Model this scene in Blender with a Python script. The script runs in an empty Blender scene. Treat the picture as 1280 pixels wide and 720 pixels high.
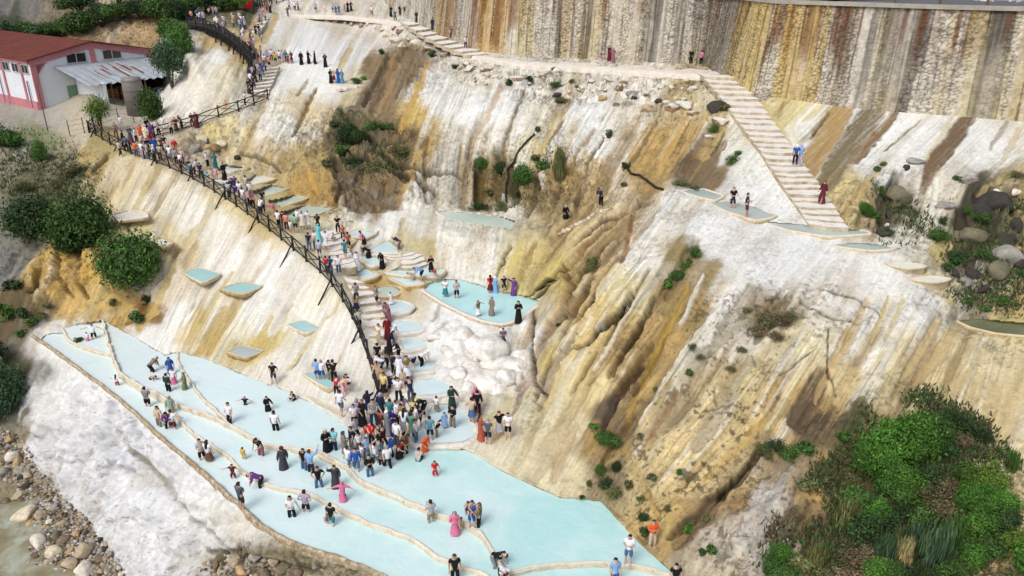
import bpy, bmesh, math, random
import numpy as np
from mathutils import Vector, Matrix, noise as mnoise, geometry as mgeo
from math import radians, sin, cos, pi

scene = bpy.context.scene
# ------------------------------------------------------------------ camera
F, PITCH, CAMH = 970.0, radians(23.0), 23.0        # focal length in pixels of a 1280 wide frame
cam_data = bpy.data.cameras.new("camera")
cam_data.sensor_width = 36.0
cam_data.lens = F / 1280.0 * 36.0
cam_data.clip_start = 0.5
cam_data.clip_end = 2000.0
cam = bpy.data.objects.new("camera", cam_data)
cam.location = (0, 0, CAMH)
cam.rotation_euler = (radians(90) - PITCH, 0, 0)
scene.collection.objects.link(cam)
scene.camera = cam
# ------------------------------------------------------------------ light: bright overcast
SUN_EL, SUN_AZ = radians(52), radians(215)          # azimuth clockwise from +Y
world = bpy.data.worlds.new("World")
scene.world = world
world.use_nodes = True
wn = world.node_tree
for n in list(wn.nodes): wn.nodes.remove(n)
wo = wn.nodes.new("ShaderNodeOutputWorld")
bg = wn.nodes.new("ShaderNodeBackground")
sky = wn.nodes.new("ShaderNodeTexSky")
sky.sky_type = 'NISHITA'
sky.sun_disc = False
sky.sun_elevation = SUN_EL
sky.sun_rotation = SUN_AZ
sky.air_density = 0.8
sky.dust_density = 4.0
sky.ozone_density = 0.6
hsv = wn.nodes.new("ShaderNodeHueSaturation")        # cloud cover takes most of the blue out of the sky
hsv.inputs['Saturation'].default_value = 0.60
wn.links.new(sky.outputs[0], hsv.inputs['Color'])
wn.links.new(hsv.outputs[0], bg.inputs['Color'])
bg.inputs['Strength'].default_value = 0.14
wn.links.new(bg.outputs[0], wo.inputs['Surface'])
sd = bpy.data.lights.new("sun", 'SUN')
sd.energy = 1.05
sd.angle = radians(26)
sd.color = (1.0, 0.98, 0.96)
sun = bpy.data.objects.new("sun", sd)
dirv = Vector((sin(SUN_AZ) * cos(SUN_EL), cos(SUN_AZ) * cos(SUN_EL), sin(SUN_EL)))
sun.rotation_euler = (-dirv).to_track_quat('-Z', 'Y').to_euler()
sun.location = dirv * 100
scene.collection.objects.link(sun)
vs = scene.view_settings
vs.view_transform = 'Standard'
vs.look = 'None'
vs.gamma = 1.0
vs.use_curve_mapping = False
vs.exposure = 0.42

# ------------------------------------------------------------------ helpers
rng = np.random.default_rng(7)
rnd = random.Random(7)
FW = np.array([0, cos(PITCH), -sin(PITCH)]); UP = np.array([0, sin(PITCH), cos(PITCH)]); RT = np.array([1.0, 0, 0])
CAM = np.array([0, 0, CAMH])

def ray(u, v):
    return FW + RT * ((u - 640.0) / F) + UP * ((360.0 - v) / F)
def P(u, v, z):
    """the point of the place at height z that a sight line through (u, v) of a 1280x720 survey frame meets"""
    d = ray(u, v)
    return CAM + d * ((z - CAMH) / d[2])
def PD(u, v, depth):
    return CAM + ray(u, v) * depth
def proj(p):
    q = np.asarray(p) - CAM
    zc = q @ FW
    return 640 + F * (q @ RT) / zc, 360 - F * (q @ UP) / zc, zc

def link(o, parent=None):
    scene.collection.objects.link(o)
    if parent: o.parent = parent
    return o
def tag(o, label=None, cat=None, group=None, kind=None):
    if label: o["label"] = label
    if cat: o["category"] = cat
    if group: o["group"] = group
    if kind: o["kind"] = kind
    return o
def empty(name, loc=(0, 0, 0), rz=0.0):
    o = bpy.data.objects.new(name, None)
    o.empty_display_size = 0.3
    o.location = loc; o.rotation_euler = (0, 0, rz)
    return link(o)
def mesh_np(name, verts, faces, mat=None, parent=None, smooth=True, col=None):
    """faces: list of index tuples or an (n,4)/(n,3) array; col: per-vertex rgb array"""
    me = bpy.data.meshes.new(name)
    if isinstance(faces, np.ndarray):
        n, k = faces.shape
        me.vertices.add(len(verts)); me.vertices.foreach_set("co", np.asarray(verts, np.float32).ravel())
        me.loops.add(n * k); me.loops.foreach_set("vertex_index", faces.astype(np.int32).ravel())
        me.polygons.add(n); me.polygons.foreach_set("loop_start", np.arange(0, n * k, k, dtype=np.int32))
        me.polygons.foreach_set("loop_total", np.full(n, k, np.int32))
        me.update(calc_edges=True)
    else:
        me.from_pydata([tuple(map(float, v)) for v in verts], [], [tuple(f) for f in faces])
        me.update()
    me.polygons.foreach_set("use_smooth", np.full(len(me.polygons), smooth, bool))
    if col is not None:
        a = me.color_attributes.new("tint", 'FLOAT_COLOR', 'POINT')
        c4 = np.ones((len(me.vertices), 4), np.float32); c4[:, :3] = col
        a.data.foreach_set("color", c4.ravel())
    if mat: me.materials.append(mat)
    o = bpy.data.objects.new(name, me)
    return link(o, parent)

class MB:
    """collects boxes, bars and sheets, then links them as one mesh"""
    def __init__(s): s.v = []; s.f = []
    def add(s, vs, fs):
        b = len(s.v); s.v += [tuple(map(float, v)) for v in vs]; s.f += [tuple(i + b for i in f) for f in fs]
    def box(s, c, size, rot=None):
        x, y, z = size[0] / 2, size[1] / 2, size[2] / 2
        vs = [Vector((i * x, j * y, k * z)) for i in (-1, 1) for j in (-1, 1) for k in (-1, 1)]
        if rot is not None: vs = [rot @ v for v in vs]
        c = Vector(c)
        s.add([v + c for v in vs], [(0, 1, 3, 2), (4, 6, 7, 5), (0, 4, 5, 1), (2, 3, 7, 6), (0, 2, 6, 4), (1, 5, 7, 3)])
    def bar(s, a, b, r, n=6, r2=None, cap=True):
        a = Vector(a); b = Vector(b); d = b - a
        if d.length < 1e-6: return
        q = d.to_track_quat('Z', 'Y'); r2 = r if r2 is None else r2
        vs = [a + q @ Vector((r * cos(2 * pi * i / n), r * sin(2 * pi * i / n), 0)) for i in range(n)]
        vs += [b + q @ Vector((r2 * cos(2 * pi * i / n), r2 * sin(2 * pi * i / n), 0)) for i in range(n)]
        fs = [(i, (i + 1) % n, n + (i + 1) % n, n + i) for i in range(n)]
        if cap: fs += [tuple(range(n - 1, -1, -1)), tuple(range(n, 2 * n))]
        s.add(vs, fs)
    def quad(s, a, b, c, d): s.add([a, b, c, d], [(0, 1, 2, 3)])
    def prism(s, poly, h):
        """poly: 3-D outline (counter-clockwise seen from above), extruded by vector h"""
        n = len(poly); h = Vector(h)
        s.add([Vector(p) for p in poly] + [Vector(p) + h for p in poly],
              [tuple(range(n - 1, -1, -1)), tuple(range(n, 2 * n))] + [(i, (i + 1) % n, n + (i + 1) % n, n + i) for i in range(n)])
    def build(s, name, mat, parent=None, smooth=False):
        o = mesh_np(name, s.v, s.f, mat, parent, smooth)
        return o

# ---- materials
def new_mat(name):
    m = bpy.data.materials.new(name); m.use_nodes = True
    nt = m.node_tree; b = nt.nodes["Principled BSDF"]
    return m, nt, b
def nnode(nt, typ, **kw):
    n = nt.nodes.new(typ)
    for k, v in kw.items():
        if k.startswith("i_"):
            key = k[2:]; key = int(key) if key.isdigit() else key.replace("_", " ")
            n.inputs[key].default_value = v
        else: setattr(n, k, v)
    return n
def ramp(nt, stops):
    r = nt.nodes.new("ShaderNodeValToRGB"); e = r.color_ramp.elements
    while len(e) < len(stops): e.new(0.5)
    for i, (p, c) in enumerate(stops):
        e[i].position = p; e[i].color = (c[0], c[1], c[2], 1) if not isinstance(c, (int, float)) else (c, c, c, 1)
    return r
def simple_mat(name, col, rough=0.8, var=0.25, scale=6.0, bump=0.0, bscale=30.0, metal=0.0, spec=0.3):
    """principled with mottled colour and optional bump, object space"""
    m, nt, b = new_mat(name)
    tc = nnode(nt, "ShaderNodeTexCoord")
    nz = nnode(nt, "ShaderNodeTexNoise", i_Scale=scale, i_Detail=5.0, i_Roughness=0.65)
    nt.links.new(tc.outputs['Object'], nz.inputs['Vector'])
    lo = [c * (1 - var) for c in col]; hi = [min(1, c * (1 + var)) for c in col]
    r = ramp(nt, [(0.3, lo), (0.7, hi)])
    nt.links.new(nz.outputs['Fac'], r.inputs[0]); nt.links.new(r.outputs[0], b.inputs['Base Color'])
    b.inputs['Roughness'].default_value = rough; b.inputs['Metallic'].default_value = metal
    b.inputs['Specular IOR Level'].default_value = spec
    if bump:
        n2 = nnode(nt, "ShaderNodeTexNoise", i_Scale=bscale, i_Detail=6.0, i_Roughness=0.7)
        nt.links.new(tc.outputs['Object'], n2.inputs['Vector'])
        bp = nnode(nt, "ShaderNodeBump", i_Strength=bump, i_Distance=0.05)
        nt.links.new(n2.outputs['Fac'], bp.inputs['Height']); nt.links.new(bp.outputs[0], b.inputs['Normal'])
    return m
def tint_mat(name, rough=0.9, fine=0.3, scale=9.0, bump=0.5, bdist=0.05, spec=0.25):
    """ground material: per-vertex surveyed colour times a fine procedural grain"""
    m, nt, b = new_mat(name)
    at = nnode(nt, "ShaderNodeVertexColor", layer_name="tint")
    tc = nnode(nt, "ShaderNodeTexCoord")
    n1 = nnode(nt, "ShaderNodeTexNoise", i_Scale=scale, i_Detail=8.0, i_Roughness=0.75)
    nt.links.new(tc.outputs['Object'], n1.inputs['Vector'])
    r = ramp(nt, [(0.25, 1 - fine), (0.75, 1 + fine * 0.6)])
    nt.links.new(n1.outputs['Fac'], r.inputs[0])
    mx = nnode(nt, "ShaderNodeMix", data_type='RGBA', blend_type='MULTIPLY'); mx.inputs['Factor'].default_value = 1.0
    nt.links.new(at.outputs['Color'], mx.inputs[6]); nt.links.new(r.outputs[0], mx.inputs[7])
    nt.links.new(mx.outputs[2], b.inputs['Base Color'])
    b.inputs['Roughness'].default_value = rough; b.inputs['Specular IOR Level'].default_value = spec
    n2 = nnode(nt, "ShaderNodeTexNoise", i_Scale=scale * 0.6, i_Detail=9.0, i_Roughness=0.72)
    nt.links.new(tc.outputs['Object'], n2.inputs['Vector'])
    bp = nnode(nt, "ShaderNodeBump", i_Strength=bump, i_Distance=bdist)
    nt.links.new(n2.outputs['Fac'], bp.inputs['Height']); nt.links.new(bp.outputs[0], b.inputs['Normal'])
    return m

# ---- numpy noise
def _hash(ix, iy, iz):
    h = (ix * 374761393 + iy * 668265263 + iz * 2147483647) & 0xFFFFFFFF
    h = ((h ^ (h >> 13)) * 1274126177) & 0xFFFFFFFF
    h = ((h ^ (h >> 16)) * 2246822519) & 0xFFFFFFFF
    return ((h ^ (h >> 15)) & 0xFFFF).astype(np.float32) / 65535.0
def vnoise(p):
    """value noise 0..1 of an (n,3) array"""
    i = np.floor(p).astype(np.int64); f = (p - i).astype(np.float32); f = f * f * (3 - 2 * f)
    out = np.zeros(len(p), np.float32)
    for a in (0, 1):
        wa = f[:, 0] if a else 1 - f[:, 0]
        for b in (0, 1):
            wb = f[:, 1] if b else 1 - f[:, 1]
            for c in (0, 1):
                wc = f[:, 2] if c else 1 - f[:, 2]
                out += wa * wb * wc * _hash(i[:, 0] + a, i[:, 1] + b, i[:, 2] + c)
    return out
def fbm(p, octv=4, gain=0.5, lac=2.03):
    s = np.zeros(len(p), np.float32); a = 1.0; t = 0.0
    for k in range(octv):
        s += a * vnoise(p + 17.3 * k); t += a; a *= gain; p = p * lac
    return s / t
def ridged(p, octv=4):
    s = np.zeros(len(p), np.float32); a = 1.0; t = 0.0
    for k in range(octv):
        n = 1 - np.abs(2 * vnoise(p + 31.7 * k) - 1); s += a * n * n; t += a; a *= 0.5; p = p * 2.07
    return s / t
def cells(p):
    """distance to nearest jittered cell point (F1), second (F2) and a random id, of an (n,3) array"""
    i = np.floor(p).astype(np.int64); n = len(p)
    f1 = np.full(n, 9.0, np.float32); f2 = f1.copy(); idv = np.zeros(n, np.float32)
    for a in (-1, 0, 1):
        for b in (-1, 0, 1):
            for c in (-1, 0, 1):
                x, y, z = i[:, 0] + a, i[:, 1] + b, i[:, 2] + c
                q = np.stack([x + _hash(x, y, z), y + _hash(x + 57, y, z), z + _hash(x, y + 91, z)], 1)
                d = np.sqrt(((q - p) ** 2).sum(1)).astype(np.float32)
                m = d < f1
                f2 = np.where(m, f1, np.minimum(f2, d)); idv = np.where(m, _hash(x + 5, y + 3, z + 9), idv); f1 = np.where(m, d, f1)
    return f1, f2, idv
def sstep(a, b, x):
    t = np.clip((x - a) / (b - a), 0, 1); return t * t * (3 - 2 * t)
# ================================================================== survey of the place
# surveyed water outlines (u, v) with their water level: used for the ground below them and for the pools themselves
R0 = [(40,420),(60,433),(100,462),(150,500),(200,545),(250,588),(300,632),(335,662),(380,685),(430,700),(480,721),(540,752),(620,800)]
R1 = [(129,401),(135,425),(142,445),(152,467),(170,480),(190,490),(212,502),(250,516),(288,532),(300,539),(332,556),(370,562),(400,565),(425,580),(440,592),(460,606),(490,620),(530,635),(575,652),(600,668),(613,685),(632,718),(660,760)]
R2 = [(212,502),(224,524),(240,541),(265,557),(287,572),(300,587),(321,601),(350,611),(390,620),(420,635),(450,650),(490,665),(520,677),(545,695),(570,707),(600,717),(650,745)]
R3 = [(78,412),(88,427),(105,435),(125,441),(142,445)]
R4 = [(222,440),(226,460),(240,480),(252,497),(272,516),(288,532)]
R5 = [(632,719),(665,711),(702,706),(740,704),(772,706),(815,714),(850,724)]
TIERS = [
 ("lower", 0.0, R0[:0:-1] + [(53,424),(58,419),(68,416),(80,416)] + R3[1:] + R1[3:7] + R2[1:] + [(640,800)]),
 ("lower", 0.14, [(78,412),(100,405),(129,401),(135,425),(142,445),(125,441),(105,435),(88,427)]),
 ("lower", 0.18, R1[7:] + R2[::-1]),
 ("lower", 0.30, [(129,401),(150,412),(178,428),(206,444),(222,440)] + R4[1:] + R1[7:1:-1] + [(135,425)]),
 ("lower", 0.42, [(222,440),(260,450),(320,475),(360,490),(395,507),(430,532),(450,542),(490,556),(530,562),(580,562),(592,566),(612,580),(640,595),(700,622),(750,626),(800,680),(836,712),(850,724)] + R5[::-1][1:] + R1[20:8:-1] + R4[::-1][:-1]),
 ("lower", 0.22, R5 + [(880,780),(680,800)] + [(660,760)]),
]
# (name hint, level, outline, rim width m, wall height m, water colour class, rim colour class)
POOLS = [
 ("broad pale pool at the foot of the cascade, right of the crowd", .62, [(543,506),(570,505),(580,515),(588,530),(594,544),(578,552),(548,554),(516,552),(530,528)], .22, .35, 'blue','white'),
 ("rectangular milky pool below the two people bending, left of the white boulders", 1.0, [(517,477),(545,474),(562,481),(566,488),(545,493),(518,494)], .2, .65, 'blue','white'),
 ("narrow milky pool where two people in white shirts bend down", 1.32, [(512,454),(530,452),(545,456),(540,462),(513,464)], .2, .5, 'blue','white'),
 ("small milky pool halfway down the cascade below the one beside the person in dark red", 1.62, [(501,425),(520,423),(532,427),(529,433),(506,437)], .18, .55, 'blue','white'),
 ("pale blue cascade pool right of the person in dark red", 1.92, [(488,403),(510,401),(530,406),(526,412),(495,416)], .18, .5, 'blue','white'),
 ("small cascade pool in which a small child in white stands", 2.25, [(474,380),(500,377),(514,382),(508,388),(490,391)], .18, .45, 'blue','white'),
 ("cascade pool behind a brown fluted front, beside the person leaning on the steps", 2.5, [(472,360),(490,358),(500,363),(494,368),(474,370)], .16, .6, 'grey','ochre'),
 ("small square pool with brown fluted front beside the steps", 2.95, [(444,341),(457,336),(472,344),(454,350)], .16, .5, 'blue','ochre'),
 ("wedge shaped pool on whose edge a person in light blue bends forward", 2.86, [(488,347),(505,346),(522,351),(528,355),(508,357)], .14, .5, 'blue','ochre'),
 ("long triangular pool under the person in black dress", 3.05, [(484,341),(508,331),(535,334),(554,339),(544,345),(522,345),(500,343)], .14, .25, 'blue','cream'),
 ("shallow cascade pool where a person in black bends down", 3.35, [(450,323),(466,320),(485,326),(466,332)], .14, .3, 'blue','cream'),
 ("pale pool above the curved steps in the middle of the cascade", 3.6, [(464,312),(485,301),(503,312),(488,318),(468,317)], .14, .3, 'blue','cream'),
 ("small pool with curved brown rim below the person in black robe", 3.95, [(410,303),(428,298),(443,301),(430,308)], .14, .35, 'grey','ochre'),
 ("shallow pool under the white bank, right of the small child in black and white", 4.1, [(432,294),(444,288),(470,290),(456,297)], .14, .2, 'blue','cream'),
 ("lowest of the four greenish pools under the ochre cliff, longest one", 4.75, [(350,267),(382,257),(416,260),(390,270),(360,274)], .16, .55, 'grey','ochre'),
 ("greenish pool under the ochre cliff, second from below", 5.15, [(334,252),(368,245),(384,248),(352,258)], .16, .5, 'grey','ochre'),
 ("greenish pool under the ochre cliff, third from below", 5.55, [(316,240),(340,232),(360,236),(324,247)], .16, .45, 'grey','ochre'),
 ("whitish shallow pool under the cliff, above the greenish ones", 5.95, [(308,227),(320,220),(342,224),(316,230)], .16, .4, 'pale','ochre'),
 ("small whitish pool topmost beside the crowded walkway", 6.35, [(273,213),(282,206),(306,210),(284,217)], .16, .4, 'pale','cream'),
 ("large turquoise pool with curved stone front above the white boulders", 2.6, [(531,362),(536,355),(548,350),(575,350),(600,357),(625,365),(650,369),(667,374),(673,378),(656,391),(641,400),(627,404),(605,400),(580,390),(556,378),(541,369)], .32, .75, 'turq','stone'),
 ("narrow grey pool at the foot of the tall white cliff", 4.5, [(545,264),(585,266),(625,271),(645,277),(640,287),(600,281),(562,273)], .25, .35, 'grey','cream'),
 ("small grey pool at the left end of the upper right terrace", 9.0, [(852,239),(880,237),(903,245),(892,250),(874,246)], .2, .3, 'slate','cream'),
 ("grey terrace pool in which the two people in dark shirts wade", 8.85, [(888,254),(910,252),(945,260),(968,270),(945,275),(912,265)], .2, .3, 'slate','cream'),
 ("crescent shaped grey pool below the foot of the long right stairs", 8.6, [(955,277),(1000,281),(1080,289),(1085,292),(1035,295),(988,288)], .2, .3, 'slate','cream'),
 ("very thin shallow crescent below the other terrace pools", 8.02, [(1108,330),(1135,329),(1158,333),(1135,336)], .10, .12, "pale","cream"),
 ("short shallow crescent on the white slope just above the olive pool", 7.62, [(1138,349),(1165,346),(1188,349),(1168,353)], .10, .12, "pale","cream"),
 ("thin crescent pool third from the foot of the right stairs", 8.3, [(1040,307),(1078,304),(1120,310),(1088,313)], .2, .25, 'slate','cream'),
 ("olive green pool with stone rim at the right edge below the dark crag", 6.2, [(1198,401),(1225,399),(1280,404),(1420,412),(1430,428),(1290,420),(1245,416),(1215,409)], .22, .4, 'olive','ochre'),
 ("diamond shaped hanging pool uppermost on the white slope under the fence", 2.9, [(230,341),(250,335),(275,343),(254,353)], .10, .26, 'teal','cream'),
 ("hanging pool on the white slope right beside the diamond shaped one", 2.65, [(276,361),(303,353),(328,358),(304,368)], .10, .26, 'teal','ochre'),
 ("rounded hanging pool with thick cream rim in the middle of the white slope", 1.7, [(361,406),(380,401),(399,410),(381,416)], .15, .34, 'teal','cream'),
 ("brown rimmed hanging pool just above the left lower pool", .95, [(285,440),(304,433),(329,439),(308,447)], .10, .3, 'slate','ochre'),
 ("hanging pool in which four people stand, right above the lower pools", .95, [(381,468),(397,464),(420,470),(431,476),(411,485)], .13, .34, 'teal','cream'),
 ("dry white hanging basin above the round shrub", 5.6, [(142,268),(160,263),(182,266),(184,272),(150,275)], .12, .22, 'dry','cream'),
 ("small cream hanging basin half hidden behind the round shrub", 4.4, [(192,301),(202,296),(216,304),(204,309)], .12, .2, 'dry','ochre'),
]
# breaklines and spot heights of the ground: (u, v, z) or (u, v, 'd', depth)
LINES = dict(
 wallbase=[(500,16,15.9),(520,26,15.5),(560,48,14.4),(600,64,13.7),(640,71,13.5),(760,77,13.5),(890,85,13.5),(930,105,13.0),(965,121,12.8),(1050,130,12.7),(1150,139,12.8),(1280,148,12.8),(1440,165,12.8)],
 walltop=[(520,-14,'d',100),(640,-12,'d',87),(900,-4,'d',75),(960,2,'d',69),(1150,6,'d',61),(1280,7,'d',58),(1440,9,'d',54)],
 pathfront=[(360,18,15.4),(430,20,15.4),(500,32,15.0),(545,56,14.0),(590,70,13.5),(640,80,13.4),(760,88,13.4),(870,96,13.3)],
 ridge=[(335,32,14.7),(380,26,14.8),(440,35,14.1),(500,52,13.4),(545,72,12.9),(600,86,12.8),(700,96,12.7),(800,109,12.4),(870,119,12.2)],
 ledge=[(322,90,11.9),(345,84,11.8),(410,106,11.2),(447,108,11.1)],
 clifffoot=[(270,215,6.6),(290,205,6.7),(316,218,6.2),(340,232,5.7),(378,245,5.2),(416,262,4.75),(450,270,4.6),(520,266,4.6),(545,262,4.55),(600,264,4.5),(650,275,4.6),(690,285,5.3)],
 stairsl=[(868,92,13.3),(905,130,12.3),(950,190,10.8),(1000,265,9.0),(1015,285,8.7)],
 stairsr=[(920,100,13.0),(945,125,12.3),(990,190,10.8),(1035,250,9.2),(1062,290,8.65)],
 apronlow=[(1062,290,8.65),(1075,240,9.9),(1100,215,10.3),(1160,222,10.2),(1200,215,10.6),(1280,208,10.9),(1440,215,11)],
 terrfront=[(835,241,9.0),(880,254,8.9),(915,272,8.75),(960,289,8.55),(1020,301,8.4),(1080,314,8.25),(1130,330,7.9),(1180,365,7.1),(1200,402,6.2)],
 terrback=[(850,236,9.05),(903,245,8.95),(960,272,8.75),(1015,287,8.65),(1062,291,8.65),(1110,306,8.35),(1150,320,8.1),(1190,375,6.9),(1240,396,6.4),(1320,402,6.4)],
 crest=[(835,241,9.0),(780,257,8.3),(740,270,7.6),(700,286,6.6),(680,293,6.0),(650,301,5.5)],
 midback=[(500,352,3.0),(531,356,2.8),(548,349,2.75),(575,348,2.75),(600,355,2.7),(625,363,2.7),(650,368,2.7),(675,377,2.7)],
 midwall=[(500,300,4.3),(560,291,4.6),(620,305,4.9),(640,312,4.9),(662,330,4.6),(690,352,4.6)],
 midfront=[(528,366,2.55),(556,381,2.55),(580,393,2.55),(605,403,2.55),(627,408,2.5),(645,402,2.5),(675,382,2.6)],
 poolright=[(594,560,.55),(640,595,.5),(700,622,.5),(750,626,.5),(800,680,.5),(840,715,.5),(880,770,.5)],
 r0=[(u,v,.02) for u,v in R0] + [(660,840,0)],
 foot=[(-160,480,-3.2),(-60,500,-3.5),(0,522,-3.6),(30,555,-4.3),(60,600,-4.6),(110,650,-4.7),(140,700,-4.8),(165,760,-5),(180,860,-5)],
 fence=[(112,166,8.3),(150,188,7.7),(220,215,6.9),(270,243,6.2),(310,270,5.6),(350,300,5),(385,330,4.3),(410,352,3.8),(430,380,3.1),(445,410,2.4),(460,450,1.4),(474,500,.55)],
 upperwalk=[(165,180,8.0),(195,168,8.3),(240,154,9.0),(290,138,9.8),(330,122,10.4),(345,100,11.2)],
 upperwalkin=[(195,160,8.4),(240,146,9.1),(290,131,9.9),(318,115,10.5),(312,85,12.2),(300,62,13.4),(262,42,14.6),(235,35,15.0)],
 pooledge=[(50,412,.08),(72,407,.14),(129,400,.32),(150,411,.35),(206,443,.35),(222,439,.45),(260,449,.45),(320,474,.45),(360,489,.45),(395,506,.45),(430,531,.45)],
)
SPOTS = [
 # yard, hill, road
 (-160,170,8),(0,160,8),(60,140,8),(190,142,8),(190,110,8),(0,110,8),(100,165,8.0),(-160,110,8),(40,60,'d',110),(200,62,'d',105),(120,58,'d',107),(200,15,'d',112),(120,20,'d',114),(60,32,'d',114),(-20,45,'d',114),(-160,50,'d',116),(30,12,'d',140),(-160,10,'d',150),(0,-20,'d',190),(300,-5,'d',117),(300,-24,'d',150),(230,8,'d',109),(-160,-24,'d',200),(420,-24,'d',140),(390,-10,'d',118),(520,-24,'d',120),
 (640,-24,'d',130),(900,-24,'d',120),(1200,-24,'d',110),(1440,-24,'d',110),
 (-160,260,5),(0,180,7.7),(20,205,7.0),(60,200,7.2),(100,215,7.0),(0,300,3.6),(60,300,4.2),(60,345,2.4),(0,350,2.2),(30,400,.7),(-20,410,.2),(-160,380,0),(100,392,.7),(130,300,4.4),(115,330,3.4),(130,372,1.6),(150,392,.7),(145,240,6.0),(-40,450,-1.2),(0,470,-1.6),(-160,430,-1.8),
 # top-left white slope
 (230,58,14.0),(200,150,8.5),(255,110,11.3),(225,110,10.6),(290,95,12.1),(215,90,11.0),(200,105,9.0),
 (420,75,12.7),(360,55,13.6),(470,80,12.2),(300,40,14.9),(330,55,13.9),
 # dark rock and tall cliff
 (300,160,9.0),(260,180,8.0),(340,170,8.6),(400,140,9.8),(390,200,7.2),(440,150,9.2),(450,190,7.6),(470,230,5.8),(480,110,11.2),(520,180,8.4),(560,180,8.3),(540,230,6.0),(600,190,7.7),(600,230,5.6),(640,190,8.0),(660,240,5.8),(700,190,8.4),(700,240,6.6),(740,230,7.6),(780,180,9.7),(780,220,8.4),(830,180,10.2),(840,220,9.2),(870,150,11.2),(640,140,10.6),(740,140,10.8),(560,130,10.8),
 (900,190,10.2),(940,230,9.5),(960,262,8.95),
 # apron under the wall and crag
 (1000,150,11.9),(1040,190,10.9),(1100,175,11.5),(1200,180,11.7),(1280,180,11.8),(1090,270,8.8),(1120,290,8.5),(1150,270,8.9),(1200,260,9.2),(1240,240,10.0),(1280,260,9.6),(1200,320,7.9),(1240,320,8.2),(1280,330,7.9),(1220,375,6.8),(1280,375,7.0),(1440,330,8.5),(1440,400,6.6),
 # cascade flank, white boulders
 (430,283,4.3),(470,285,4.3),(520,283,4.4),(500,330,3.5),(560,420,2.2),(600,430,1.9),(640,430,2.0),(580,470,1.2),(620,480,1.1),(600,520,.7),(640,530,.75),(560,500,.8),(600,560,.55),(668,440,2.3),(655,500,1.0),
 (460,380,2.6),(470,420,2.0),(490,470,1.1),(500,520,.6),(400,310,4.4),(440,350,3.2),(480,400,2.2),(540,440,1.6),(520,510,.65),(350,270,5.2),(300,240,6.2),(250,205,7.0),
 # the yellow mound
 (700,310,5.7),(740,310,6.5),(680,340,4.8),(690,400,3.8),(690,450,2.8),(670,520,1.2),(720,360,5.5),(760,420,4.9),(720,500,2.4),(760,520,2.7),(800,330,7.1),(800,400,5.7),(850,330,7.6),(900,330,7.9),(900,420,6.1),(850,440,5.2),(850,510,4.0),(950,340,7.9),(1000,360,7.6),(950,420,6.4),(950,510,4.6),(1000,430,6.4),(1000,510,4.8),(800,580,1.9),(760,600,1.1),(700,590,1.05),(650,560,.9),(850,600,2.4),(830,670,1.1),(880,600,2.9),
 (870,705,1.1),(900,640,2.3),(950,600,3.2),(960,700,2.4),(1050,700,3.1),(1050,600,3.9),(1100,600,4.2),(1150,650,4.1),(1280,700,4.7),(1100,520,5.2),(1200,540,5.2),(1280,540,5.5),(1100,420,6.5),(1100,370,7.2),(1280,450,5.9),(1190,440,5.9),(1150,400,6.7),(1440,700,5.4),(1440,500,6.1),(1440,860,5),(1150,860,3.6),(1000,860,2.0),(930,860,.9),(700,860,-.1),
 # left foot and river
 (100,540,-1.6),(180,600,-1.7),(260,700,-2.4),(240,650,-1.6),(330,690,-.7),(400,715,-.8),(300,760,-3),(480,760,-1.0),(400,860,-3.5),(-160,660,-5.2),(0,640,-5.3),(0,720,-5.5),(-160,860,-5.5),(60,720,-5.3),(80,860,-5.5),(1440,240,10.4),
]
# flow of water over the ground, in survey directions (u, v, du, dv)
FLOW = [(150,240,-.5,1),(250,300,-.55,1),(330,420,-.6,1),(430,450,-.35,1),(200,400,-.45,1),(300,360,-.6,1),(240,110,-.5,1),(270,70,-.8,.9),(300,110,-.4,1),(210,140,-.7,1),
 (420,70,-.55,1),(470,90,-.6,1),(350,60,-.4,1),(480,130,-.45,1),(520,130,-.45,1),(600,130,-.45,1),(560,220,-.1,1),(620,220,-.05,1),(700,150,-.55,1),(660,230,-.2,1),(760,170,-.6,1),(860,170,-.6,1),(820,210,-.6,1),(920,200,-.8,1),
 (1010,170,-.9,.9),(1080,170,-.9,.8),(1180,170,-1,.9),(1260,190,-1,.9),(1130,270,-.4,1),(1200,300,-.4,1),(950,300,-.9,.8),
 (740,290,-1,.8),(700,340,-.7,1),(720,400,-.7,1),(690,480,-.5,1),(780,360,-.8,1),(850,320,-.6,1),(820,440,-.75,1),(900,420,-.6,1),(880,520,-.8,1),(960,420,-.6,1),(990,500,-.6,1),(1060,450,-.6,1),(1120,440,-.6,1),(1180,470,-.45,1),(1250,480,-.25,1),(800,600,-.7,1),(700,570,-.6,1),(900,620,-1,.8),(960,640,-.8,1),(1050,600,-.6,1),(1200,620,-.4,1),(1280,600,-.4,1),
 (100,520,-.55,1),(180,600,-.5,1),(280,690,-.4,1),(50,330,-.6,1),(100,340,-.4,1),(40,220,-.5,1),(600,440,-.1,1),(600,320,-.1,1),(640,340,-.25,1),(390,200,-.2,1),(330,170,-.5,1)]

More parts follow.
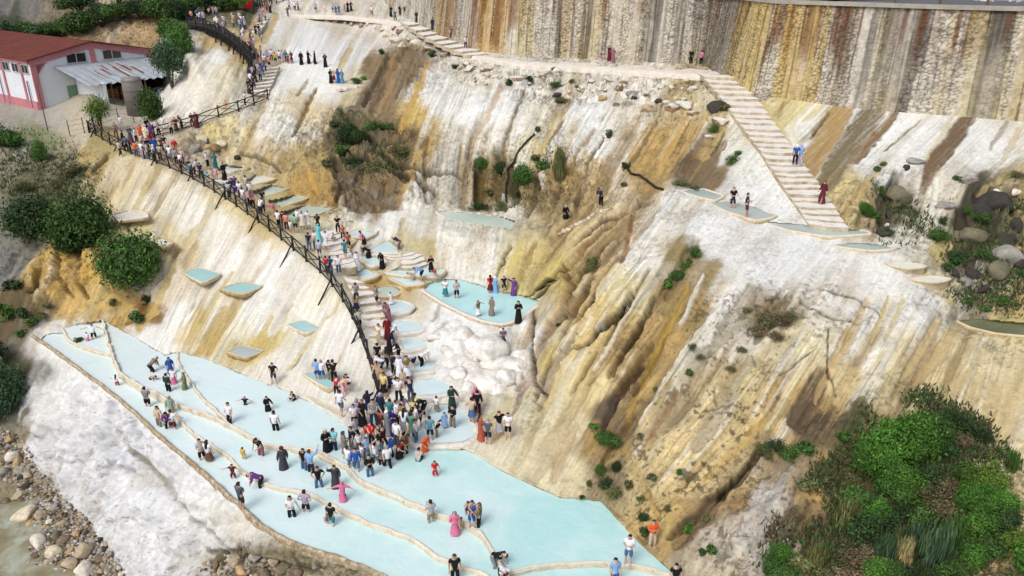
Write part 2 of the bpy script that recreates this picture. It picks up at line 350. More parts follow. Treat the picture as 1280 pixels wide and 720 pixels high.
# ------------------------------------------------------------------ ground grid
STEP = 1.5
GU = np.arange(-290, 1640 + STEP, STEP); GV = np.arange(-26, 862, STEP)
NU, NV = len(GU), len(GV)
UU, VV = np.meshgrid(GU, GV)                        # (NV, NU)
def gsample(field, u, v):
    """bilinear look-up of a grid field at survey coordinates"""
    fu = np.interp(u, GU, np.arange(NU)); fv = np.interp(v, GV, np.arange(NV))
    i = np.clip(fu.astype(int), 0, NU - 2); j = np.clip(fv.astype(int), 0, NV - 2)
    a = fu - i; b = fv - j
    if field.ndim == 3: a = a[..., None]; b = b[..., None]
    return (field[j, i] * (1 - a) * (1 - b) + field[j, i + 1] * a * (1 - b) + field[j + 1, i] * (1 - a) * b + field[j + 1, i + 1] * a * b)
RAYS = FW[None, None] + RT * ((UU[..., None] - 640) / F) + UP * ((360 - VV[..., None]) / F)

def depth_of(u, v, z):
    return (z - CAMH) / ray(u, v)[2]
def cp(t):
    return (t[0], t[1], 1.0 / (t[3] if t[2] == 'd' else depth_of(*t)))
def box_blur(a, r, axis):
    if r < 1: return a
    pad = [(0, 0)] * a.ndim; pad[axis] = (r + 1, r)
    c = np.cumsum(np.pad(a, pad, mode='edge'), axis=axis)
    n = a.shape[axis]
    hi = np.take(c, np.arange(2 * r + 1, 2 * r + 1 + n), axis=axis); lo = np.take(c, np.arange(0, n), axis=axis)
    return (hi - lo) / (2 * r + 1)
def blur(a, r, it=2):
    for _ in range(it): a = box_blur(box_blur(a, r, 0), r, 1)
    return a

def base_depth():
    pts, edges = [], []
    for ln in LINES.values():
        q = []
        for k in range(len(ln) - 1):
            a, b = cp(ln[k]), cp(ln[k + 1])
            n = max(1, int(math.hypot(b[0] - a[0], b[1] - a[1]) / 24))
            for i in range(n): q.append(tuple(a[m] + (b[m] - a[m]) * i / n for m in range(3)))
        q.append(cp(ln[-1])); pts += q
    pts += [cp(s) for s in SPOTS]
    for (hint, z, poly, rw, wh, wc, rc) in POOLS:       # the back edge of every pool touches the slope
        for (u, v) in sorted(poly, key=lambda t: t[1])[:2]: pts.append(cp((u, v - 1.5, z + .03)))
    for (u, v) in [(-310, -40), (1660, -40), (-310, 880), (1660, 880), (1660, 420), (-310, 420), (640, -40), (640, 880)]:
        k = min(pts, key=lambda t: (t[0] - u) ** 2 + (t[1] - v) ** 2); pts.append((u, v, k[2]))
    uniq = {}
    for p in pts: uniq[(round(p[0]), round(p[1]))] = p
    pts = list(uniq.values())
    vo, eo, fo, *_ = mgeo.delaunay_2d_cdt([Vector((p[0], p[1])) for p in pts], [], [], 0, 1e-4)
    W = np.zeros((NV, NU))
    wv = []
    for q in vo:
        k = min(pts, key=lambda t: (t[0] - q[0]) ** 2 + (t[1] - q[1]) ** 2); wv.append(k[2])
    for f in fo:
        (x0, y0), (x1, y1), (x2, y2) = vo[f[0]], vo[f[1]], vo[f[2]]
        d = (y1 - y2) * (x0 - x2) + (x2 - x1) * (y0 - y2)
        if abs(d) < 1e-9: continue
        i0, i1 = np.searchsorted(GU, [min(x0, x1, x2) - .01, max(x0, x1, x2) + .01]); j0, j1 = np.searchsorted(GV, [min(y0, y1, y2) - .01, max(y0, y1, y2) + .01])
        if i0 == i1 or j0 == j1: continue
        u = UU[j0:j1, i0:i1]; v = VV[j0:j1, i0:i1]
        a = ((y1 - y2) * (u - x2) + (x2 - x1) * (v - y2)) / d; b = ((y2 - y0) * (u - x2) + (x0 - x2) * (v - y2)) / d; c = 1 - a - b
        m = (a > -1e-6) & (b > -1e-6) & (c > -1e-6)
        W[j0:j1, i0:i1][m] = (a * wv[f[0]] + b * wv[f[1]] + c * wv[f[2]])[m]
    z = W <= 0
    if z.any(): W[z] = np.median(W)
    return blur(W, 2, 2)
W0 = base_depth()
DEPTH = 1.0 / W0
XYZ = CAM + RAYS * DEPTH[..., None]

# flow field and line-integral smeared noise (streaks and gullies that follow the water)
def idw_grid(pts, vals, power=3.0, cell=8.0, soft=60.0):
    cu = np.arange(GU[0], GU[-1] + cell, cell); cv = np.arange(GV[0], GV[-1] + cell, cell)
    U, V = np.meshgrid(cu, cv); vals = np.asarray(vals, float); out = np.zeros(U.shape + (vals.shape[1],)); tw = np.zeros(U.shape)
    for (u, v), val in zip(pts, vals):
        w = 1.0 / (((U - u) ** 2 + ((V - v) * 1.25) ** 2) + soft) ** (power / 2)
        out += w[..., None] * val; tw += w
    return cu, cv, out / tw[..., None]
def csample(cg, u, v):
    cu, cv, f = cg
    fu = np.clip((u - cu[0]) / (cu[1] - cu[0]), 0, len(cu) - 1.001); fv = np.clip((v - cv[0]) / (cv[1] - cv[0]), 0, len(cv) - 1.001)
    i = fu.astype(int); j = fv.astype(int); a = (fu - i)[..., None]; b = (fv - j)[..., None]
    return f[j, i] * (1 - a) * (1 - b) + f[j, i + 1] * a * (1 - b) + f[j + 1, i] * (1 - a) * b + f[j + 1, i + 1] * a * b
fl = [(d[2] / math.hypot(d[2], d[3]), d[3] / math.hypot(d[2], d[3])) for d in FLOW]
FLOWG = idw_grid([(d[0], d[1]) for d in FLOW], fl, 3.0)
DIRF = csample(FLOWG, UU, VV); DIRF /= np.linalg.norm(DIRF, axis=2, keepdims=True)
def lic(noise, length, step=1.5):
    acc = noise.copy(); n = 1
    for sgn in (1, -1):
        u = UU.copy(); v = VV.copy()
        for k in range(int(length / step)):
            fu = np.clip(np.rint((u - GU[0]) / STEP).astype(np.int32), 0, NU - 1); fv = np.clip(np.rint((v - GV[0]) / STEP).astype(np.int32), 0, NV - 1)
            d = DIRF[fv, fu]
            u = u + sgn * step * d[..., 0]; v = v + sgn * step * d[..., 1]
            acc = acc + gsample_fast(noise, u, v); n += 1
    a = acc / n
    a = (a - a.mean()) / (a.std() + 1e-9)
    return a.astype(np.float32)
def gsample_fast(f, u, v):
    fu = np.clip((u - GU[0]) / STEP, 0, NU - 1.001); fv = np.clip((v - GV[0]) / STEP, 0, NV - 1.001)
    i = fu.astype(np.int32); j = fv.astype(np.int32); a = fu - i; b = fv - j
    return f[j, i] * (1 - a) * (1 - b) + f[j, i + 1] * a * (1 - b) + f[j + 1, i] * (1 - a) * b + f[j + 1, i + 1] * a * b
def white(seed, r):
    n = np.random.default_rng(seed).standard_normal((NV, NU))
    n = blur(n, r, 2) if r else n
    return n / n.std()
L1 = lic(white(1, 0), 26, 1.7)          # fine streaks
L2 = lic(white(2, 2), 60, 3.0)          # runnels
L3 = lic(white(3, 6), 110, 4.0)         # broad stains
PT = XYZ.reshape(-1, 3)
N1 = (fbm(PT * 0.35, 4).reshape(NV, NU) - .5) * 4
N2 = (fbm(PT * 1.6 + 9, 4).reshape(NV, NU) - .5) * 4
N3 = (fbm(PT * 6.0 + 5, 3).reshape(NV, NU) - .5) * 4
# ------------------------------------------------------------------ colours of the ground: minerals, with the shade in the sampled tones left in
def S(r, g, b, k=0.86):
    return [k * ((c / 255 / 12.92) if c <= 10 else ((c / 255 + .055) / 1.055) ** 2.4) for c in (r, g, b)]
WHT, CRM, OCH, BRN, DRK = (228,226,224), (218,200,160), (196,158,92), (138,112,80), (84,70,54)
COLS = [
 # yard, hill, road behind
 (-100,150,170,160,150),(0,165,172,162,152),(60,150,180,172,160),(150,150,190,180,165),(100,165,198,184,160),(-60,120,150,140,130),(80,40,186,152,112),(150,30,196,166,132),(190,30,182,152,116),(110,60,150,125,95),(180,55,170,140,105),(60,35,70,80,45),(10,40,60,75,42),(30,14,125,120,114),(-60,20,110,110,100),(0,-10,150,140,125),(230,20,70,75,45),(200,80,90,95,60),(190,105,120,110,85),(300,10,60,75,40),
 # white slope top left
 (250,90,226,216,200),(220,130,228,222,212),(240,60,205,196,180),(290,90,218,205,178),(270,70,226,221,212),(262,48,196,172,124),(300,70,200,176,130),(310,130,210,200,182),(250,150,205,195,178),(215,165,200,188,165),(235,40,150,148,140),
 (380,70,223,221,219),(430,60,226,223,221),(350,45,226,223,219),(330,45,205,178,130),(470,40,216,206,196),(430,18,214,204,190),(500,20,212,204,192),(400,102,228,225,220),(440,104,216,202,175),(345,100,226,222,216),
 (330,150,226,216,204),(290,160,216,197,152),(240,182,165,150,122),(265,165,205,186,132),(380,140,216,197,162),(400,200,186,162,108),(350,200,188,166,122),(360,160,225,218,206),(390,230,190,155,92),(440,160,112,102,74),(480,190,124,112,88),(450,220,132,110,86),(470,250,136,116,90),(505,170,134,112,80),(470,125,136,116,90),(480,90,150,126,92),(512,92,140,116,86),(445,120,202,186,152),(420,180,120,110,78),
 # tall cliff
 (530,110,221,216,210),(560,130,223,219,212),(527,140,202,172,104),(600,140,227,225,222),(640,130,223,219,214),(560,200,206,196,180),(540,190,180,156,106),(560,230,203,194,178),(600,225,140,118,76),(630,230,126,108,70),(580,180,216,206,190),(650,160,223,216,206),(690,150,216,206,186),(740,150,226,223,220),(720,180,223,216,206),(780,150,216,206,190),(700,220,170,144,98),(740,212,202,182,142),(670,240,160,138,96),(760,200,221,216,210),(820,180,196,162,102),(850,170,200,166,106),(800,205,190,156,96),(880,180,190,161,112),(875,210,132,112,86),(900,150,200,176,122),(930,200,223,219,210),(960,235,229,227,224),(915,150,226,216,200),(600,90,216,206,190),(700,105,211,202,186),(800,110,219,211,200),(845,125,190,171,132),(640,80,212,206,196),(760,90,216,208,196),(670,190,205,190,150),(630,255,205,196,178),
 # aprons under the retaining wall, dark crag
 (990,140,216,200,150),(1015,168,226,222,218),(1130,170,228,226,222),(1100,205,224,222,217),(1180,160,226,221,215),(1240,180,223,220,215),(1275,168,216,208,196),(1060,240,205,184,134),(1108,245,130,115,90),(1128,260,112,100,80),(1152,285,216,211,196),(1170,240,217,207,190),(1230,255,84,80,68),(1210,290,88,84,64),(1270,250,172,152,104),(1250,310,122,112,94),(1200,335,128,120,98),(1240,350,152,142,126),(1188,310,196,176,118),(1285,340,144,132,108),(1180,350,212,203,174),(1220,380,152,142,120),(1275,390,196,176,120),(1380,250,200,180,140),(1380,360,180,160,120),
 (1000,312,228,226,223),(900,300,228,226,223),(950,340,226,223,220),(1100,340,226,222,217),(1150,380,223,219,212),(1050,372,223,216,206),(862,262,224,220,214),(820,268,224,220,213),(780,300,221,216,206),(1140,310,218,212,198),
 # the yellow mound
 (740,270,201,181,140),(720,300,206,186,140),(680,335,205,184,116),(650,340,212,192,132),(700,380,206,181,124),(690,450,206,181,120),(670,500,206,191,150),(740,400,211,186,130),(740,480,216,196,146),(700,530,220,206,170),(680,580,221,206,170),(640,572,223,211,180),(790,360,216,201,162),(805,325,224,217,206),(780,440,188,158,106),(820,420,182,152,98),(850,380,162,137,88),(852,320,162,142,100),(860,440,201,186,160),(900,380,225,219,210),(920,430,216,206,190),(965,395,152,133,102),(930,470,196,176,130),(880,500,210,190,148),(830,520,212,190,146),(800,490,190,160,98),(760,520,118,100,80),(750,545,172,142,92),(850,580,212,188,138),(800,600,206,184,138),(770,595,146,132,102),(900,580,212,188,138),(960,540,206,180,128),(930,620,166,136,92),(860,660,128,104,76),(900,685,196,184,166),(950,620,196,188,178),(880,705,190,176,152),(960,680,192,184,174),(990,590,162,142,114),(830,650,196,166,108),
 (1000,430,221,206,170),(1050,420,223,213,190),(1100,400,224,217,206),(1000,500,190,160,108),(1012,520,110,92,72),(1040,470,214,194,150),(1090,440,226,219,208),(1120,460,216,198,156),(1160,450,214,192,146),(1200,450,218,200,156),(1250,450,222,204,164),(1280,480,219,196,150),(1230,500,219,196,150),(1270,560,221,201,156),(1180,480,214,192,146),(1100,560,74,80,42),(1150,600,94,82,52),(1050,640,94,78,48),(1200,650,66,66,38),(1020,600,190,156,96),(1010,660,92,80,52),(1000,700,122,102,62),(1270,640,216,191,146),(1240,690,200,176,130),(1100,700,72,66,46),(1150,700,100,82,52),(1380,560,216,196,150),
 # white slope under the fence
 (150,220,219,201,165),(200,240,226,216,196),(250,280,227,219,206),(180,290,216,196,150),(230,310,219,201,165),(210,360,221,206,186),(255,410,206,180,122),(230,400,226,219,212),(300,320,229,223,216),(330,400,229,223,214),(400,430,227,221,210),(360,460,224,216,204),(430,490,227,221,210),(430,420,229,223,216),(340,340,227,223,218),(290,400,223,213,190),(190,425,227,223,218),(330,430,208,186,120),(345,480,222,214,200),(470,520,214,206,198),
 # left hillside
 (30,200,150,142,124),(80,210,148,140,120),(20,300,130,126,116),(60,230,112,112,82),(108,205,190,166,110),(130,172,182,162,112),(60,345,202,166,92),(100,340,206,166,84),(130,370,206,176,110),(80,380,212,176,110),(30,380,120,102,72),(8,330,126,126,122),(20,400,112,97,70),(150,395,200,166,100),(178,392,150,112,60),(60,408,226,220,210),(140,330,200,171,110),(-80,250,120,115,95),(-80,350,110,105,85),(50,170,150,150,110),
 (70,418,229,226,223),(100,500,222,219,219),(150,560,217,215,219),(200,620,217,215,219),(100,580,217,215,218),(60,500,220,217,216),(250,625,224,222,221),(250,680,216,213,213),(180,690,217,215,216),(320,660,214,207,196),(300,702,128,114,94),(370,708,150,136,110),(430,715,160,146,120),(20,470,90,85,60),(0,500,80,75,50),
 (18,575,150,136,110),(50,612,150,136,110),(84,652,150,131,106),(120,695,140,124,102),(48,566,212,210,212),(76,600,210,208,210),(104,632,210,208,210),(136,664,208,206,208),(156,694,208,206,208),(170,716,206,204,206),(0,640,150,141,110),(130,710,130,116,94),(20,560,150,141,120),(-80,600,130,120,95),
 # cascade and white boulders
 (470,420,227,219,204),(450,370,226,218,200),(480,500,226,219,206),(420,300,225,214,188),(440,330,226,219,202),(380,290,220,205,170),(340,270,206,181,130),(300,240,213,196,150),(250,205,206,191,165),(560,410,229,227,225),(600,440,226,224,220),(570,450,227,225,222),(630,470,220,216,208),(640,420,225,223,220),(655,480,190,174,160),(610,500,217,210,190),(560,510,224,218,208),(620,540,219,201,160),(600,560,223,213,192),(550,295,224,218,206),(480,280,226,222,216),(520,272,224,218,206),(580,310,223,217,206),(530,330,216,206,186),(560,330,222,216,206),(600,330,222,216,206),(520,310,206,191,150),(460,360,196,168,112),(690,388,206,194,168),
]
CG = idw_grid([(c[0], c[1]) for c in COLS], [S(*c[2:]) for c in COLS], 6.2, 5.0, 30.0)
# domain warp that shears colours along the flow
PERP = np.stack([-DIRF[..., 1], DIRF[..., 0]], 2)
WU = UU + PERP[..., 0] * (L2 * 5 + L3 * 9) + DIRF[..., 0] * N2 * 6 + N3 * 1.5
WV = VV + PERP[..., 1] * (L2 * 5 + L3 * 9) + DIRF[..., 1] * N2 * 6
COL = csample(CG, WU, WV)
def tone(c):
    l = c.mean(-1, keepdims=True); c = l + (c - l) * .97
    return c * np.array([.97, 1.0, .975]) * np.clip(l / .62, .02, 1.3) ** .16

# local character of the surface: (u, v, rock relief m, gully relief m, stain strength, speck strength)
CHAR = [
 (60,150,0,0,0,.2),(150,150,0,0,0,.2),(0,110,0,0,0,.2),(130,40,.5,.4,.5,.5),(250,100,.12,.10,.35,.1),(220,60,.15,.1,.4,.3),(290,80,.15,.1,.5,.1),(380,70,.04,.08,.25,.05),(440,70,.04,.09,.3,.1),(400,103,.03,.02,.1,.1),
 (270,170,.35,.1,.4,.5),(330,150,.15,.15,.6,.4),(390,190,.45,.15,.6,.6),(450,180,.75,.2,.6,.9),(450,240,.7,.2,.6,.9),(500,220,.6,.25,.6,.8),(480,120,.15,.25,.7,.5),(510,90,.4,.1,.4,.6),
 (560,130,.08,.2,.8,.2),(620,130,.06,.14,.5,.15),(740,150,.08,.16,.7,.3),(560,220,.3,.35,.8,.3),(620,220,.35,.4,1,.6),(700,210,.4,.35,1,.6),(780,180,.15,.22,.9,.3),(850,180,.15,.2,.9,.4),(930,210,.05,.05,.15,.25),(600,88,.4,.05,.3,.6),(660,102,.5,.05,.3,.7),(740,108,.5,.05,.3,.7),(800,115,.45,.05,.4,.6),(850,130,.5,.05,.5,.7),
 (1040,170,.04,.08,.7,.1),(1130,170,.04,.06,.3,.15),(1230,180,.05,.06,.4,.2),(1100,260,.4,.1,.5,.6),(1230,280,.6,.1,.3,.8),(1240,350,.5,.1,.4,.7),(1170,300,.2,.1,.5,.5),
 (1000,320,.03,.03,.1,.25),(900,320,.03,.04,.15,.2),(1100,345,.04,.03,.15,.25),(1030,380,.06,.06,.35,.5),(900,400,.08,.1,.5,.7),(960,400,.2,.1,.6,.9),
 (720,320,.06,.26,1,.3),(680,420,.05,.20,.9,.2),(760,380,.06,.26,1,.3),(730,500,.08,.16,.5,.15),(690,570,.06,.1,.35,.15),(800,460,.08,.28,1,.5),(860,480,.12,.28,.9,.8),(850,570,.14,.2,.8,.85),(930,520,.14,.22,.8,.85),(800,620,.2,.12,.5,.8),(900,690,.25,.1,.3,.6),(950,640,.3,.15,.4,.6),
 (1000,470,.08,.18,.9,.45),(1100,440,.06,.14,.8,.35),(1200,460,.06,.14,.6,.4),(1270,520,.06,.1,.4,.3),(1100,600,.3,.1,.3,.9),(1200,650,.3,.1,.3,.9),(1010,640,.25,.1,.3,.8),
 (200,250,.03,.14,.7,.04),(300,330,.03,.1,.45,.03),(400,430,.03,.06,.3,.02),(250,400,.03,.10,.8,.04),(430,490,.03,.03,.2,.03),(190,420,.02,.05,.2,.03),
 (60,200,.3,.15,.3,.6),(20,300,.4,.2,.3,.6),(90,340,.5,.25,.6,.5),(100,390,.1,.06,.4,.4),(150,380,.2,.1,.6,.5),
 (60,440,.05,.03,.05,.02),(130,560,.42,.05,.08,.03),(220,650,.42,.05,.1,.05),(80,520,.3,.05,.05,.03),(240,590,.08,.04,.1,.05),(300,640,.05,.04,.1,.05),(300,705,.4,.1,.3,.6),(400,712,.25,.1,.3,.7),(50,620,.2,.05,.2,.5),
 (570,420,.08,.02,.08,.04),(610,460,.08,.03,.1,.06),(640,500,.12,.05,.5,.5),(600,550,.04,.03,.2,.05),(500,400,.02,.02,.1,.02),(440,340,.03,.02,.15,.05),(560,310,.18,.08,.35,.2),(620,330,.2,.12,.4,.2),(500,280,.08,.03,.2,.08),(350,270,.06,.02,.2,.1)]
CH = csample(idw_grid([(c[0], c[1]) for c in CHAR], [c[2:] for c in CHAR], 4.0, 8.0), UU, VV)
ROCK, GULLY, STAIN, SPECK = (CH[..., k] for k in range(4))

def to_col(c): return np.array(S(*c))
def mixc(col, c, w): return col * (1 - w[..., None]) + to_col(c) * w[..., None]
lum = COL.mean(2)
# mineral streaks: ochre and brown films where the broad stain is strong, pale lime where it is weak
w = sstep(.55, 1.25, L3 * .75 + L2 * .6 + N1 * .35 + L1 * .2) * STAIN * .60
COL = mixc(COL, (190,158,100), w)
w = sstep(.95, 1.5, L2 * .8 + L3 * .4 + L1 * .4) * STAIN * .68
COL = mixc(COL, (112,90,64), w)
w = sstep(.6, 1.3, -L2 * .7 - L3 * .7) * STAIN * .5
COL = mixc(COL, (229,226,220), w * (lum > .22))
COL *= (1 + (.15 * L1 + .06 * L2)[..., None] * (.16 + .84 * STAIN[..., None]))
N4 = (fbm(PT * 11.0 + 2, 2).reshape(NV, NU) - .5) * 4
COL *= np.clip(1 + (.07 * N4 + .06 * N3)[..., None] * (.22 + 1.3 * np.clip(ROCK[..., None], 0, .5) + .6 * SPECK[..., None]), .4, 1.25)
# grey-brown weathering crust in patches that thin out along the flow
pz = fbm(PT * np.array([1.1, 1.1, .5]) + 130, 4).reshape(NV, NU)
w = sstep(.53, .66, pz + .035 * L1 + .05 * L2) * np.clip(SPECK * .9 + STAIN * .25 - .2, 0, 1) * .55
COL = mixc(COL, (124,110,82), w)
cr = np.abs(fbm(PT * np.array([1.7, 1.7, 1.1]) + 210, 4).reshape(NV, NU) - .5)
w = (1 - sstep(.0, .014, cr)) * np.clip(ROCK * 2 + SPECK * .5 - .12, 0, 1) * .75
COL = mixc(COL, (78,66,48), w)
COL *= (1 + .10 * N2[..., None] * np.clip(ROCK[..., None] * 2.5, .12, 1))
# dark lichen specks
sp = fbm(PT * 5.5 + 40, 4, .62).reshape(NV, NU); sp2 = fbm(PT * .7 + 70, 3).reshape(NV, NU)
w = sstep(.60, .66, sp + .55 * (sp2 - .5)) * SPECK * .85
COL = mixc(COL, (70,62,46), w)

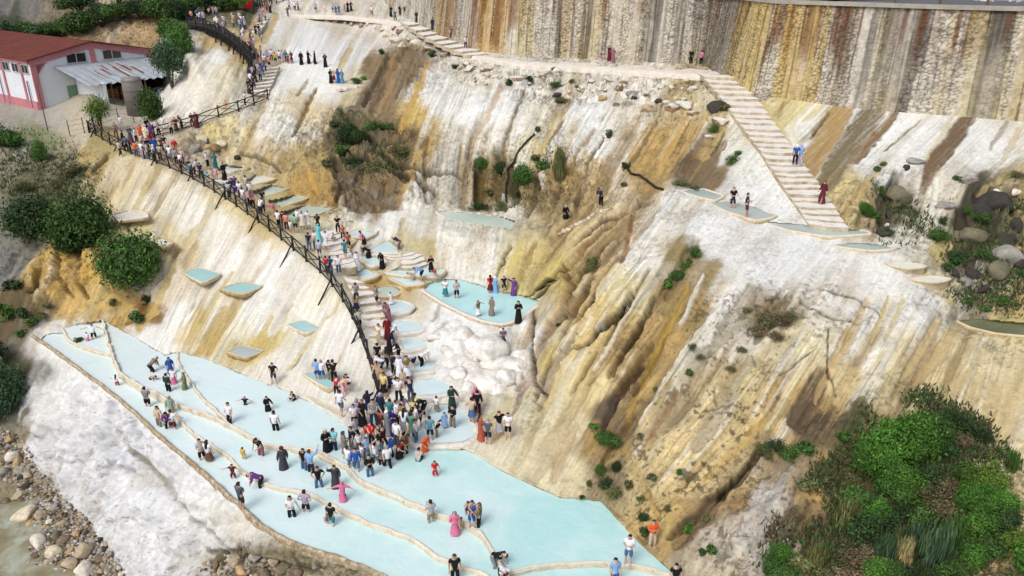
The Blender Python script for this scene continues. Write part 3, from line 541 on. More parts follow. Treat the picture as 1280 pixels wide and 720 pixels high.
# individual stains, cracks, runnels, tracks and painted recess shade: (width px, rgb, strength, relief m, points)
STROKES = [
 (5,(70,52,38),.85,.5,[(760,300),(738,322),(716,350),(700,378)]),(4,(66,50,36),.85,.5,[(715,352),(706,372),(700,392)]),(5,(74,56,40),.8,.45,[(818,372),(800,404),(780,436),(766,470)]),(6,(84,66,48),.75,.45,[(790,470),(772,498),(756,530)]),(4,(78,60,42),.8,.4,[(690,350),(676,368),(664,376)]),(3,(80,62,44),.8,.35,[(745,440),(728,468),(712,492)]),(4,(86,66,46),.7,.35,[(690,440),(676,474),(668,500)]),
 (9,(206,176,112),.6,-.15,[(772,330),(742,372),(712,412)]),(8,(212,186,126),.6,-.15,[(726,424),(702,470),(684,510)]),(7,(198,160,84),.6,0,[(842,392),(818,440),(796,486)]),
 (30,(84,78,62),.75,.3,[(1225,245),(1240,270),(1225,300),(1210,330)]),(22,(76,70,56),.7,.3,[(1200,270),(1205,300),(1195,325)]),(16,(90,80,62),.7,.3,[(1118,225),(1108,255),(1108,285)]),(14,(70,64,52),.7,.3,[(1255,240),(1265,270)]),
 (24,(180,150,98),.9,.05,[(1052,129),(1034,160),(1014,195),(998,215)]),(11,(158,132,92),.8,.1,[(1068,132),(1046,165),(1024,200),(1010,225)]),(20,(126,112,86),.9,.1,[(1086,134),(1062,168),(1036,208),(1024,232)]),(13,(146,128,98),.8,.05,[(1106,138),(1080,172),(1052,208),(1036,236)]),(9,(112,96,72),.8,.1,[(1122,140),(1098,170),(1070,204)]),
 (15,(128,104,80),.9,.08,[(1206,143),(1186,172),(1168,200),(1156,228)]),(9,(112,92,72),.85,.08,[(1220,144),(1196,176),(1176,206)]),(7,(206,182,130),.6,0,[(1190,146),(1172,176),(1158,200)]),
 (6,(224,212,170),.7,0,[(1000,128),(990,160),(1002,190)]),(3,(96,84,64),.7,.1,[(1038,140),(1026,155),(1014,172)]),(2.5,(110,96,76),.6,.05,[(1152,150),(1128,170),(1106,188)]),(8,(196,170,120),.5,.05,[(1275,160),(1262,185),(1252,205)]),
 (26,(134,112,84),.8,.25,[(515,62),(495,95),(478,130),(462,150)]),(9,(104,86,64),.7,.3,[(486,70),(470,105),(455,132)]),(7,(212,196,160),.6,-.1,[(500,78),(484,112),(470,140)]),
 (3.5,(74,56,40),.9,.35,[(700,330),(690,345),(672,362),(655,372)]),(3.5,(70,54,40),.9,.35,[(790,362),(770,392),(742,416),(728,434),(705,442)]),(3,(80,62,44),.85,.3,[(752,352),(742,378),(722,402),(700,424)]),(3,(76,58,42),.8,.3,[(812,334),(800,356),(786,384),(772,404),(758,430)]),(3,(84,62,44),.8,.3,[(712,340),(704,366),(697,386)]),(3,(86,66,46),.8,.25,[(770,268),(742,284),(716,306)]),(2.5,(90,68,46),.8,.2,[(840,345),(822,372),(808,396)]),(2.5,(88,70,50),.75,.2,[(668,388),(662,420),(666,455)]),(3,(92,72,50),.75,.25,[(836,415),(812,455),(790,490)]),
 (6,(224,218,206),.6,-.1,[(740,395),(712,440),(690,480)]),(5,(228,222,210),.5,-.1,[(800,375),(770,420),(742,462)]),(7,(222,208,172),.5,-.1,[(768,300),(738,335),(716,366)]),
 (14,(96,82,58),.7,.5,[(596,205),(600,235),(598,258)]),(10,(84,74,50),.75,.5,[(640,225),(645,245),(640,262)]),(9,(100,84,56),.7,.4,[(672,225),(668,250),(660,268)]),(10,(104,86,58),.65,.4,[(700,228),(692,252)]),(7,(110,90,60),.6,.3,[(735,225),(722,250),(708,268)]),  # dark streaks that also paint in the shade of the recessed cliff foot
 (16,(104,90,70),.65,.4,[(420,200),(432,235),(420,255)]),(12,(78,70,54),.7,.4,[(480,205),(520,225),(545,240)]),(20,(128,108,84),.6,.2,[(440,235),(480,245),(500,258)]),  # grey-brown ledge rock, darkened to paint in the recess shade
 (6,(92,76,56),.7,.3,[(520,165),(500,178),(470,182)]),
 (30,(150,132,104),.5,.1,[(880,440),(850,500),(820,540)]),(26,(150,130,98),.45,.1,[(930,450),(900,510),(870,560)]),(22,(156,136,100),.45,.1,[(980,500),(940,560),(900,600)]),(24,(136,120,92),.55,.1,[(940,360),(915,400),(890,440)]),(16,(140,116,80),.5,.2,[(870,300),(850,335),(835,370)]),
 (12,(150,122,80),.6,.3,[(720,420),(690,470),(675,510)]),(8,(120,92,62),.65,.3,[(690,395),(672,430)]),(14,(176,150,104),.5,.1,[(720,530),(700,570),(690,600)]),
 # tall cliff: ochre and grey water marks
 (9,(196,158,84),.85,.03,[(536,80),(520,118),(505,150),(500,165)]),(5,(150,130,100),.7,.08,[(520,75),(500,110),(482,140)]),
 (22,(150,128,96),.75,.1,[(505,70),(490,100),(470,140)]),(10,(170,132,88),.7,0,[(492,75),(486,100),(478,130)]),
 (5,(110,100,84),.6,.05,[(515,72),(503,95),(494,118)]),(7,(190,150,90),.6,.1,[(628,105),(612,140),(600,165)]),(5,(120,104,74),.7,.15,[(655,115),(640,150),(630,180),(624,230)]),
 (6,(200,176,120),.6,.05,[(700,140),(682,175),(672,200)]),(5,(130,105,70),.7,.1,[(705,150),(686,180)]),(7,(150,118,72),.7,.12,[(742,160),(722,190),(708,215)]),(4,(110,88,58),.7,.1,[(755,172),(735,205),(720,245),(715,262)]),
 (5,(126,108,80),.7,.1,[(832,130),(812,165),(795,195),(780,215)]),(9,(205,165,90),.6,0,[(860,140),(840,180),(824,215)]),(6,(140,110,70),.7,.1,[(880,170),(862,200),(850,225)]),(12,(138,118,88),.75,.05,[(905,180),(885,210),(870,232)]),(4,(90,78,56),.6,.05,[(905,165),(890,195)]),
 (7,(150,126,70),.7,.2,[(600,195),(598,240),(600,262)]),(8,(120,104,64),.7,.3,[(625,190),(622,230),(622,262)]),(6,(190,160,96),.6,.1,[(577,185),(575,230)]),(5,(140,118,76),.7,.2,[(536,170),(530,210),(532,250)]),
 (10,(196,160,90),.5,.1,[(545,160),(520,200),(500,250)]),(8,(70,62,46),.7,.5,[(470,190),(500,205),(540,215),(580,222)]),(5,(60,54,42),.75,.5,[(430,185),(470,205),(510,218)]),
 (12,(92,88,60),.7,.3,[(430,140),(450,170),(480,185)]),(9,(80,80,50),.7,.2,[(425,170),(430,200)]),(6,(104,94,68),.6,.3,[(255,172),(275,186)]),(6,(170,160,150),.7,.0,[(240,182),(250,190)]),(8,(150,140,124),.6,.2,[(420,215),(470,240),(500,250)]),
 (6,(140,110,60),.8,.15,[(395,110),(380,140),(366,170)]),(5,(150,122,76),.7,.1,[(385,100),(372,120)]),(8,(196,170,112),.6,.05,[(440,60),(425,85)]),(4,(206,186,132),.7,.02,[(441,50),(428,75),(420,92)]),(3,(206,186,140),.6,.02,[(452,60),(440,88)]),
 (14,(206,178,120),.7,.05,[(345,20),(335,40),(318,62)]),(7,(196,172,118),.6,.05,[(262,42),(256,60),(245,75)]),(6,(190,166,118),.5,.05,[(300,52),(305,80),(298,92)]),
 # aprons
 (20,(184,150,96),.85,0,[(1062,131),(1040,170),(1018,205),(1002,222)]),(26,(136,120,90),.85,0,[(1096,136),(1070,175),(1040,215),(1025,235)]),(12,(150,118,80),.7,0,[(1120,140),(1095,170),(1065,205)]),(22,(128,104,78),.9,0,[(1212,144),(1185,180),(1165,208),(1155,235)]),(8,(120,96,70),.5,0,[(1260,150),(1238,185)]),
 (5,(150,130,80),.5,0,[(980,125),(972,150)]),(8,(214,196,130),.7,0,[(948,122),(975,160),(1010,225)]),(7,(196,168,110),.6,0,[(1105,205),(1080,235),(1060,268)]),
 (10,(92,84,66),.6,.3,[(1120,215),(1100,250),(1100,285)]),(9,(196,172,110),.7,.1,[(1275,300),(1270,350),(1275,395)]),(9,(225,220,208),.7,.1,[(1172,225),(1165,265),(1150,300)]),(6,(196,172,118),.6,.1,[(1280,210),(1250,225),(1222,240)]),
 (8,(190,168,110),.6,0,[(1140,330),(1165,350),(1190,380)]),
 # mound: dark eroded gullies
 (9,(118,84,54),.85,.45,[(740,345),(720,375),(700,400)]),(6,(98,72,50),.85,.5,[(790,362),(776,390),(748,415),(735,432),(722,436)]),(5,(92,68,48),.85,.45,[(776,390),(768,410),(755,430)]),(6,(110,76,52),.85,.5,[(745,360),(725,372),(712,398),(698,422)]),(4,(110,80,54),.8,.35,[(732,368),(722,395),(712,412)]),(4,(84,62,46),.85,.3,[(812,335),(795,362),(785,380)]),
 (7,(128,92,58),.7,.35,[(760,280),(735,300),(712,330),(690,352)]),(5,(116,84,54),.7,.3,[(800,250),(770,268),(740,282)]),(6,(160,112,60),.7,.25,[(790,265),(784,300),(776,330)]),(8,(112,80,54),.75,.4,[(700,330),(708,350),(700,372)]),(6,(106,76,50),.8,.4,[(770,300),(740,330),(715,352),(700,376)]),
 (11,(100,84,72),.85,.35,[(800,455),(780,480),(765,505),(752,535)]),(8,(130,96,62),.7,.25,[(815,430),(795,460),(770,490)]),(9,(184,150,70),.7,.1,[(860,360),(840,400),(815,450),(790,500),(778,540)]),(9,(140,112,72),.7,.3,[(820,370),(805,400),(790,425),(770,455),(760,470)]),(5,(150,112,72),.6,.2,[(745,470),(735,480)]),
 (8,(224,219,208),.7,-.1,[(900,385),(860,435),(825,485),(800,530)]),(7,(222,216,204),.6,-.1,[(880,345),(862,385),(850,405)]),(6,(160,118,78),.6,.1,[(845,490),(825,525),(805,560)]),(18,(120,106,78),.55,.15,[(975,370),(960,400),(945,425)]),(8,(120,98,66),.5,.2,[(700,440),(680,470),(668,500)]),
 (5,(90,72,52),.7,.3,[(668,395),(664,440),(668,480),(680,492)]),(7,(150,124,80),.6,.2,[(668,300),(655,330),(650,350)]),(5,(92,74,52),.75,.4,[(636,304),(628,322),(620,345)]),(12,(206,184,104),.6,-.1,[(650,305),(640,335),(640,360)]),
 (30,(116,96,74),.8,.15,[(1030,465),(1010,500),(990,530)]),(14,(200,172,122),.55,.1,[(1065,410),(1040,460),(1020,495)]),(10,(190,158,96),.6,.1,[(1085,375),(1070,410),(1058,440)]),(6,(200,180,110),.7,.05,[(1110,370),(1100,400),(1090,425)]),(6,(200,180,110),.7,.05,[(1130,375),(1118,400),(1108,425)]),(16,(206,182,130),.6,.08,[(1175,400),(1150,440),(1130,470)]),(14,(198,170,118),.6,.08,[(1195,410),(1175,445),(1150,475)]),(12,(220,212,194),.6,-.05,[(1145,390),(1118,430),(1095,475)]),(10,(200,170,112),.5,.05,[(1225,440),(1205,475),(1190,500)]),(9,(196,166,112),.5,.05,[(975,470),(960,505),(950,540)]),(10,(226,214,176),.5,-.05,[(1035,415),(990,480),(960,535)]),
 (3,(76,64,48),.6,.05,[(1000,378),(1040,398),(1075,402)]),(3,(80,66,50),.6,.05,[(1030,362),(1070,372),(1100,395)]),(2.5,(70,58,44),.7,.05,[(1035,410),(1035,450),(1045,495)]),(2.5,(70,58,44),.6,.05,[(1015,440),(990,460),(972,470)]),
 (12,(98,80,62),.85,.35,[(955,560),(930,590),(900,615),(870,645),(835,672)]),(5,(70,58,46),.8,.35,[(940,575),(905,608),(885,632)]),(22,(128,108,78),.6,.1,[(900,620),(870,650),(845,680)]),(10,(196,160,90),.5,0,[(960,520),(920,560),(880,600)]),(12,(180,150,88),.5,.05,[(780,560),(800,600),(820,640)]),
 (7,(110,88,66),.6,.2,[(790,520),(770,545),(752,580)]),(16,(172,166,158),.6,-.05,[(990,590),(960,630),(940,690)]),(4,(130,104,92),.6,.1,[(1000,600),(985,640),(965,672)]),(4,(130,104,92),.5,.1,[(930,650),(905,690)]),
 # white slope under the fence: olive ochre runs
 (16,(200,170,108),.8,.06,[(282,385),(265,415),(246,446)]),(12,(196,168,104),.75,.06,[(300,375),(285,400),(262,440)]),(6,(206,184,130),.7,.04,[(290,340),(272,368),(255,400),(230,440)]),(9,(206,180,110),.7,.05,[(340,395),(325,425),(312,440)]),(6,(208,186,130),.6,.05,[(190,215),(178,240),(165,265)]),(5,(200,176,120),.6,.08,[(150,225),(135,250),(125,275)]),(12,(214,194,142),.6,.05,[(270,255),(250,285),(230,310)]),(10,(216,196,150),.6,.04,[(210,300),(222,320),(212,345),(200,370)]),(12,(210,184,128),.8,.1,[(222,310),(205,355),(190,390),(175,408)]),(5,(180,160,140),.6,.08,[(225,310),(208,335),(196,352)]),
 (6,(212,190,130),.6,.05,[(408,395),(385,430),(360,462)]),(4,(206,184,130),.5,.04,[(366,380),(352,410),(340,440)]),(3,(130,114,90),.6,.04,[(377,442),(364,462)]),(7,(200,180,140),.5,.03,[(435,520),(410,508),(385,495)]),(5,(196,176,130),.6,.1,[(432,365),(420,385),(405,400)]),
 (9,(182,152,100),.7,.1,[(135,195),(122,210),(112,222)]),(4,(120,104,80),.7,.15,[(138,190),(115,215)]),
 # left hillside
 (7,(130,92,46),.7,.3,[(75,315),(70,345),(90,370)]),(5,(120,84,44),.7,.3,[(100,320),(95,350),(110,372)]),(6,(90,70,44),.6,.3,[(50,335),(40,365)]),(9,(148,142,134),.8,.1,[(30,310),(12,340),(-10,370)]),(14,(160,150,130),.5,.1,[(80,210),(40,240)]),(6,(190,170,130),.5,.0,[(170,388),(130,391),(100,394),(60,398)]),(7,(138,98,50),.7,.2,[(185,372),(172,395),(160,405)]),(8,(200,172,96),.8,0,[(195,380),(185,400),(172,412)]),
 # left white foot: dirty crack lines
 (7,(150,140,124),.55,.08,[(160,555),(200,600),(240,650),(280,680)]),(5,(140,128,110),.5,.06,[(140,530),(165,562),(200,605)]),(7,(120,108,88),.6,.2,[(255,690),(290,690),(330,700),(400,718)]),
 # cascade
 (5,(90,76,56),.6,.2,[(520,385),(510,392)]),(9,(196,166,104),.8,.1,[(450,352),(472,350),(500,352),(514,362)]),(6,(190,166,110),.6,.15,[(505,272),(500,290),(498,305)]),(5,(196,176,130),.5,.1,[(545,310),(540,330)]),(5,(130,114,90),.5,.12,[(553,372),(545,395),(540,400)]),(4,(150,134,104),.5,.1,[(560,400),(548,412),(536,425)]),(6,(160,140,90),.6,.3,[(600,470),(620,492),(640,480)]),(5,(170,150,100),.5,.3,[(575,445),(590,455),(605,448)]),(14,(206,190,140),.6,.05,[(640,500),(615,525),(600,545)]),(5,(140,100,90),.4,.1,[(655,470),(648,500),(640,520)]),
 (8,(186,150,88),.7,.1,[(400,225),(410,245),(420,258)]),(9,(206,160,84),.6,.15,[(385,215),(395,240)]),(5,(92,80,56),.6,.2,[(300,190),(330,200),(352,215)]),
]
DISP = np.zeros((NV, NU))
def stroke(width, rgb, op, rel, pts):
    global COL
    us = [p[0] for p in pts]; vs_ = [p[1] for p in pts]; m = width * 2.2 + 6
    i0, i1 = np.searchsorted(GU, [min(us) - m, max(us) + m]); j0, j1 = np.searchsorted(GV, [min(vs_) - m, max(vs_) + m])
    if i0 == i1 or j0 == j1: return
    sl = (slice(j0, j1), slice(i0, i1))
    u = UU[sl] + (N2[sl] * 1.3 + L2[sl] * .8 + N3[sl] * .6) * min(1.4, .4 + width * .07); v = VV[sl] + N2[sl] * .9
    best = np.full(u.shape, 1e9); tt = np.zeros(u.shape); n = len(pts) - 1
    for k in range(n):
        ax, ay = pts[k]; bx, by = pts[k + 1]; dx, dy = bx - ax, by - ay
        t = np.clip(((u - ax) * dx + (v - ay) * dy) / (dx * dx + dy * dy), 0, 1)
        d = np.hypot(u - ax - t * dx, v - ay - t * dy)
        mm = d < best; best = np.where(mm, d, best); tt = np.where(mm, (k + t) / n, tt)
    r = width * .5 * (.55 + .45 * np.sin(np.pi * np.clip(tt * .9 + .08, 0, 1)))
    a = 1 - sstep(r * .62, r * 1.12 + .6, best)
    COL[sl] = mixc(COL[sl], rgb, np.clip(a * op * (1 + .22 * L1[sl] + .2 * N3[sl]), 0, 1))
    DISP[sl] -= a * rel * 1.35
for s_ in STROKES: stroke(*s_)

# relief: rock lumps, gullies along the flow
lumps = ridged(PT * .42 + 3, 4).reshape(NV, NU) - .5
c1, c2, cid = cells(PT * .75 + N2.reshape(-1, 1) * .12)
c1b, _, _ = cells(PT * .52 + N2.reshape(-1, 1) * .10 + 40)
bill = (1 - np.clip(c1, 0, 1)).reshape(NV, NU)                    # rounded travertine pillows
pil = np.zeros((NV, NU))
for (u, v, r, k) in [(570,415,40,.4),(130,560,110,1.5),(215,650,100,1.5),(80,510,60,1.0),(250,110,40,.25),(470,245,50,.9),(1240,300,70,.9),(275,175,40,.8),(450,180,40,.7),(390,190,50,.6),(90,345,60,.7)]:
    pil = np.maximum(pil, k * np.exp(-(((UU - u) / r) ** 2 + ((VV - v) / r) ** 2)))
bigpil = np.exp(-(((UU - 605) / 60) ** 2 + ((VV - 452) / 48) ** 2))
N5 = ridged(PT * 1.5 + 60, 3).reshape(NV, NU) - .5
DISP += ROCK * (lumps * 1.9 + N2 * .26 + N5 * .45 + N3 * .10 + N4 * .035) + GULLY * (-L3 * .26 - L2 * .42 - L1 * .09) + pil * (bill - .45) * .9 + bigpil * ((1 - np.clip(c1b, 0, 1)).reshape(NV, NU) - .45) * 1.5
w = np.clip(pil, 0, 1) * sstep(.62, .95, c1.reshape(NV, NU)) * .35
COL = mixc(COL, (150,136,104), w * (ROCK > .15))
Z0 = XYZ[..., 2]

# water beds: the ground stays under every pool
def inpoly(poly, u, v):
    c = np.zeros(u.shape, bool); n = len(poly); j = n - 1
    for i in range(n):
        xi, yi = poly[i]; xj, yj = poly[j]
        if yi != yj: c ^= ((yi > v) != (yj > v)) & (u < (xj - xi) * (v - yi) / (yj - yi) + xi)
        j = i
    return c
dz_ray = RAYS[..., 2]
du = np.gradient(XYZ, axis=1); dv = np.gradient(XYZ, axis=0)
NRM = np.cross(dv, du); NRM /= np.linalg.norm(NRM, axis=2, keepdims=True) + 1e-9
if NRM[NV // 2, NU // 2, 2] < 0: NRM = -NRM
NRM = blur(NRM, 4, 2); NRM /= np.linalg.norm(NRM, axis=2, keepdims=True) + 1e-9
# keep the relief off the paths, terraces and pool edges
calm = np.ones((NV, NU))
def calm_line(pts, r):
    global calm
    for k in range(len(pts) - 1):
        ax, ay = pts[k][:2]; bx, by = pts[k + 1][:2]; dx, dy = bx - ax, by - ay
        i0, i1 = np.searchsorted(GU, [min(ax, bx) - 2 * r, max(ax, bx) + 2 * r]); j0, j1 = np.searchsorted(GV, [min(ay, by) - 2 * r, max(ay, by) + 2 * r])
        if i0 == i1 or j0 == j1: continue
        sl = (slice(j0, j1), slice(i0, i1)); u = UU[sl]; v = VV[sl]
        t = np.clip(((u - ax) * dx + (v - ay) * dy) / (dx * dx + dy * dy), 0, 1)
        d = np.hypot(u - ax - t * dx, (v - ay - t * dy) * 1.3)
        calm[sl] = np.minimum(calm[sl], .08 + .92 * sstep(r * .5, r * 1.6, d))
for ln, r in (('pathfront', 9), ('wallbase', 8), ('stairsl', 9), ('stairsr', 9), ('fence', 8), ('upperwalk', 7), ('upperwalkin', 4), ('ledge', 8), ('terrfront', 8), ('terrback', 8), ('poolright', 5), ('midfront', 5), ('midback', 4), ('r0', 9), ('clifffoot', 5)):
    calm_line(LINES[ln], r)
for (hint, z, poly, *_r) in POOLS:
    calm_line(poly + poly[:1], 4)
XYZ = XYZ + NRM * (DISP * calm)[..., None]
# beds
q = XYZ - CAM; zc = q @ FW
gu = 640 + F * (q @ RT) / zc; gv = 360 - F * (q @ UP) / zc
for (z, poly) in [(t[1], t[2]) for t in TIERS] + [(p_[1], p_[2]) for p_ in POOLS if p_[5] != 'dry']:
    us = [p[0] for p in poly]; vs_ = [p[1] for p in poly]
    i0, i1 = np.searchsorted(GU, [min(us) - 10, max(us) + 10]); j0, j1 = np.searchsorted(GV, [min(vs_) - 10, max(vs_) + 10]); sl = (slice(j0, j1), slice(i0, i1))
    m = inpoly(poly, gu[sl], gv[sl])
    X = XYZ[sl].copy(); dd = X - CAM
    k = np.maximum((z - .12 - CAMH) / dd[..., 2], 1.0)
    X[m] = (CAM + dd * k[..., None])[m]
    XYZ[sl] = X
# river bed stays as surveyed; write the ground mesh
idx = np.arange(NV * NU).reshape(NV, NU)
FACES = np.stack([idx[1:, :-1].ravel(), idx[1:, 1:].ravel(), idx[:-1, 1:].ravel(), idx[:-1, :-1].ravel()], 1)
COL = tone(COL)
M_GROUND = tint_mat("travertine_ground", rough=.92, fine=.26, scale=5.0, bump=.45, bdist=.10)
ground = mesh_np("hillside", XYZ.reshape(-1, 3), FACES, M_GROUND, None, True, np.clip(COL, .01, .9).reshape(-1, 3))
tag(ground, kind="structure")
# far ground sheet that carries the land on to the horizon, below the surveyed hillside
M_FAR = simple_mat("far_ground", (.10, .11, .06), .95, .4, .05)
far = mesh_np("far_terrain", [(-1500, -600, -7), (1500, -600, -7), (1500, 1500, -7), (-1500, 1500, -7)], [(0, 1, 2, 3)], M_FAR)
tag(far, kind="structure")
# ================================================================== water, rims, pools
def smooth_closed(pts, sub=3):
    n = len(pts); out = []
    for i in range(n):
        p0, p1, p2, p3 = (np.array(pts[(i + k - 1) % n], float) for k in range(4))
        for s in range(sub):
            t = s / sub
            out.append(.5 * ((2 * p1) + (p2 - p0) * t + (2 * p0 - 5 * p1 + 4 * p2 - p3) * t * t + (3 * p1 - p0 - 3 * p2 + p3) * t ** 3) * .22 + .78 * (p1 + (p2 - p1) * t))
    return out
def smooth_open(pts, sub=4):
    pts = [np.array(p, float) for p in pts]; q = [2 * pts[0] - pts[1]] + pts + [2 * pts[-1] - pts[-2]]; out = []
    for i in range(1, len(q) - 2):
        p0, p1, p2, p3 = q[i - 1:i + 3]
        for s in range(sub):
            t = s / sub
            out.append(.5 * ((2 * p1) + (p2 - p0) * t + (2 * p0 - 5 * p1 + 4 * p2 - p3) * t * t + (3 * p1 - p0 - 3 * p2 + p3) * t ** 3))
    return out + [pts[-1]]
def water_mat(name, c_lo, c_hi, rough=.12, scale=.35):
    m, nt, b = new_mat(name)
    tc = nnode(nt, "ShaderNodeTexCoord")
    n1 = nnode(nt, "ShaderNodeTexNoise", i_Scale=scale, i_Detail=4.0, i_Roughness=.55)
    nt.links.new(tc.outputs['Object'], n1.inputs['Vector'])
    r = ramp(nt, [(.3, c_lo), (.7, c_hi)])
    nt.links.new(n1.outputs['Fac'], r.inputs[0]); nt.links.new(r.outputs[0], b.inputs['Base Color'])
    b.inputs['Roughness'].default_value = rough; b.inputs['Specular IOR Level'].default_value = .35
    n2 = nnode(nt, "ShaderNodeTexNoise", i_Scale=2.2, i_Detail=4.0, i_Distortion=.6)
    nt.links.new(tc.outputs['Object'], n2.inputs['Vector'])
    bp = nnode(nt, "ShaderNodeBump", i_Strength=.22, i_Distance=.06)
    nt.links.new(n2.outputs['Fac'], bp.inputs['Height']); nt.links.new(bp.outputs[0], b.inputs['Normal'])
    return m
def lin(*c): return S(*c, k=1.0)
WMAT = dict(
 blue=water_mat("milky_blue_water", lin(182,206,207), lin(202,218,218)),
 turq=water_mat("turquoise_water", lin(158,202,202), lin(180,214,213)),
 grey=water_mat("grey_green_water", lin(164,180,168), lin(186,198,186)),
 pale=water_mat("pale_water", lin(200,206,198), lin(214,216,208)),
 slate=water_mat("slate_water", lin(150,164,162), lin(172,184,180)),
 teal=water_mat("teal_water", lin(138,178,178), lin(160,196,194)),
 olive=water_mat("olive_water", lin(84,92,68), lin(112,116,88)))
# the big lower pools: pale on the left, deeper turquoise on the right, as one still milky water
def lower_water_mat():
    m, nt, b = new_mat("milky_pool_water")
    tc = nnode(nt, "ShaderNodeTexCoord")
    sx = nnode(nt, "ShaderNodeSeparateXYZ"); nt.links.new(tc.outputs['Object'], sx.inputs[0])
    n1 = nnode(nt, "ShaderNodeTexNoise", i_Scale=.30, i_Detail=7.0, i_Roughness=.68, i_Distortion=.7)
    nt.links.new(tc.outputs['Object'], n1.inputs['Vector'])
    mr = nnode(nt, "ShaderNodeMapRange", i_1=-22.0, i_2=6.0); nt.links.new(sx.outputs[0], mr.inputs[0])
    ad = nnode(nt, "ShaderNodeMath", operation='ADD'); nt.links.new(mr.outputs[0], ad.inputs[0])
    ml = nnode(nt, "ShaderNodeMath", operation='MULTIPLY_ADD', i_1=1.5, i_2=-.75); nt.links.new(n1.outputs['Fac'], ml.inputs[0]); nt.links.new(ml.outputs[0], ad.inputs[1])
    r = ramp(nt, [(0.0, lin(206,219,219)), (.5, lin(193,215,214)), (1.0, lin(166,205,203))])
    nt.links.new(ad.outputs[0], r.inputs[0]); nt.links.new(r.outputs[0], b.inputs['Base Color'])
    b.inputs['Roughness'].default_value = .14; b.inputs['Specular IOR Level'].default_value = .3
    n2 = nnode(nt, "ShaderNodeTexNoise", i_Scale=1.7, i_Detail=5.0, i_Distortion=.8)
    nt.links.new(tc.outputs['Object'], n2.inputs['Vector'])
    bp = nnode(nt, "ShaderNodeBump", i_Strength=.4, i_Distance=.08)
    nt.links.new(n2.outputs['Fac'], bp.inputs['Height']); nt.links.new(bp.outputs[0], b.inputs['Normal'])
    return m
M_LOWER = lower_water_mat()
def flat_ngon(name, poly3, mat, parent=None):
    tris = mgeo.tessellate_polygon([[Vector((p[0], p[1], 0)) for p in poly3]])
    o = mesh_np(name, poly3, [t if (Vector(poly3[t[1]]) - Vector(poly3[t[0]])).cross(Vector(poly3[t[2]]) - Vector(poly3[t[0]])).z > 0 else t[::-1] for t in tris], mat, parent, False)
    return o
for (hint, z, poly) in TIERS:
    sm_ = np.array(smooth_closed(poly, 5) if z != 0.18 else poly, float); jn = (fbm(np.c_[sm_ * .09, np.full(len(sm_), z * 9)], 3) - .5) * (5.0 if z != 0.18 else 0)
    o = flat_ngon("pool_water", [P(u, v + k, z) for (u, v), k in zip(sm_, jn)], M_LOWER)
    tag(o, kind="structure")

def rim_mat(name, c1, c2, c3, scale=3.0, top=None):
    m, nt, b = new_mat(name)
    tc = nnode(nt, "ShaderNodeTexCoord")
    n1 = nnode(nt, "ShaderNodeTexNoise", i_Scale=scale, i_Detail=7.0, i_Roughness=.72)
    nt.links.new(tc.outputs['Object'], n1.inputs['Vector'])
    r = ramp(nt, [(.30, c1), (.5, c2), (.68, c3)])
    nt.links.new(n1.outputs['Fac'], r.inputs[0]); nt.links.new(r.outputs[0], b.inputs['Base Color'])
    if top:                                            # lime crust where water stands and spills over
        ge = nnode(nt, "ShaderNodeNewGeometry"); sx = nnode(nt, "ShaderNodeSeparateXYZ"); nt.links.new(ge.outputs['Normal'], sx.inputs[0])
        mr = nnode(nt, "ShaderNodeMapRange", i_1=.55, i_2=.85); nt.links.new(sx.outputs[2], mr.inputs[0])
        r2 = ramp(nt, [(.3, [c * .86 for c in top]), (.6, top)]); nt.links.new(n1.outputs['Fac'], r2.inputs[0])
        mx = nnode(nt, "ShaderNodeMix", data_type='RGBA'); nt.links.new(mr.outputs[0], mx.inputs[0]); nt.links.new(r.outputs[0], mx.inputs[6]); nt.links.new(r2.outputs[0], mx.inputs[7]); nt.links.new(mx.outputs[2], b.inputs['Base Color'])
    b.inputs['Roughness'].default_value = .85
    n2 = nnode(nt, "ShaderNodeTexNoise", i_Scale=7.0, i_Detail=8.0, i_Roughness=.75)
    nt.links.new(tc.outputs['Object'], n2.inputs['Vector'])
    bp = nnode(nt, "ShaderNodeBump", i_Strength=.55, i_Distance=.06)
    nt.links.new(n2.outputs['Fac'], bp.inputs['Height']); nt.links.new(bp.outputs[0], b.inputs['Normal'])
    return m
RM = dict(white=rim_mat("white_rim", S(198,190,176), S(222,216,206), S(230,228,224)),
          cream=rim_mat("cream_rim", S(176,154,112), S(208,192,160), S(224,216,200), top=S(224,216,198)),
          ochre=rim_mat("ochre_rim", S(140,108,62), S(184,154,104), S(212,192,152), top=S(216,202,170)),
          stone=rim_mat("stone_rim", S(128,112,88), S(186,170,142), S(216,208,194), 5.0, S(226,220,210)),
          beige=rim_mat("beige_rim", S(176,158,128), S(212,200,178), S(224,217,203), top=S(222,214,196)),
          dirty=rim_mat("dirty_rim", S(96,82,62), S(164,146,116), S(212,202,184), 4.0))
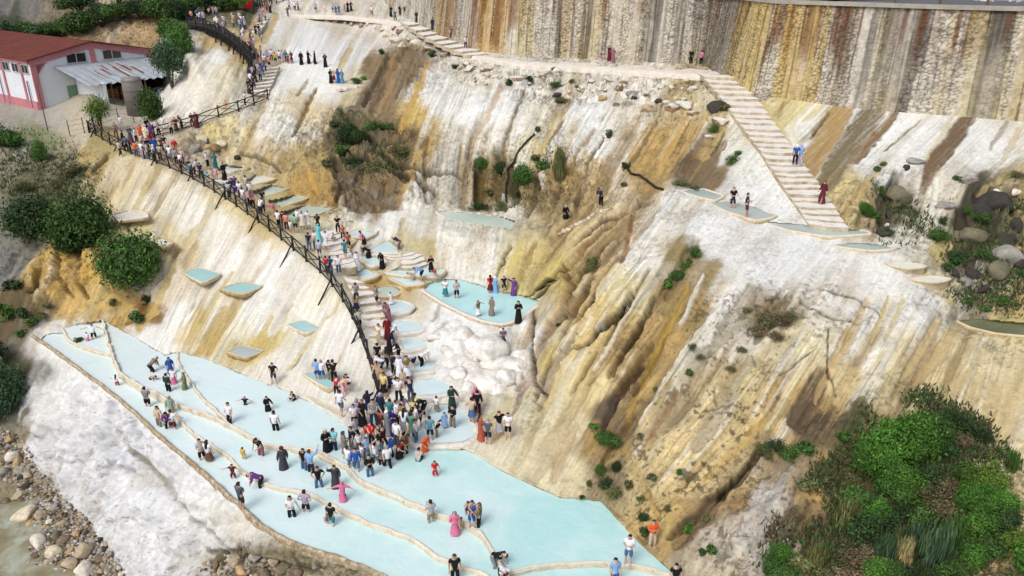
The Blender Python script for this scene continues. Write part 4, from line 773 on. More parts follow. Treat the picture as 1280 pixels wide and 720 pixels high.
# winding rims between the tiers
def rim(pts, z, w, h, mat, label, drop=.5, jit=.10, taper=False):
    c = [np.array(P(u, v, z)) for u, v in smooth_open(pts, 5)]
    # resample evenly
    d = np.r_[0, np.cumsum([np.linalg.norm(c[i + 1] - c[i]) for i in range(len(c) - 1)])]
    n = max(4, int(d[-1] / .28)); s = np.linspace(0, d[-1], n)
    q = np.stack([np.interp(s, d, [p[k] for p in c]) for k in range(3)], 1)
    t = np.gradient(q, axis=0); t /= np.linalg.norm(t, axis=1, keepdims=True); side = np.stack([-t[:, 1], t[:, 0], 0 * t[:, 0]], 1)
    prof = [(-.62, -drop), (-.56, .2 * h), (-.42, .8 * h), (-.15, h), (.18, .98 * h), (.42, .75 * h), (.58, .15 * h), (.66, -drop)]
    nz = (fbm(q * .9 + 3, 3) - .5) * 2; nz2 = (fbm(q * 2.6 + 8, 3) - .5) * 2
    vs_ = []
    for i in range(n):
        ww = w * (1 + .45 * nz[i]); off = nz2[i] * jit
        if taper: ww *= .6 + .4 * sin(pi * i / (n - 1))
        for (a, b) in prof: vs_.append(q[i] + side[i] * (a * ww + off) + np.array([0, 0, b + (.25 * h * nz2[i] if b > 0 else 0)]))
    k = len(prof); fs = [(i * k + j, i * k + j + 1, (i + 1) * k + j + 1, (i + 1) * k + j) for i in range(n - 1) for j in range(k - 1)]
    o = mesh_np("pool_rim", vs_, fs, mat, None, True)
    return tag(o, label, "pool rim", "winding rims of the lower pools")
rim(R0, .02, .16, .13, RM['dirty'], "long dirty beige outer rim along the top of the white foot slope", .3, .05)
rim(R1, .36, .145, .14, RM['beige'], "long winding beige rim curving across the middle of the lower pools", .5, .14)
rim(R2, .12, .14, .12, RM['beige'], "thinner beige rim winding nearest the outer edge, inside the lower pools", .4, .10)
rim(R3, .10, .17, .10, RM['cream'], "short curved cream rim at the far left corner of the lower pools", .4, .06)
rim(R4, .38, .15, .12, RM['beige'], "curved beige rim running down from the foot of the white slope", .4, .10)
rim(R5, .36, .16, .14, RM['beige'], "arched beige rim at the bottom edge near the lone couple", .5, .08)
rim([(396,565),(402,572),(412,578),(424,581)], .22, .15, .1, RM['cream'], "tiny loop of cream rim beside the long winding rim", .3, .03)

def offset_poly(p, w):
    n = len(p); out = []
    area = sum(p[i][0] * p[(i + 1) % n][1] - p[(i + 1) % n][0] * p[i][1] for i in range(n))
    sg = 1 if area > 0 else -1
    for i in range(n):
        a = p[(i + 1) % n] - p[i - 1]; l = math.hypot(a[0], a[1]) + 1e-9
        out.append(p[i] + np.array([a[1] / l, -a[0] / l, 0]) * w * sg)
    return out
for k_, (hint, z, poly, rw, wh, wc, rc) in enumerate(POOLS):
    if k_ < 19 and k_ not in (14, 15, 16): rw *= 1.7
    sp_ = smooth_closed(poly, 4)
    inner = [np.array(P(u, v, z)) for u, v in sp_]
    ctr = np.mean(inner, 0)
    root = empty("terrace_pool", ctr)
    tag(root, hint, "pool", "travertine pools")
    loc = [p - ctr for p in inner]; n = len(loc)
    per = np.cumsum([0] + [np.linalg.norm(loc[(i + 1) % n] - loc[i]) for i in range(n)])
    m1 = offset_poly(loc, rw * .35); m2 = offset_poly(loc, rw * .9); m3 = offset_poly(loc, rw * 1.12); m4 = offset_poly(loc, rw * 1.0); m5 = offset_poly(loc, rw * .6)
    hang = wc in ('teal', 'dry') or 'hanging' in hint
    bk_ = max(loc, key=lambda p: p[1]) * .8; rows = []
    for lst, zz, j in ((loc, -.18, 0), (loc, .015, 0), (m1, .05, .02), (m2, .045, .02), (m3, -.04, .03), (m4, -wh * .5, .05), (m5, -wh, .06), (m5, -wh - .5, .06)):
        nz = (fbm(np.array([p + ctr for p in lst]) * 2.4, 3) - .5) * 2
        rows.append([p + np.array([0, 0, zz + nz[i] * j * .6]) + (p / (np.linalg.norm(p) + 1e-6)) * nz[i] * j * 1.5 for i, p in enumerate(lst)])
    if hang: rows[-1] = [bk_ + (p - bk_) * .12 - np.array([0, 0, .35]) for p in rows[-2]]
    vs_ = [p for r_ in rows for p in r_]
    fs = [(a * n + i, a * n + (i + 1) % n, (a + 1) * n + (i + 1) % n, (a + 1) * n + i) for a in range(len(rows) - 1) for i in range(n)]
    if len(loc) and sum(loc[i][0] * loc[(i + 1) % n][1] - loc[(i + 1) % n][0] * loc[i][1] for i in range(n)) < 0: fs = [f[::-1] for f in fs]
    mesh_np("rim", vs_, fs, RM[rc], root, True)
    if wc == 'dry': flat_ngon("basin_floor", [p * 1.01 - np.array([0, 0, .08]) for p in loc], RM['white'], root)
    else: flat_ngon("water", [p * 1.01 for p in loc], WMAT[wc], root)

# river at the lower left
RIV = [(-170,520),(-60,545),(0,570),(60,590),(100,640),(110,690),(150,740),(170,862),(-170,862)]
def river_mat():
    m, nt, b = new_mat("river_water")
    tc = nnode(nt, "ShaderNodeTexCoord")
    n1 = nnode(nt, "ShaderNodeTexNoise", i_Scale=.5, i_Detail=6.0, i_Roughness=.65, i_Distortion=.5)
    nt.links.new(tc.outputs['Object'], n1.inputs['Vector'])
    r = ramp(nt, [(.3, S(110,100,66)), (.5, S(140,134,104)), (.66, S(172,176,160))])
    nt.links.new(n1.outputs['Fac'], r.inputs[0]); nt.links.new(r.outputs[0], b.inputs['Base Color'])
    b.inputs['Roughness'].default_value = .12
    n2 = nnode(nt, "ShaderNodeTexNoise", i_Scale=1.6, i_Detail=5.0, i_Distortion=1.0)
    nt.links.new(tc.outputs['Object'], n2.inputs['Vector'])
    bp = nnode(nt, "ShaderNodeBump", i_Strength=.35, i_Distance=.1)
    nt.links.new(n2.outputs['Fac'], bp.inputs['Height']); nt.links.new(bp.outputs[0], b.inputs['Normal'])
    return m
tag(flat_ngon("river", [P(u, v, -5.05) for u, v in RIV], river_mat()), kind="structure")
# ================================================================== the stone retaining wall
def wall_points():
    base = [(470,5,16.2),(500,16,15.9),(520,26,15.4),(560,48,14.3),(600,64,13.6),(640,71,13.4),(700,74,13.4),(760,77,13.4),(830,81,13.4),(895,85,13.4),(930,107,12.9),(950,119,12.65),(1000,125,12.6),(1050,130,12.6),(1150,139,12.7),(1280,148,12.7),(1440,165,12.6)]
    return np.array([P(*b) for b in base])
wb = wall_points(); wt_z = 19.75
dd_ = np.r_[0, np.cumsum(np.hypot(np.diff(wb[:, 0]), np.diff(wb[:, 1])))]
wn_s = int(dd_[-1] / .085); s_ = np.linspace(0, dd_[-1], wn_s)
wx = np.interp(s_, dd_, wb[:, 0]); wy = np.interp(s_, dd_, wb[:, 1]); wz = np.interp(s_, dd_, wb[:, 2])
kk = np.ones(41) / 41
def sm(a): return np.convolve(np.pad(a, 20, mode='edge'), kk, 'valid')
wx, wy = sm(wx), sm(wy)
nt_ = 110
tg = np.stack([np.gradient(wx), np.gradient(wy)], 1); tg /= np.linalg.norm(tg, axis=1, keepdims=True)
nor = np.stack([tg[:, 1], -tg[:, 0]], 1)                              # towards the valley
SS, TT = np.meshgrid(s_, np.linspace(0, 1, nt_))
zb = wz - .5
ZZ = zb[None] + (wt_z - zb)[None] * TT
batter = .16 * (wt_z - ZZ)
# dry-laid stones: jittered cells, wider than tall, as real relief
HH = ZZ
c1, c2, cid = cells(np.stack([SS.ravel() * 2.6 + fbm(np.stack([SS.ravel(), HH.ravel(), 0 * SS.ravel()], 1) * 1.3, 2) * .8, HH.ravel() * 4.2, np.zeros(SS.size)], 1) * np.array([1, 1, 0]) + np.array([0, 0, .5]))
edge = (c2 - c1).reshape(SS.shape); cid = cid.reshape(SS.shape)
joint = 1 - sstep(.03, .20, edge)
relief = .03 * cid + .04 * sstep(0, .35, edge)
q3 = np.stack([SS.ravel(), ZZ.ravel(), 0 * SS.ravel()], 1)
fineN = (fbm(q3 * np.array([3, 3, 1]), 3).reshape(SS.shape) - .5) * 2
def col_noise(sc, seed, stretch=.05):
    return (fbm(np.stack([SS.ravel() * sc, ZZ.ravel() * sc * stretch, np.full(SS.size, seed * 3.7)], 1), 3).reshape(SS.shape) - .5) * 2
lime = sstep(-.12, .25, col_noise(1.1, 1, .06))                       # travertine film smooths the joints
relief = relief * (1 - .55 * lime) + .05 * fineN
WX = wx[None] + nor[:, 0][None] * (batter + relief); WY = wy[None] + nor[:, 1][None] * (batter + relief)
# colours: ochre rust from above, grey lichen streaks, white lime
wc_ = np.zeros(SS.shape + (3,)) + to_col((208,200,184))
wc_ *= (1 + .34 * (cid - .5))[..., None]
def mw(rgb, w):
    global wc_
    wc_ = wc_ * (1 - w[..., None]) + to_col(rgb) * w[..., None]
mw((218,212,198), .75 * lime)
mw((206,184,112), .7 * sstep(-.05, .45, col_noise(.45, 5, .08) + .25 * (0.5 - TT)))
jag = col_noise(7.0, 63, .03); hang = col_noise(.9, 9, .12); hang2 = col_noise(2.6, 11, .04)
mw((150,92,44), .55 * sstep(.25, .7, hang2 + hang * .6) * sstep(.35, 1, TT))
mw((92,80,62), .38 * sstep(.34, .65, col_noise(3.4, 21, .03)))
mw((224,220,210), .5 * sstep(.35, .7, col_noise(2.2, 25, .03)) * (1 - TT * .4))
drip = col_noise(6.0, 41, .02); mw((230,226,216), .45 * sstep(.3, .6, drip)); mw((70,60,46), .5 * sstep(.32, .6, col_noise(5.0, 47, .025)))
# surveyed stain columns: (u along the picture, half width px, rgb, how far down 0..1, strength)
Uw, _, _ = np.vectorize(lambda x, y: proj((x, y, 15.5)))(wx, wy)
for (u, hw, rgb, down, st) in [(545,8,(176,170,160),1,.6),(556,5,(196,160,70),1,.8),(570,10,(176,128,54),.9,.95),(585,8,(190,184,172),1,.7),(600,8,(150,84,30),.85,.9),(618,13,(206,166,66),1,.95),(626,7,(140,78,26),.8,.9),(636,5,(206,170,80),1,.7),
  (650,9,(150,88,34),.5,.85),(658,9,(206,186,120),1,.7),(700,4,(84,74,62),1,.8),(712,9,(188,158,92),.8,.6),(735,6,(104,84,58),1,.75),(752,8,(206,180,120),.7,.6),(770,18,(216,210,200),1,.6),(800,8,(180,140,84),.35,.7),(815,14,(120,108,92),1,.55),(822,4,(74,66,56),1,.7),(850,10,(96,84,66),1,.6),(862,6,(214,210,200),1,.6),
  (880,14,(96,88,76),1,.6),(897,12,(82,72,58),1,.75),(918,10,(96,80,52),1,.7),(925,6,(196,164,84),1,.6),(945,13,(214,184,92),1,.95),(975,12,(140,80,30),.55,.95),(990,17,(210,176,82),1,.9),(1008,8,(136,76,28),.6,.95),(1022,11,(206,174,90),1,.85),(1048,10,(136,74,24),.6,.95),(1060,9,(128,112,74),1,.5),
  (1074,10,(210,204,192),1,.7),(1085,5,(80,72,62),.8,.75),(1098,9,(196,186,140),1,.6),(1110,12,(96,86,62),1,.6),(1128,7,(160,152,142),1,.6),(1140,9,(70,58,44),1,.85),(1160,6,(208,200,186),1,.6),(1150,6,(86,80,72),.4,.8),(1180,5,(196,168,92),1,.6),(1190,14,(214,208,192),1,.5),(1205,14,(146,86,34),.35,.85),(1215,12,(206,192,130),1,.6),(1222,4,(84,74,64),1,.5),
  (1238,12,(66,66,66),.45,.85),(1232,8,(90,78,60),1,.7),(1245,6,(100,92,70),1,.6),(1262,10,(206,196,166),1,.5),(1275,12,(196,172,110),1,.6),(1320,20,(120,100,70),1,.5),(1380,20,(200,180,120),1,.5)]:
    dk_ = 1.0 if sum(rgb) > 420 else .86
    rgb = tuple(c * dk_ for c in rgb)
    ww = 1 - sstep(.75, 1.35, np.abs(Uw[None] + hang2 * hw * .9 + jag * hw * .8 - u) / hw)
    ww = ww * st * (.82 + .35 * jag) * (sstep(0, .25, down + .12 + .35 * hang - (1 - TT)) if down < 1 else 1)
    mw(rgb, ww)
jj = col_noise(9.0, 71, .02); mw((228,224,214), .42 * sstep(.30, .5, jj)); mw((58,48,38), .62 * sstep(.24, .46, col_noise(7.5, 77, .025))); mw((112,60,24), .75 * sstep(.12, .4, col_noise(2.4, 83, .03)) * sstep(.35, .95, TT + .25 * hang)); mw((222,216,202), .4 * sstep(.1, .5, col_noise(1.6, 91, .05)) * (1 - TT))
mw((44,37,30), joint * (.70 - .5 * lime))
wc_ *= (1 + .30 * fineN)[..., None]
l_ = wc_.mean(2, keepdims=True); wc_ = (l_ + (wc_ - l_) * .90) * np.array([.90, .89, .87])
ii = np.arange(SS.size).reshape(SS.shape)
wf = np.stack([ii[:-1, :-1].ravel(), ii[:-1, 1:].ravel(), ii[1:, 1:].ravel(), ii[1:, :-1].ravel()], 1)
M_WALL = tint_mat("rubble_stone", .9, .2, 9.0, .35, .04)
wroot = empty("retaining_wall", (wx[wn_s // 2], wy[wn_s // 2], wz[wn_s // 2]))
tag(wroot, "tall rubble stone retaining wall with rust, yellow and grey drip stains", "retaining wall")
base = np.array(wroot.location)
mesh_np("masonry", np.stack([WX, WY, ZZ], 2).reshape(-1, 3) - base, wf, M_WALL, wroot, True, np.clip(wc_, .01, .9).reshape(-1, 3))
# coping with the road behind
M_CONC = simple_mat("weathered_concrete", S(168,162,152), .9, .2, 1.5, .3)
cb = MB(); step = 30
ks = list(range(0, wn_s - 1, step))
for a, b in zip(ks[:-1], ks[1:]):
    pa, pb = np.array([wx[a], wy[a]]), np.array([wx[b], wy[b]]); na, nb = nor[a], nor[b]
    o1, o2 = .22, -.45
    poly = [(*(pa + na * o1), wt_z), (*(pb + nb * o1), wt_z), (*(pb + nb * o2), wt_z), (*(pa + na * o2), wt_z)]
    cb.prism([Vector(p) - Vector(base) for p in poly], (0, 0, .28))
cb.build("coping", M_CONC, wroot)
# road and pavement on top, behind the coping
rd = MB(); M_ROAD = simple_mat("asphalt_road", (.10, .10, .105), .9, .2, .6)
for a, b in zip(ks[:-1], ks[1:]):
    pa, pb = np.array([wx[a], wy[a]]), np.array([wx[b], wy[b]]); na, nb = nor[a], nor[b]
    rd.quad((*(pa - na * .45), wt_z + .1), (*(pb - nb * .45), wt_z + .1), (*(pb - nb * 14), wt_z + .1), (*(pa - na * 14), wt_z + .1))
tag(rd.build("road", M_ROAD), kind="structure")
# timber posts standing on the wall at the right
M_TIMBER = simple_mat("brown_timber", S(120,92,62), .85, .3, 3.0, .3)
M_DARKWOOD = simple_mat("black_wood", (.018, .016, .015), .75, .5, 4.0, .3)
pk = [k for k in range(0, wn_s) if 955 < Uw[k] < 1300]
for k in pk[::36]:
    p = np.array([wx[k], wy[k]]) - nor[k] * .9
    o = MB(); o.bar((0, 0, 0), (0, 0, 1.5), .09, 8, .08); o.bar((0, 0, 1.5), (0, 0, 1.56), .11, 8, .05)
    ob = o.build("timber_post", M_TIMBER); ob.location = (p[0], p[1], wt_z + .05)
    tag(ob, "brown timber post behind the coping of the retaining wall", "post", "timber posts on top of the wall")
# ================================================================== steps
def G(u, v):
    """the ground point at survey position (u, v)"""
    return gsample(XYZ, np.array(float(u)), np.array(float(v)))
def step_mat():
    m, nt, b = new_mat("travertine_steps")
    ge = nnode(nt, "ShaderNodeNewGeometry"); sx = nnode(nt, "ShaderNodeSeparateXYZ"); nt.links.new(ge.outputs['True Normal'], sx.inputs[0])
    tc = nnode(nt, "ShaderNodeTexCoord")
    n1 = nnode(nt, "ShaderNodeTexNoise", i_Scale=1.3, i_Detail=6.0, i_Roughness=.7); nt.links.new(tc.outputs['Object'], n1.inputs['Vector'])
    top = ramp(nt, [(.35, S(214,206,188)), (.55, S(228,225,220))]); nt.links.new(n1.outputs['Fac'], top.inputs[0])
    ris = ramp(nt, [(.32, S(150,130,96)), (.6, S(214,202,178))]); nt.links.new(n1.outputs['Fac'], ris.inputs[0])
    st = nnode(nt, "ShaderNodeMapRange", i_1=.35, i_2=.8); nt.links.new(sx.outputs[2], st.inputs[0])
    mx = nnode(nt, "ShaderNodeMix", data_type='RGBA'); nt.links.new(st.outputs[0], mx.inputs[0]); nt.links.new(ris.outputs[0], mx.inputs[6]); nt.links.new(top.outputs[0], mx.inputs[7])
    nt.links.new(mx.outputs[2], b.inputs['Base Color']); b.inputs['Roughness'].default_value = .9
    n2 = nnode(nt, "ShaderNodeTexNoise", i_Scale=9.0, i_Detail=7.0); nt.links.new(tc.outputs['Object'], n2.inputs['Vector'])
    bp = nnode(nt, "ShaderNodeBump", i_Strength=.35, i_Distance=.05); nt.links.new(n2.outputs['Fac'], bp.inputs['Height']); nt.links.new(bp.outputs[0], b.inputs['Normal'])
    return m
M_STEP = step_mat()
def flight(left, right, n, label, bow=0.0, lift=.04):
    def curve(pts):
        p = np.array(pts, float); d = np.r_[0, np.cumsum(np.hypot(np.diff(p[:, 0]), np.diff(p[:, 1])))]; d /= d[-1]
        return lambda t: [np.interp(t, d, p[:, k]) for k in range(3)]
    cl, cr = curve(left), curve(right); m = 11; rows = []
    jit = rng.normal(0, .13, n + 1)
    ts = [max(0, min(1, (i + (jit[i] if 0 < i < n else 0)) / n)) for i in range(n + 1)]
    edges = []
    for t in ts:
        a = np.array(P(*cl(t))); b = np.array(P(*cr(t)))
        fw = np.array([(b - a)[1], -(b - a)[0], 0]); fw /= np.linalg.norm(fw) + 1e-9
        if fw[1] > 0: fw = -fw
        r_ = [a + (b - a) * k / (m - 1) for k in range(m)]
        wob = (fbm(np.array(r_) * 1.4, 3) - .5) * .55
        edges.append([p + fw * (bow * sin(pi * k / (m - 1)) + wob[k]) for k, p in enumerate(r_)])
    vs_, fs = [], []
    ctr = np.mean([p for e in edges for p in e], 0)
    for i in range(n):
        z = np.mean([p[2] for p in edges[i]]) + lift
        z2 = np.mean([p[2] for p in edges[i + 1]]) + lift - .12
        A, B = edges[i], edges[i + 1]; bs = len(vs_)
        for k in range(m): vs_.append(A[k] * [1, 1, 0] + [0, 0, z] - ctr)
        for k in range(m): vs_.append(B[k] * [1, 1, 0] + [0, 0, z - .015] - ctr)
        for k in range(m):
            q_ = B[k] - A[k]; q_ = q_ / (np.linalg.norm(q_[:2]) + 1e-6)
            vs_.append(B[k] * [1, 1, 0] - np.array([q_[0], q_[1], 0]) * .05 + [0, 0, z2 - .35] - ctr)
        for r_ in (0, 1):
            for k in range(m - 1): fs.append((bs + r_ * m + k, bs + r_ * m + k + 1, bs + (r_ + 1) * m + k + 1, bs + (r_ + 1) * m + k))
        for e in (0, m - 1):                                         # closed flanks
            c0 = len(vs_); vs_.append(A[e] * [1, 1, 0] + [0, 0, z - .45] - ctr); vs_.append(B[e] * [1, 1, 0] + [0, 0, z - .45] - ctr)
            f_ = (bs + e, bs + m + e, c0 + 1, c0); fs.append(f_ if e == 0 else f_[::-1])
    # orient upward
    t0 = np.cross(vs_[fs[0][1]] - vs_[fs[0][0]], vs_[fs[0][2]] - vs_[fs[0][0]])
    if t0[2] < 0: fs = [f[::-1] for f in fs]
    o = mesh_np("stone_steps", vs_, fs, M_STEP, None, False); o.location = ctr
    return tag(o, label, "steps", "flights of travertine steps")
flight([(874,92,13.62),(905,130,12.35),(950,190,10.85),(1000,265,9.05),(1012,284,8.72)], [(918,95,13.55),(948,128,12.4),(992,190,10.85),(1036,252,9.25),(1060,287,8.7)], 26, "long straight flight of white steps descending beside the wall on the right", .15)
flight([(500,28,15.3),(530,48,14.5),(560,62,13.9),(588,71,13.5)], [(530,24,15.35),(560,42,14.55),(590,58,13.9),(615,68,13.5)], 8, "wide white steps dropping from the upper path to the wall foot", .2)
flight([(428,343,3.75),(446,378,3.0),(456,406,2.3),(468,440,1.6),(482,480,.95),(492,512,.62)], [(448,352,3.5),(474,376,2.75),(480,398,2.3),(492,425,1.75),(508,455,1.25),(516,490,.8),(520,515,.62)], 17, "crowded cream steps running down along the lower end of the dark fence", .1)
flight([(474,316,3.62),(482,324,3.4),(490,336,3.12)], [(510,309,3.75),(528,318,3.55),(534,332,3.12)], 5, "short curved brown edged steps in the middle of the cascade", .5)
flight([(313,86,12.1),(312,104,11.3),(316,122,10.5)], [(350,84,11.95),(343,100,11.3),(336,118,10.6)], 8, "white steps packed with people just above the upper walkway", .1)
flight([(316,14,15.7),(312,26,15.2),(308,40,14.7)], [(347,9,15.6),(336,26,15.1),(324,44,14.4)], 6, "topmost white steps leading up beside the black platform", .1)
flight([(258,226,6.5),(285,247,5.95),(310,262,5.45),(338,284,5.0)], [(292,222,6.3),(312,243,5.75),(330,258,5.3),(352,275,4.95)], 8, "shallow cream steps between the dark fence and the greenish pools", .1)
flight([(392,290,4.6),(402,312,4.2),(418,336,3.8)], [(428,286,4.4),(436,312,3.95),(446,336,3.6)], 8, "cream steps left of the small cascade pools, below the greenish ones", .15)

# ================================================================== rustic fences
def hand_bar(mb, a, b, r):
    a = Vector(a); b = Vector(b); m_ = (a + b) / 2 + Vector((rnd.uniform(-1, 1), rnd.uniform(-1, 1), rnd.uniform(-1, 1))) * r * .6
    mb.bar(a, m_, r, 6, r * .95); mb.bar(m_, b, r * .95, 6, r * .85)
def fence(pts, label, spacing=1.7, h=1.05, side=None, strut_every=3, brace=True, zfix=None, name="rustic_fence"):
    q = [np.array(G(u, v)) if zfix is None else np.array(P(u, v, zfix[i])) for i, (u, v) in enumerate(smooth_open(pts, 4))] if zfix is None else [np.array(P(u, v, z)) for (u, v), z in zip(pts, zfix)]
    d = np.r_[0, np.cumsum([np.linalg.norm(q[i + 1] - q[i]) for i in range(len(q) - 1)])]
    n = max(2, int(round(d[-1] / spacing)) + 1); s = np.linspace(0, d[-1], n)
    p = np.stack([np.interp(s, d, [a[k] for a in q]) for k in range(3)], 1)
    root = empty(name, p[0]); tag(root, label, "fence", "black rustic timber fences"); o0 = p[0]
    post = MB(); hand_bar(post, (0, 0, -.35), (0, 0, h + .12), .075); pm = None
    for i in range(n):
        if pm is None: ob = post.build("post", M_DARKWOOD, root, True); pm = ob
        else: ob = link(pm.copy(), root)
        ob.location = p[i] - o0; ob.rotation_euler = (rnd.uniform(-.05, .05), rnd.uniform(-.05, .05), rnd.uniform(0, 6)); ob.scale = (1, 1, rnd.uniform(.93, 1.08))
    rl = MB(); br = MB()
    for i in range(n - 1):
        a, b = p[i] - o0, p[i + 1] - o0
        for hh, r_ in ((h * .95, .05), (h * .18, .045)):
            hand_bar(rl, a + [0, 0, hh], b + [0, 0, hh + rnd.uniform(-.03, .03)], r_)
        if brace:
            hand_bar(br, a + [0, 0, h * .2], b + [0, 0, h * .92], .035); hand_bar(br, a + [0, 0, h * .92], b + [0, 0, h * .2], .035)
    rl.build("rail", M_DARKWOOD, root, True)
    if brace: br.build("brace", M_DARKWOOD, root, True)
    if side is not None:
        sv = np.array([side[0], side[1], 0.0]) / math.hypot(*side)
        for i in range(1, n, strut_every):
            st = MB(); a = p[i] - o0; hand_bar(st, a + [0, 0, h * .6], a + sv * 1.15 + [0, 0, -1.0], .055)
            st.build("strut", M_DARKWOOD, root, True)
    return root
fence([(t[0], t[1] - 1) for t in LINES['fence']], "long black crossed timber fence beside the crowd, above the white slope", 1.75, 1.05, (-.75, -.65))
fence([(194,172),(206,170),(234,161),(259,153),(286,143),(303,138),(320,131),(335,124)], "short black crossed fence along the upper walkway, below the white rock", 1.9, 1.0)
fence([(112,166),(117,162),(124,158)], "stub of black fence at the far end of the crowded walkway", 1.5, 1.0)
# viewing platform, top left
DKZ = [15.25,15.2,15.0,14.45,13.75,13.3]
dko = [(235,33),(254,35),(274,42),(290,52),(303,63),(313,76)]
dki = [(247,22),(266,20),(287,22),(304,30),(316,46),(322,62)]
pr = empty("viewing_platform", P(*dko[2], 14.0)); tag(pr, "black timber viewing platform crowded with people above the white rock", "platform")
o0 = np.array(pr.location); dk = MB(); leg = MB(); skirt = MB()
for i in range(len(dko) - 1):
    A, B = np.array(P(*dko[i], DKZ[i])), np.array(P(*dko[i + 1], DKZ[i + 1])); C_, D_ = np.array(P(*dki[i + 1], DKZ[i + 1])), np.array(P(*dki[i], DKZ[i]))
    dk.prism([A - o0, B - o0, C_ - o0, D_ - o0], (0, 0, .16))
    m_ = max(2, int(np.linalg.norm(B - A) / .32))
    for k in range(m_):
        t = k / m_; e = A + (B - A) * t - o0
        skirt.box(e + np.array([0, -.05, -.28]), (.17, .05, .85), Matrix.Rotation(math.atan2((B - A)[1], (B - A)[0]), 3, 'Z'))
    for t in (.2, .8):
        e = A + (B - A) * t - o0; leg = MB(); hand_bar(leg, e, e + np.array([-.25, -.7, -2.6]), .09); leg.build("leg", M_DARKWOOD, pr)
dk.build("deck", M_DARKWOOD, pr); skirt.build("skirt_board", M_DARKWOOD, pr)
fence(dko, "black crossed railing along the valley side of the viewing platform", 1.6, 1.05, None, 3, True, [z + .16 for z in DKZ], "platform_railing")
fence([(316,62),(312,74),(316,86),(313,100),(311,112)], "black crossed fence going down from the viewing platform beside the steps", 1.5, 1.0, (-.8, -.5), 2)
fence([(316,18),(328,9),(345,5),(362,1)], "black crossed fence bordering the topmost steps under the trees", 1.6, 1.15)
# thin wire fence posts in the yard
M_STEELPOST = simple_mat("rusty_steel", S(96,82,72), .7, .3, 3.0)
wf_pts = [G(u, v) for u, v in [(88,171),(106,167),(128,160),(149,154),(168,154)]]
wr = empty("wire_fence", wf_pts[0]); tag(wr, "thin wire fence with rusty posts at the edge of the yard", "fence")
wm = MB()
for i, p in enumerate(wf_pts):
    pb_ = MB(); pb_.bar((0, 0, -.2), (0, 0, 1.5), .045, 6); ob = pb_.build("post", M_STEELPOST, wr); ob.location = np.array(p) - wf_pts[0]
    if i:
        for hh in (.5, .95, 1.4): wm.bar(np.array(wf_pts[i - 1]) - wf_pts[0] + [0, 0, hh], np.array(p) - wf_pts[0] + [0, 0, hh], .012, 4)
wm.build("wire", M_STEELPOST, wr)

# ================================================================== warehouse
M_PLASTER = simple_mat("white_plaster", S(224,228,234), .85, .06, .8)
M_PINK = simple_mat("pink_paint", S(192,126,132), .8, .12, 1.2)
M_ROOF = simple_mat("red_sheet_roof", S(112,58,48), .8, .25, .7)
M_GLASS = simple_mat("dark_glass", (.02, .022, .025), .15, .2, 1.0, spec=.5)
M_SHEET = simple_mat("zinc_sheet", S(158,166,172), .55, .2, .9, metal=.25)
M_RUST = simple_mat("rust_streak", S(140,74,60), .8, .3, 2.0)
M_DARK = simple_mat("tyre_and_shade_black", (.02, .018, .016), .9, .4, 2.0)  # black for car tyres and for the painted shade under the canopy
bA = np.array(P(50, 138, 8.0)); gx = np.array([.6, .8, 0]); gy = np.array([-.8, .6, 0])
BW, BL, EH, RH = 13.4, 27.0, 5.15, 1.35
wh = empty("warehouse", bA, math.atan2(.8, .6)); tag(wh, "low white and pink warehouse with a rusty red gabled roof", "warehouse")
w_ = MB()
prof = [(0, 0), (BW, 0), (BW, EH), (BW / 2, EH + RH), (0, EH)]
nP = 5
w_.add([(x, 0, z) for x, z in prof] + [(x, BL, z) for x, z in prof], [(0, 1, 2, 3, 4), (9, 8, 7, 6, 5), (0, 4, 9, 5), (1, 6, 7, 2), (4, 3, 8, 9), (3, 2, 7, 8)])
w_.build("wall", M_PLASTER, wh)
r_ = MB()
for sx_ in (0, 1):
    x0, x1 = (-.35, BW / 2) if sx_ == 0 else (BW + .35, BW / 2)
    z0, z1 = EH - .07 + .03, EH + RH + .03
    r_.add([(x0, -.35, z0), (x1, -.35, z1), (x1, BL + .3, z1), (x0, BL + .3, z0), (x0, -.35, z0 + .12), (x1, -.35, z1 + .12), (x1, BL + .3, z1 + .12), (x0, BL + .3, z0 + .12)],
           [(3, 2, 1, 0), (4, 5, 6, 7), (0, 1, 5, 4), (1, 2, 6, 5), (2, 3, 7, 6), (3, 0, 4, 7)] if sx_ == 0 else [(0, 1, 2, 3), (7, 6, 5, 4), (4, 5, 1, 0), (5, 6, 2, 1), (6, 7, 3, 2), (7, 4, 0, 3)])
    nr = 40
    for k in range(nr):
        y = -.3 + (BL + .5) * k / nr
        r_.bar((x0, y, z0 + .13), (x1, y, z1 + .13), .035, 4, cap=False)
rf = r_.build("roof", M_ROOF, wh)
t_ = MB()
def slab(a, b, th, dp, off):                       # sloping pink band on the gable
    t_.add([(a[0], -off, a[1]), (b[0], -off, b[1]), (b[0], -off, b[1] - th), (a[0], -off, a[1] - th), (a[0], .0, a[1]), (b[0], .0, b[1]), (b[0], 0, b[1] - th), (a[0], 0, a[1] - th)], [(3, 2, 1, 0), (0, 1, 5, 4), (2, 3, 7, 6), (1, 2, 6, 5), (3, 0, 4, 7)])
slab((0, EH), (BW / 2, EH + RH), .62, .1, .10); slab((BW / 2, EH + RH), (BW, EH), .62, .1, .10)
t_.box((.3, -.07, EH / 2 - .3), (.62, .16, EH - .6)); t_.box((BW - .3, -.07, EH / 2 - .3), (.62, .16, EH - .6)); t_.box((BW / 2, -.06, EH + RH - 1.55), (.55, .14, 2.3))
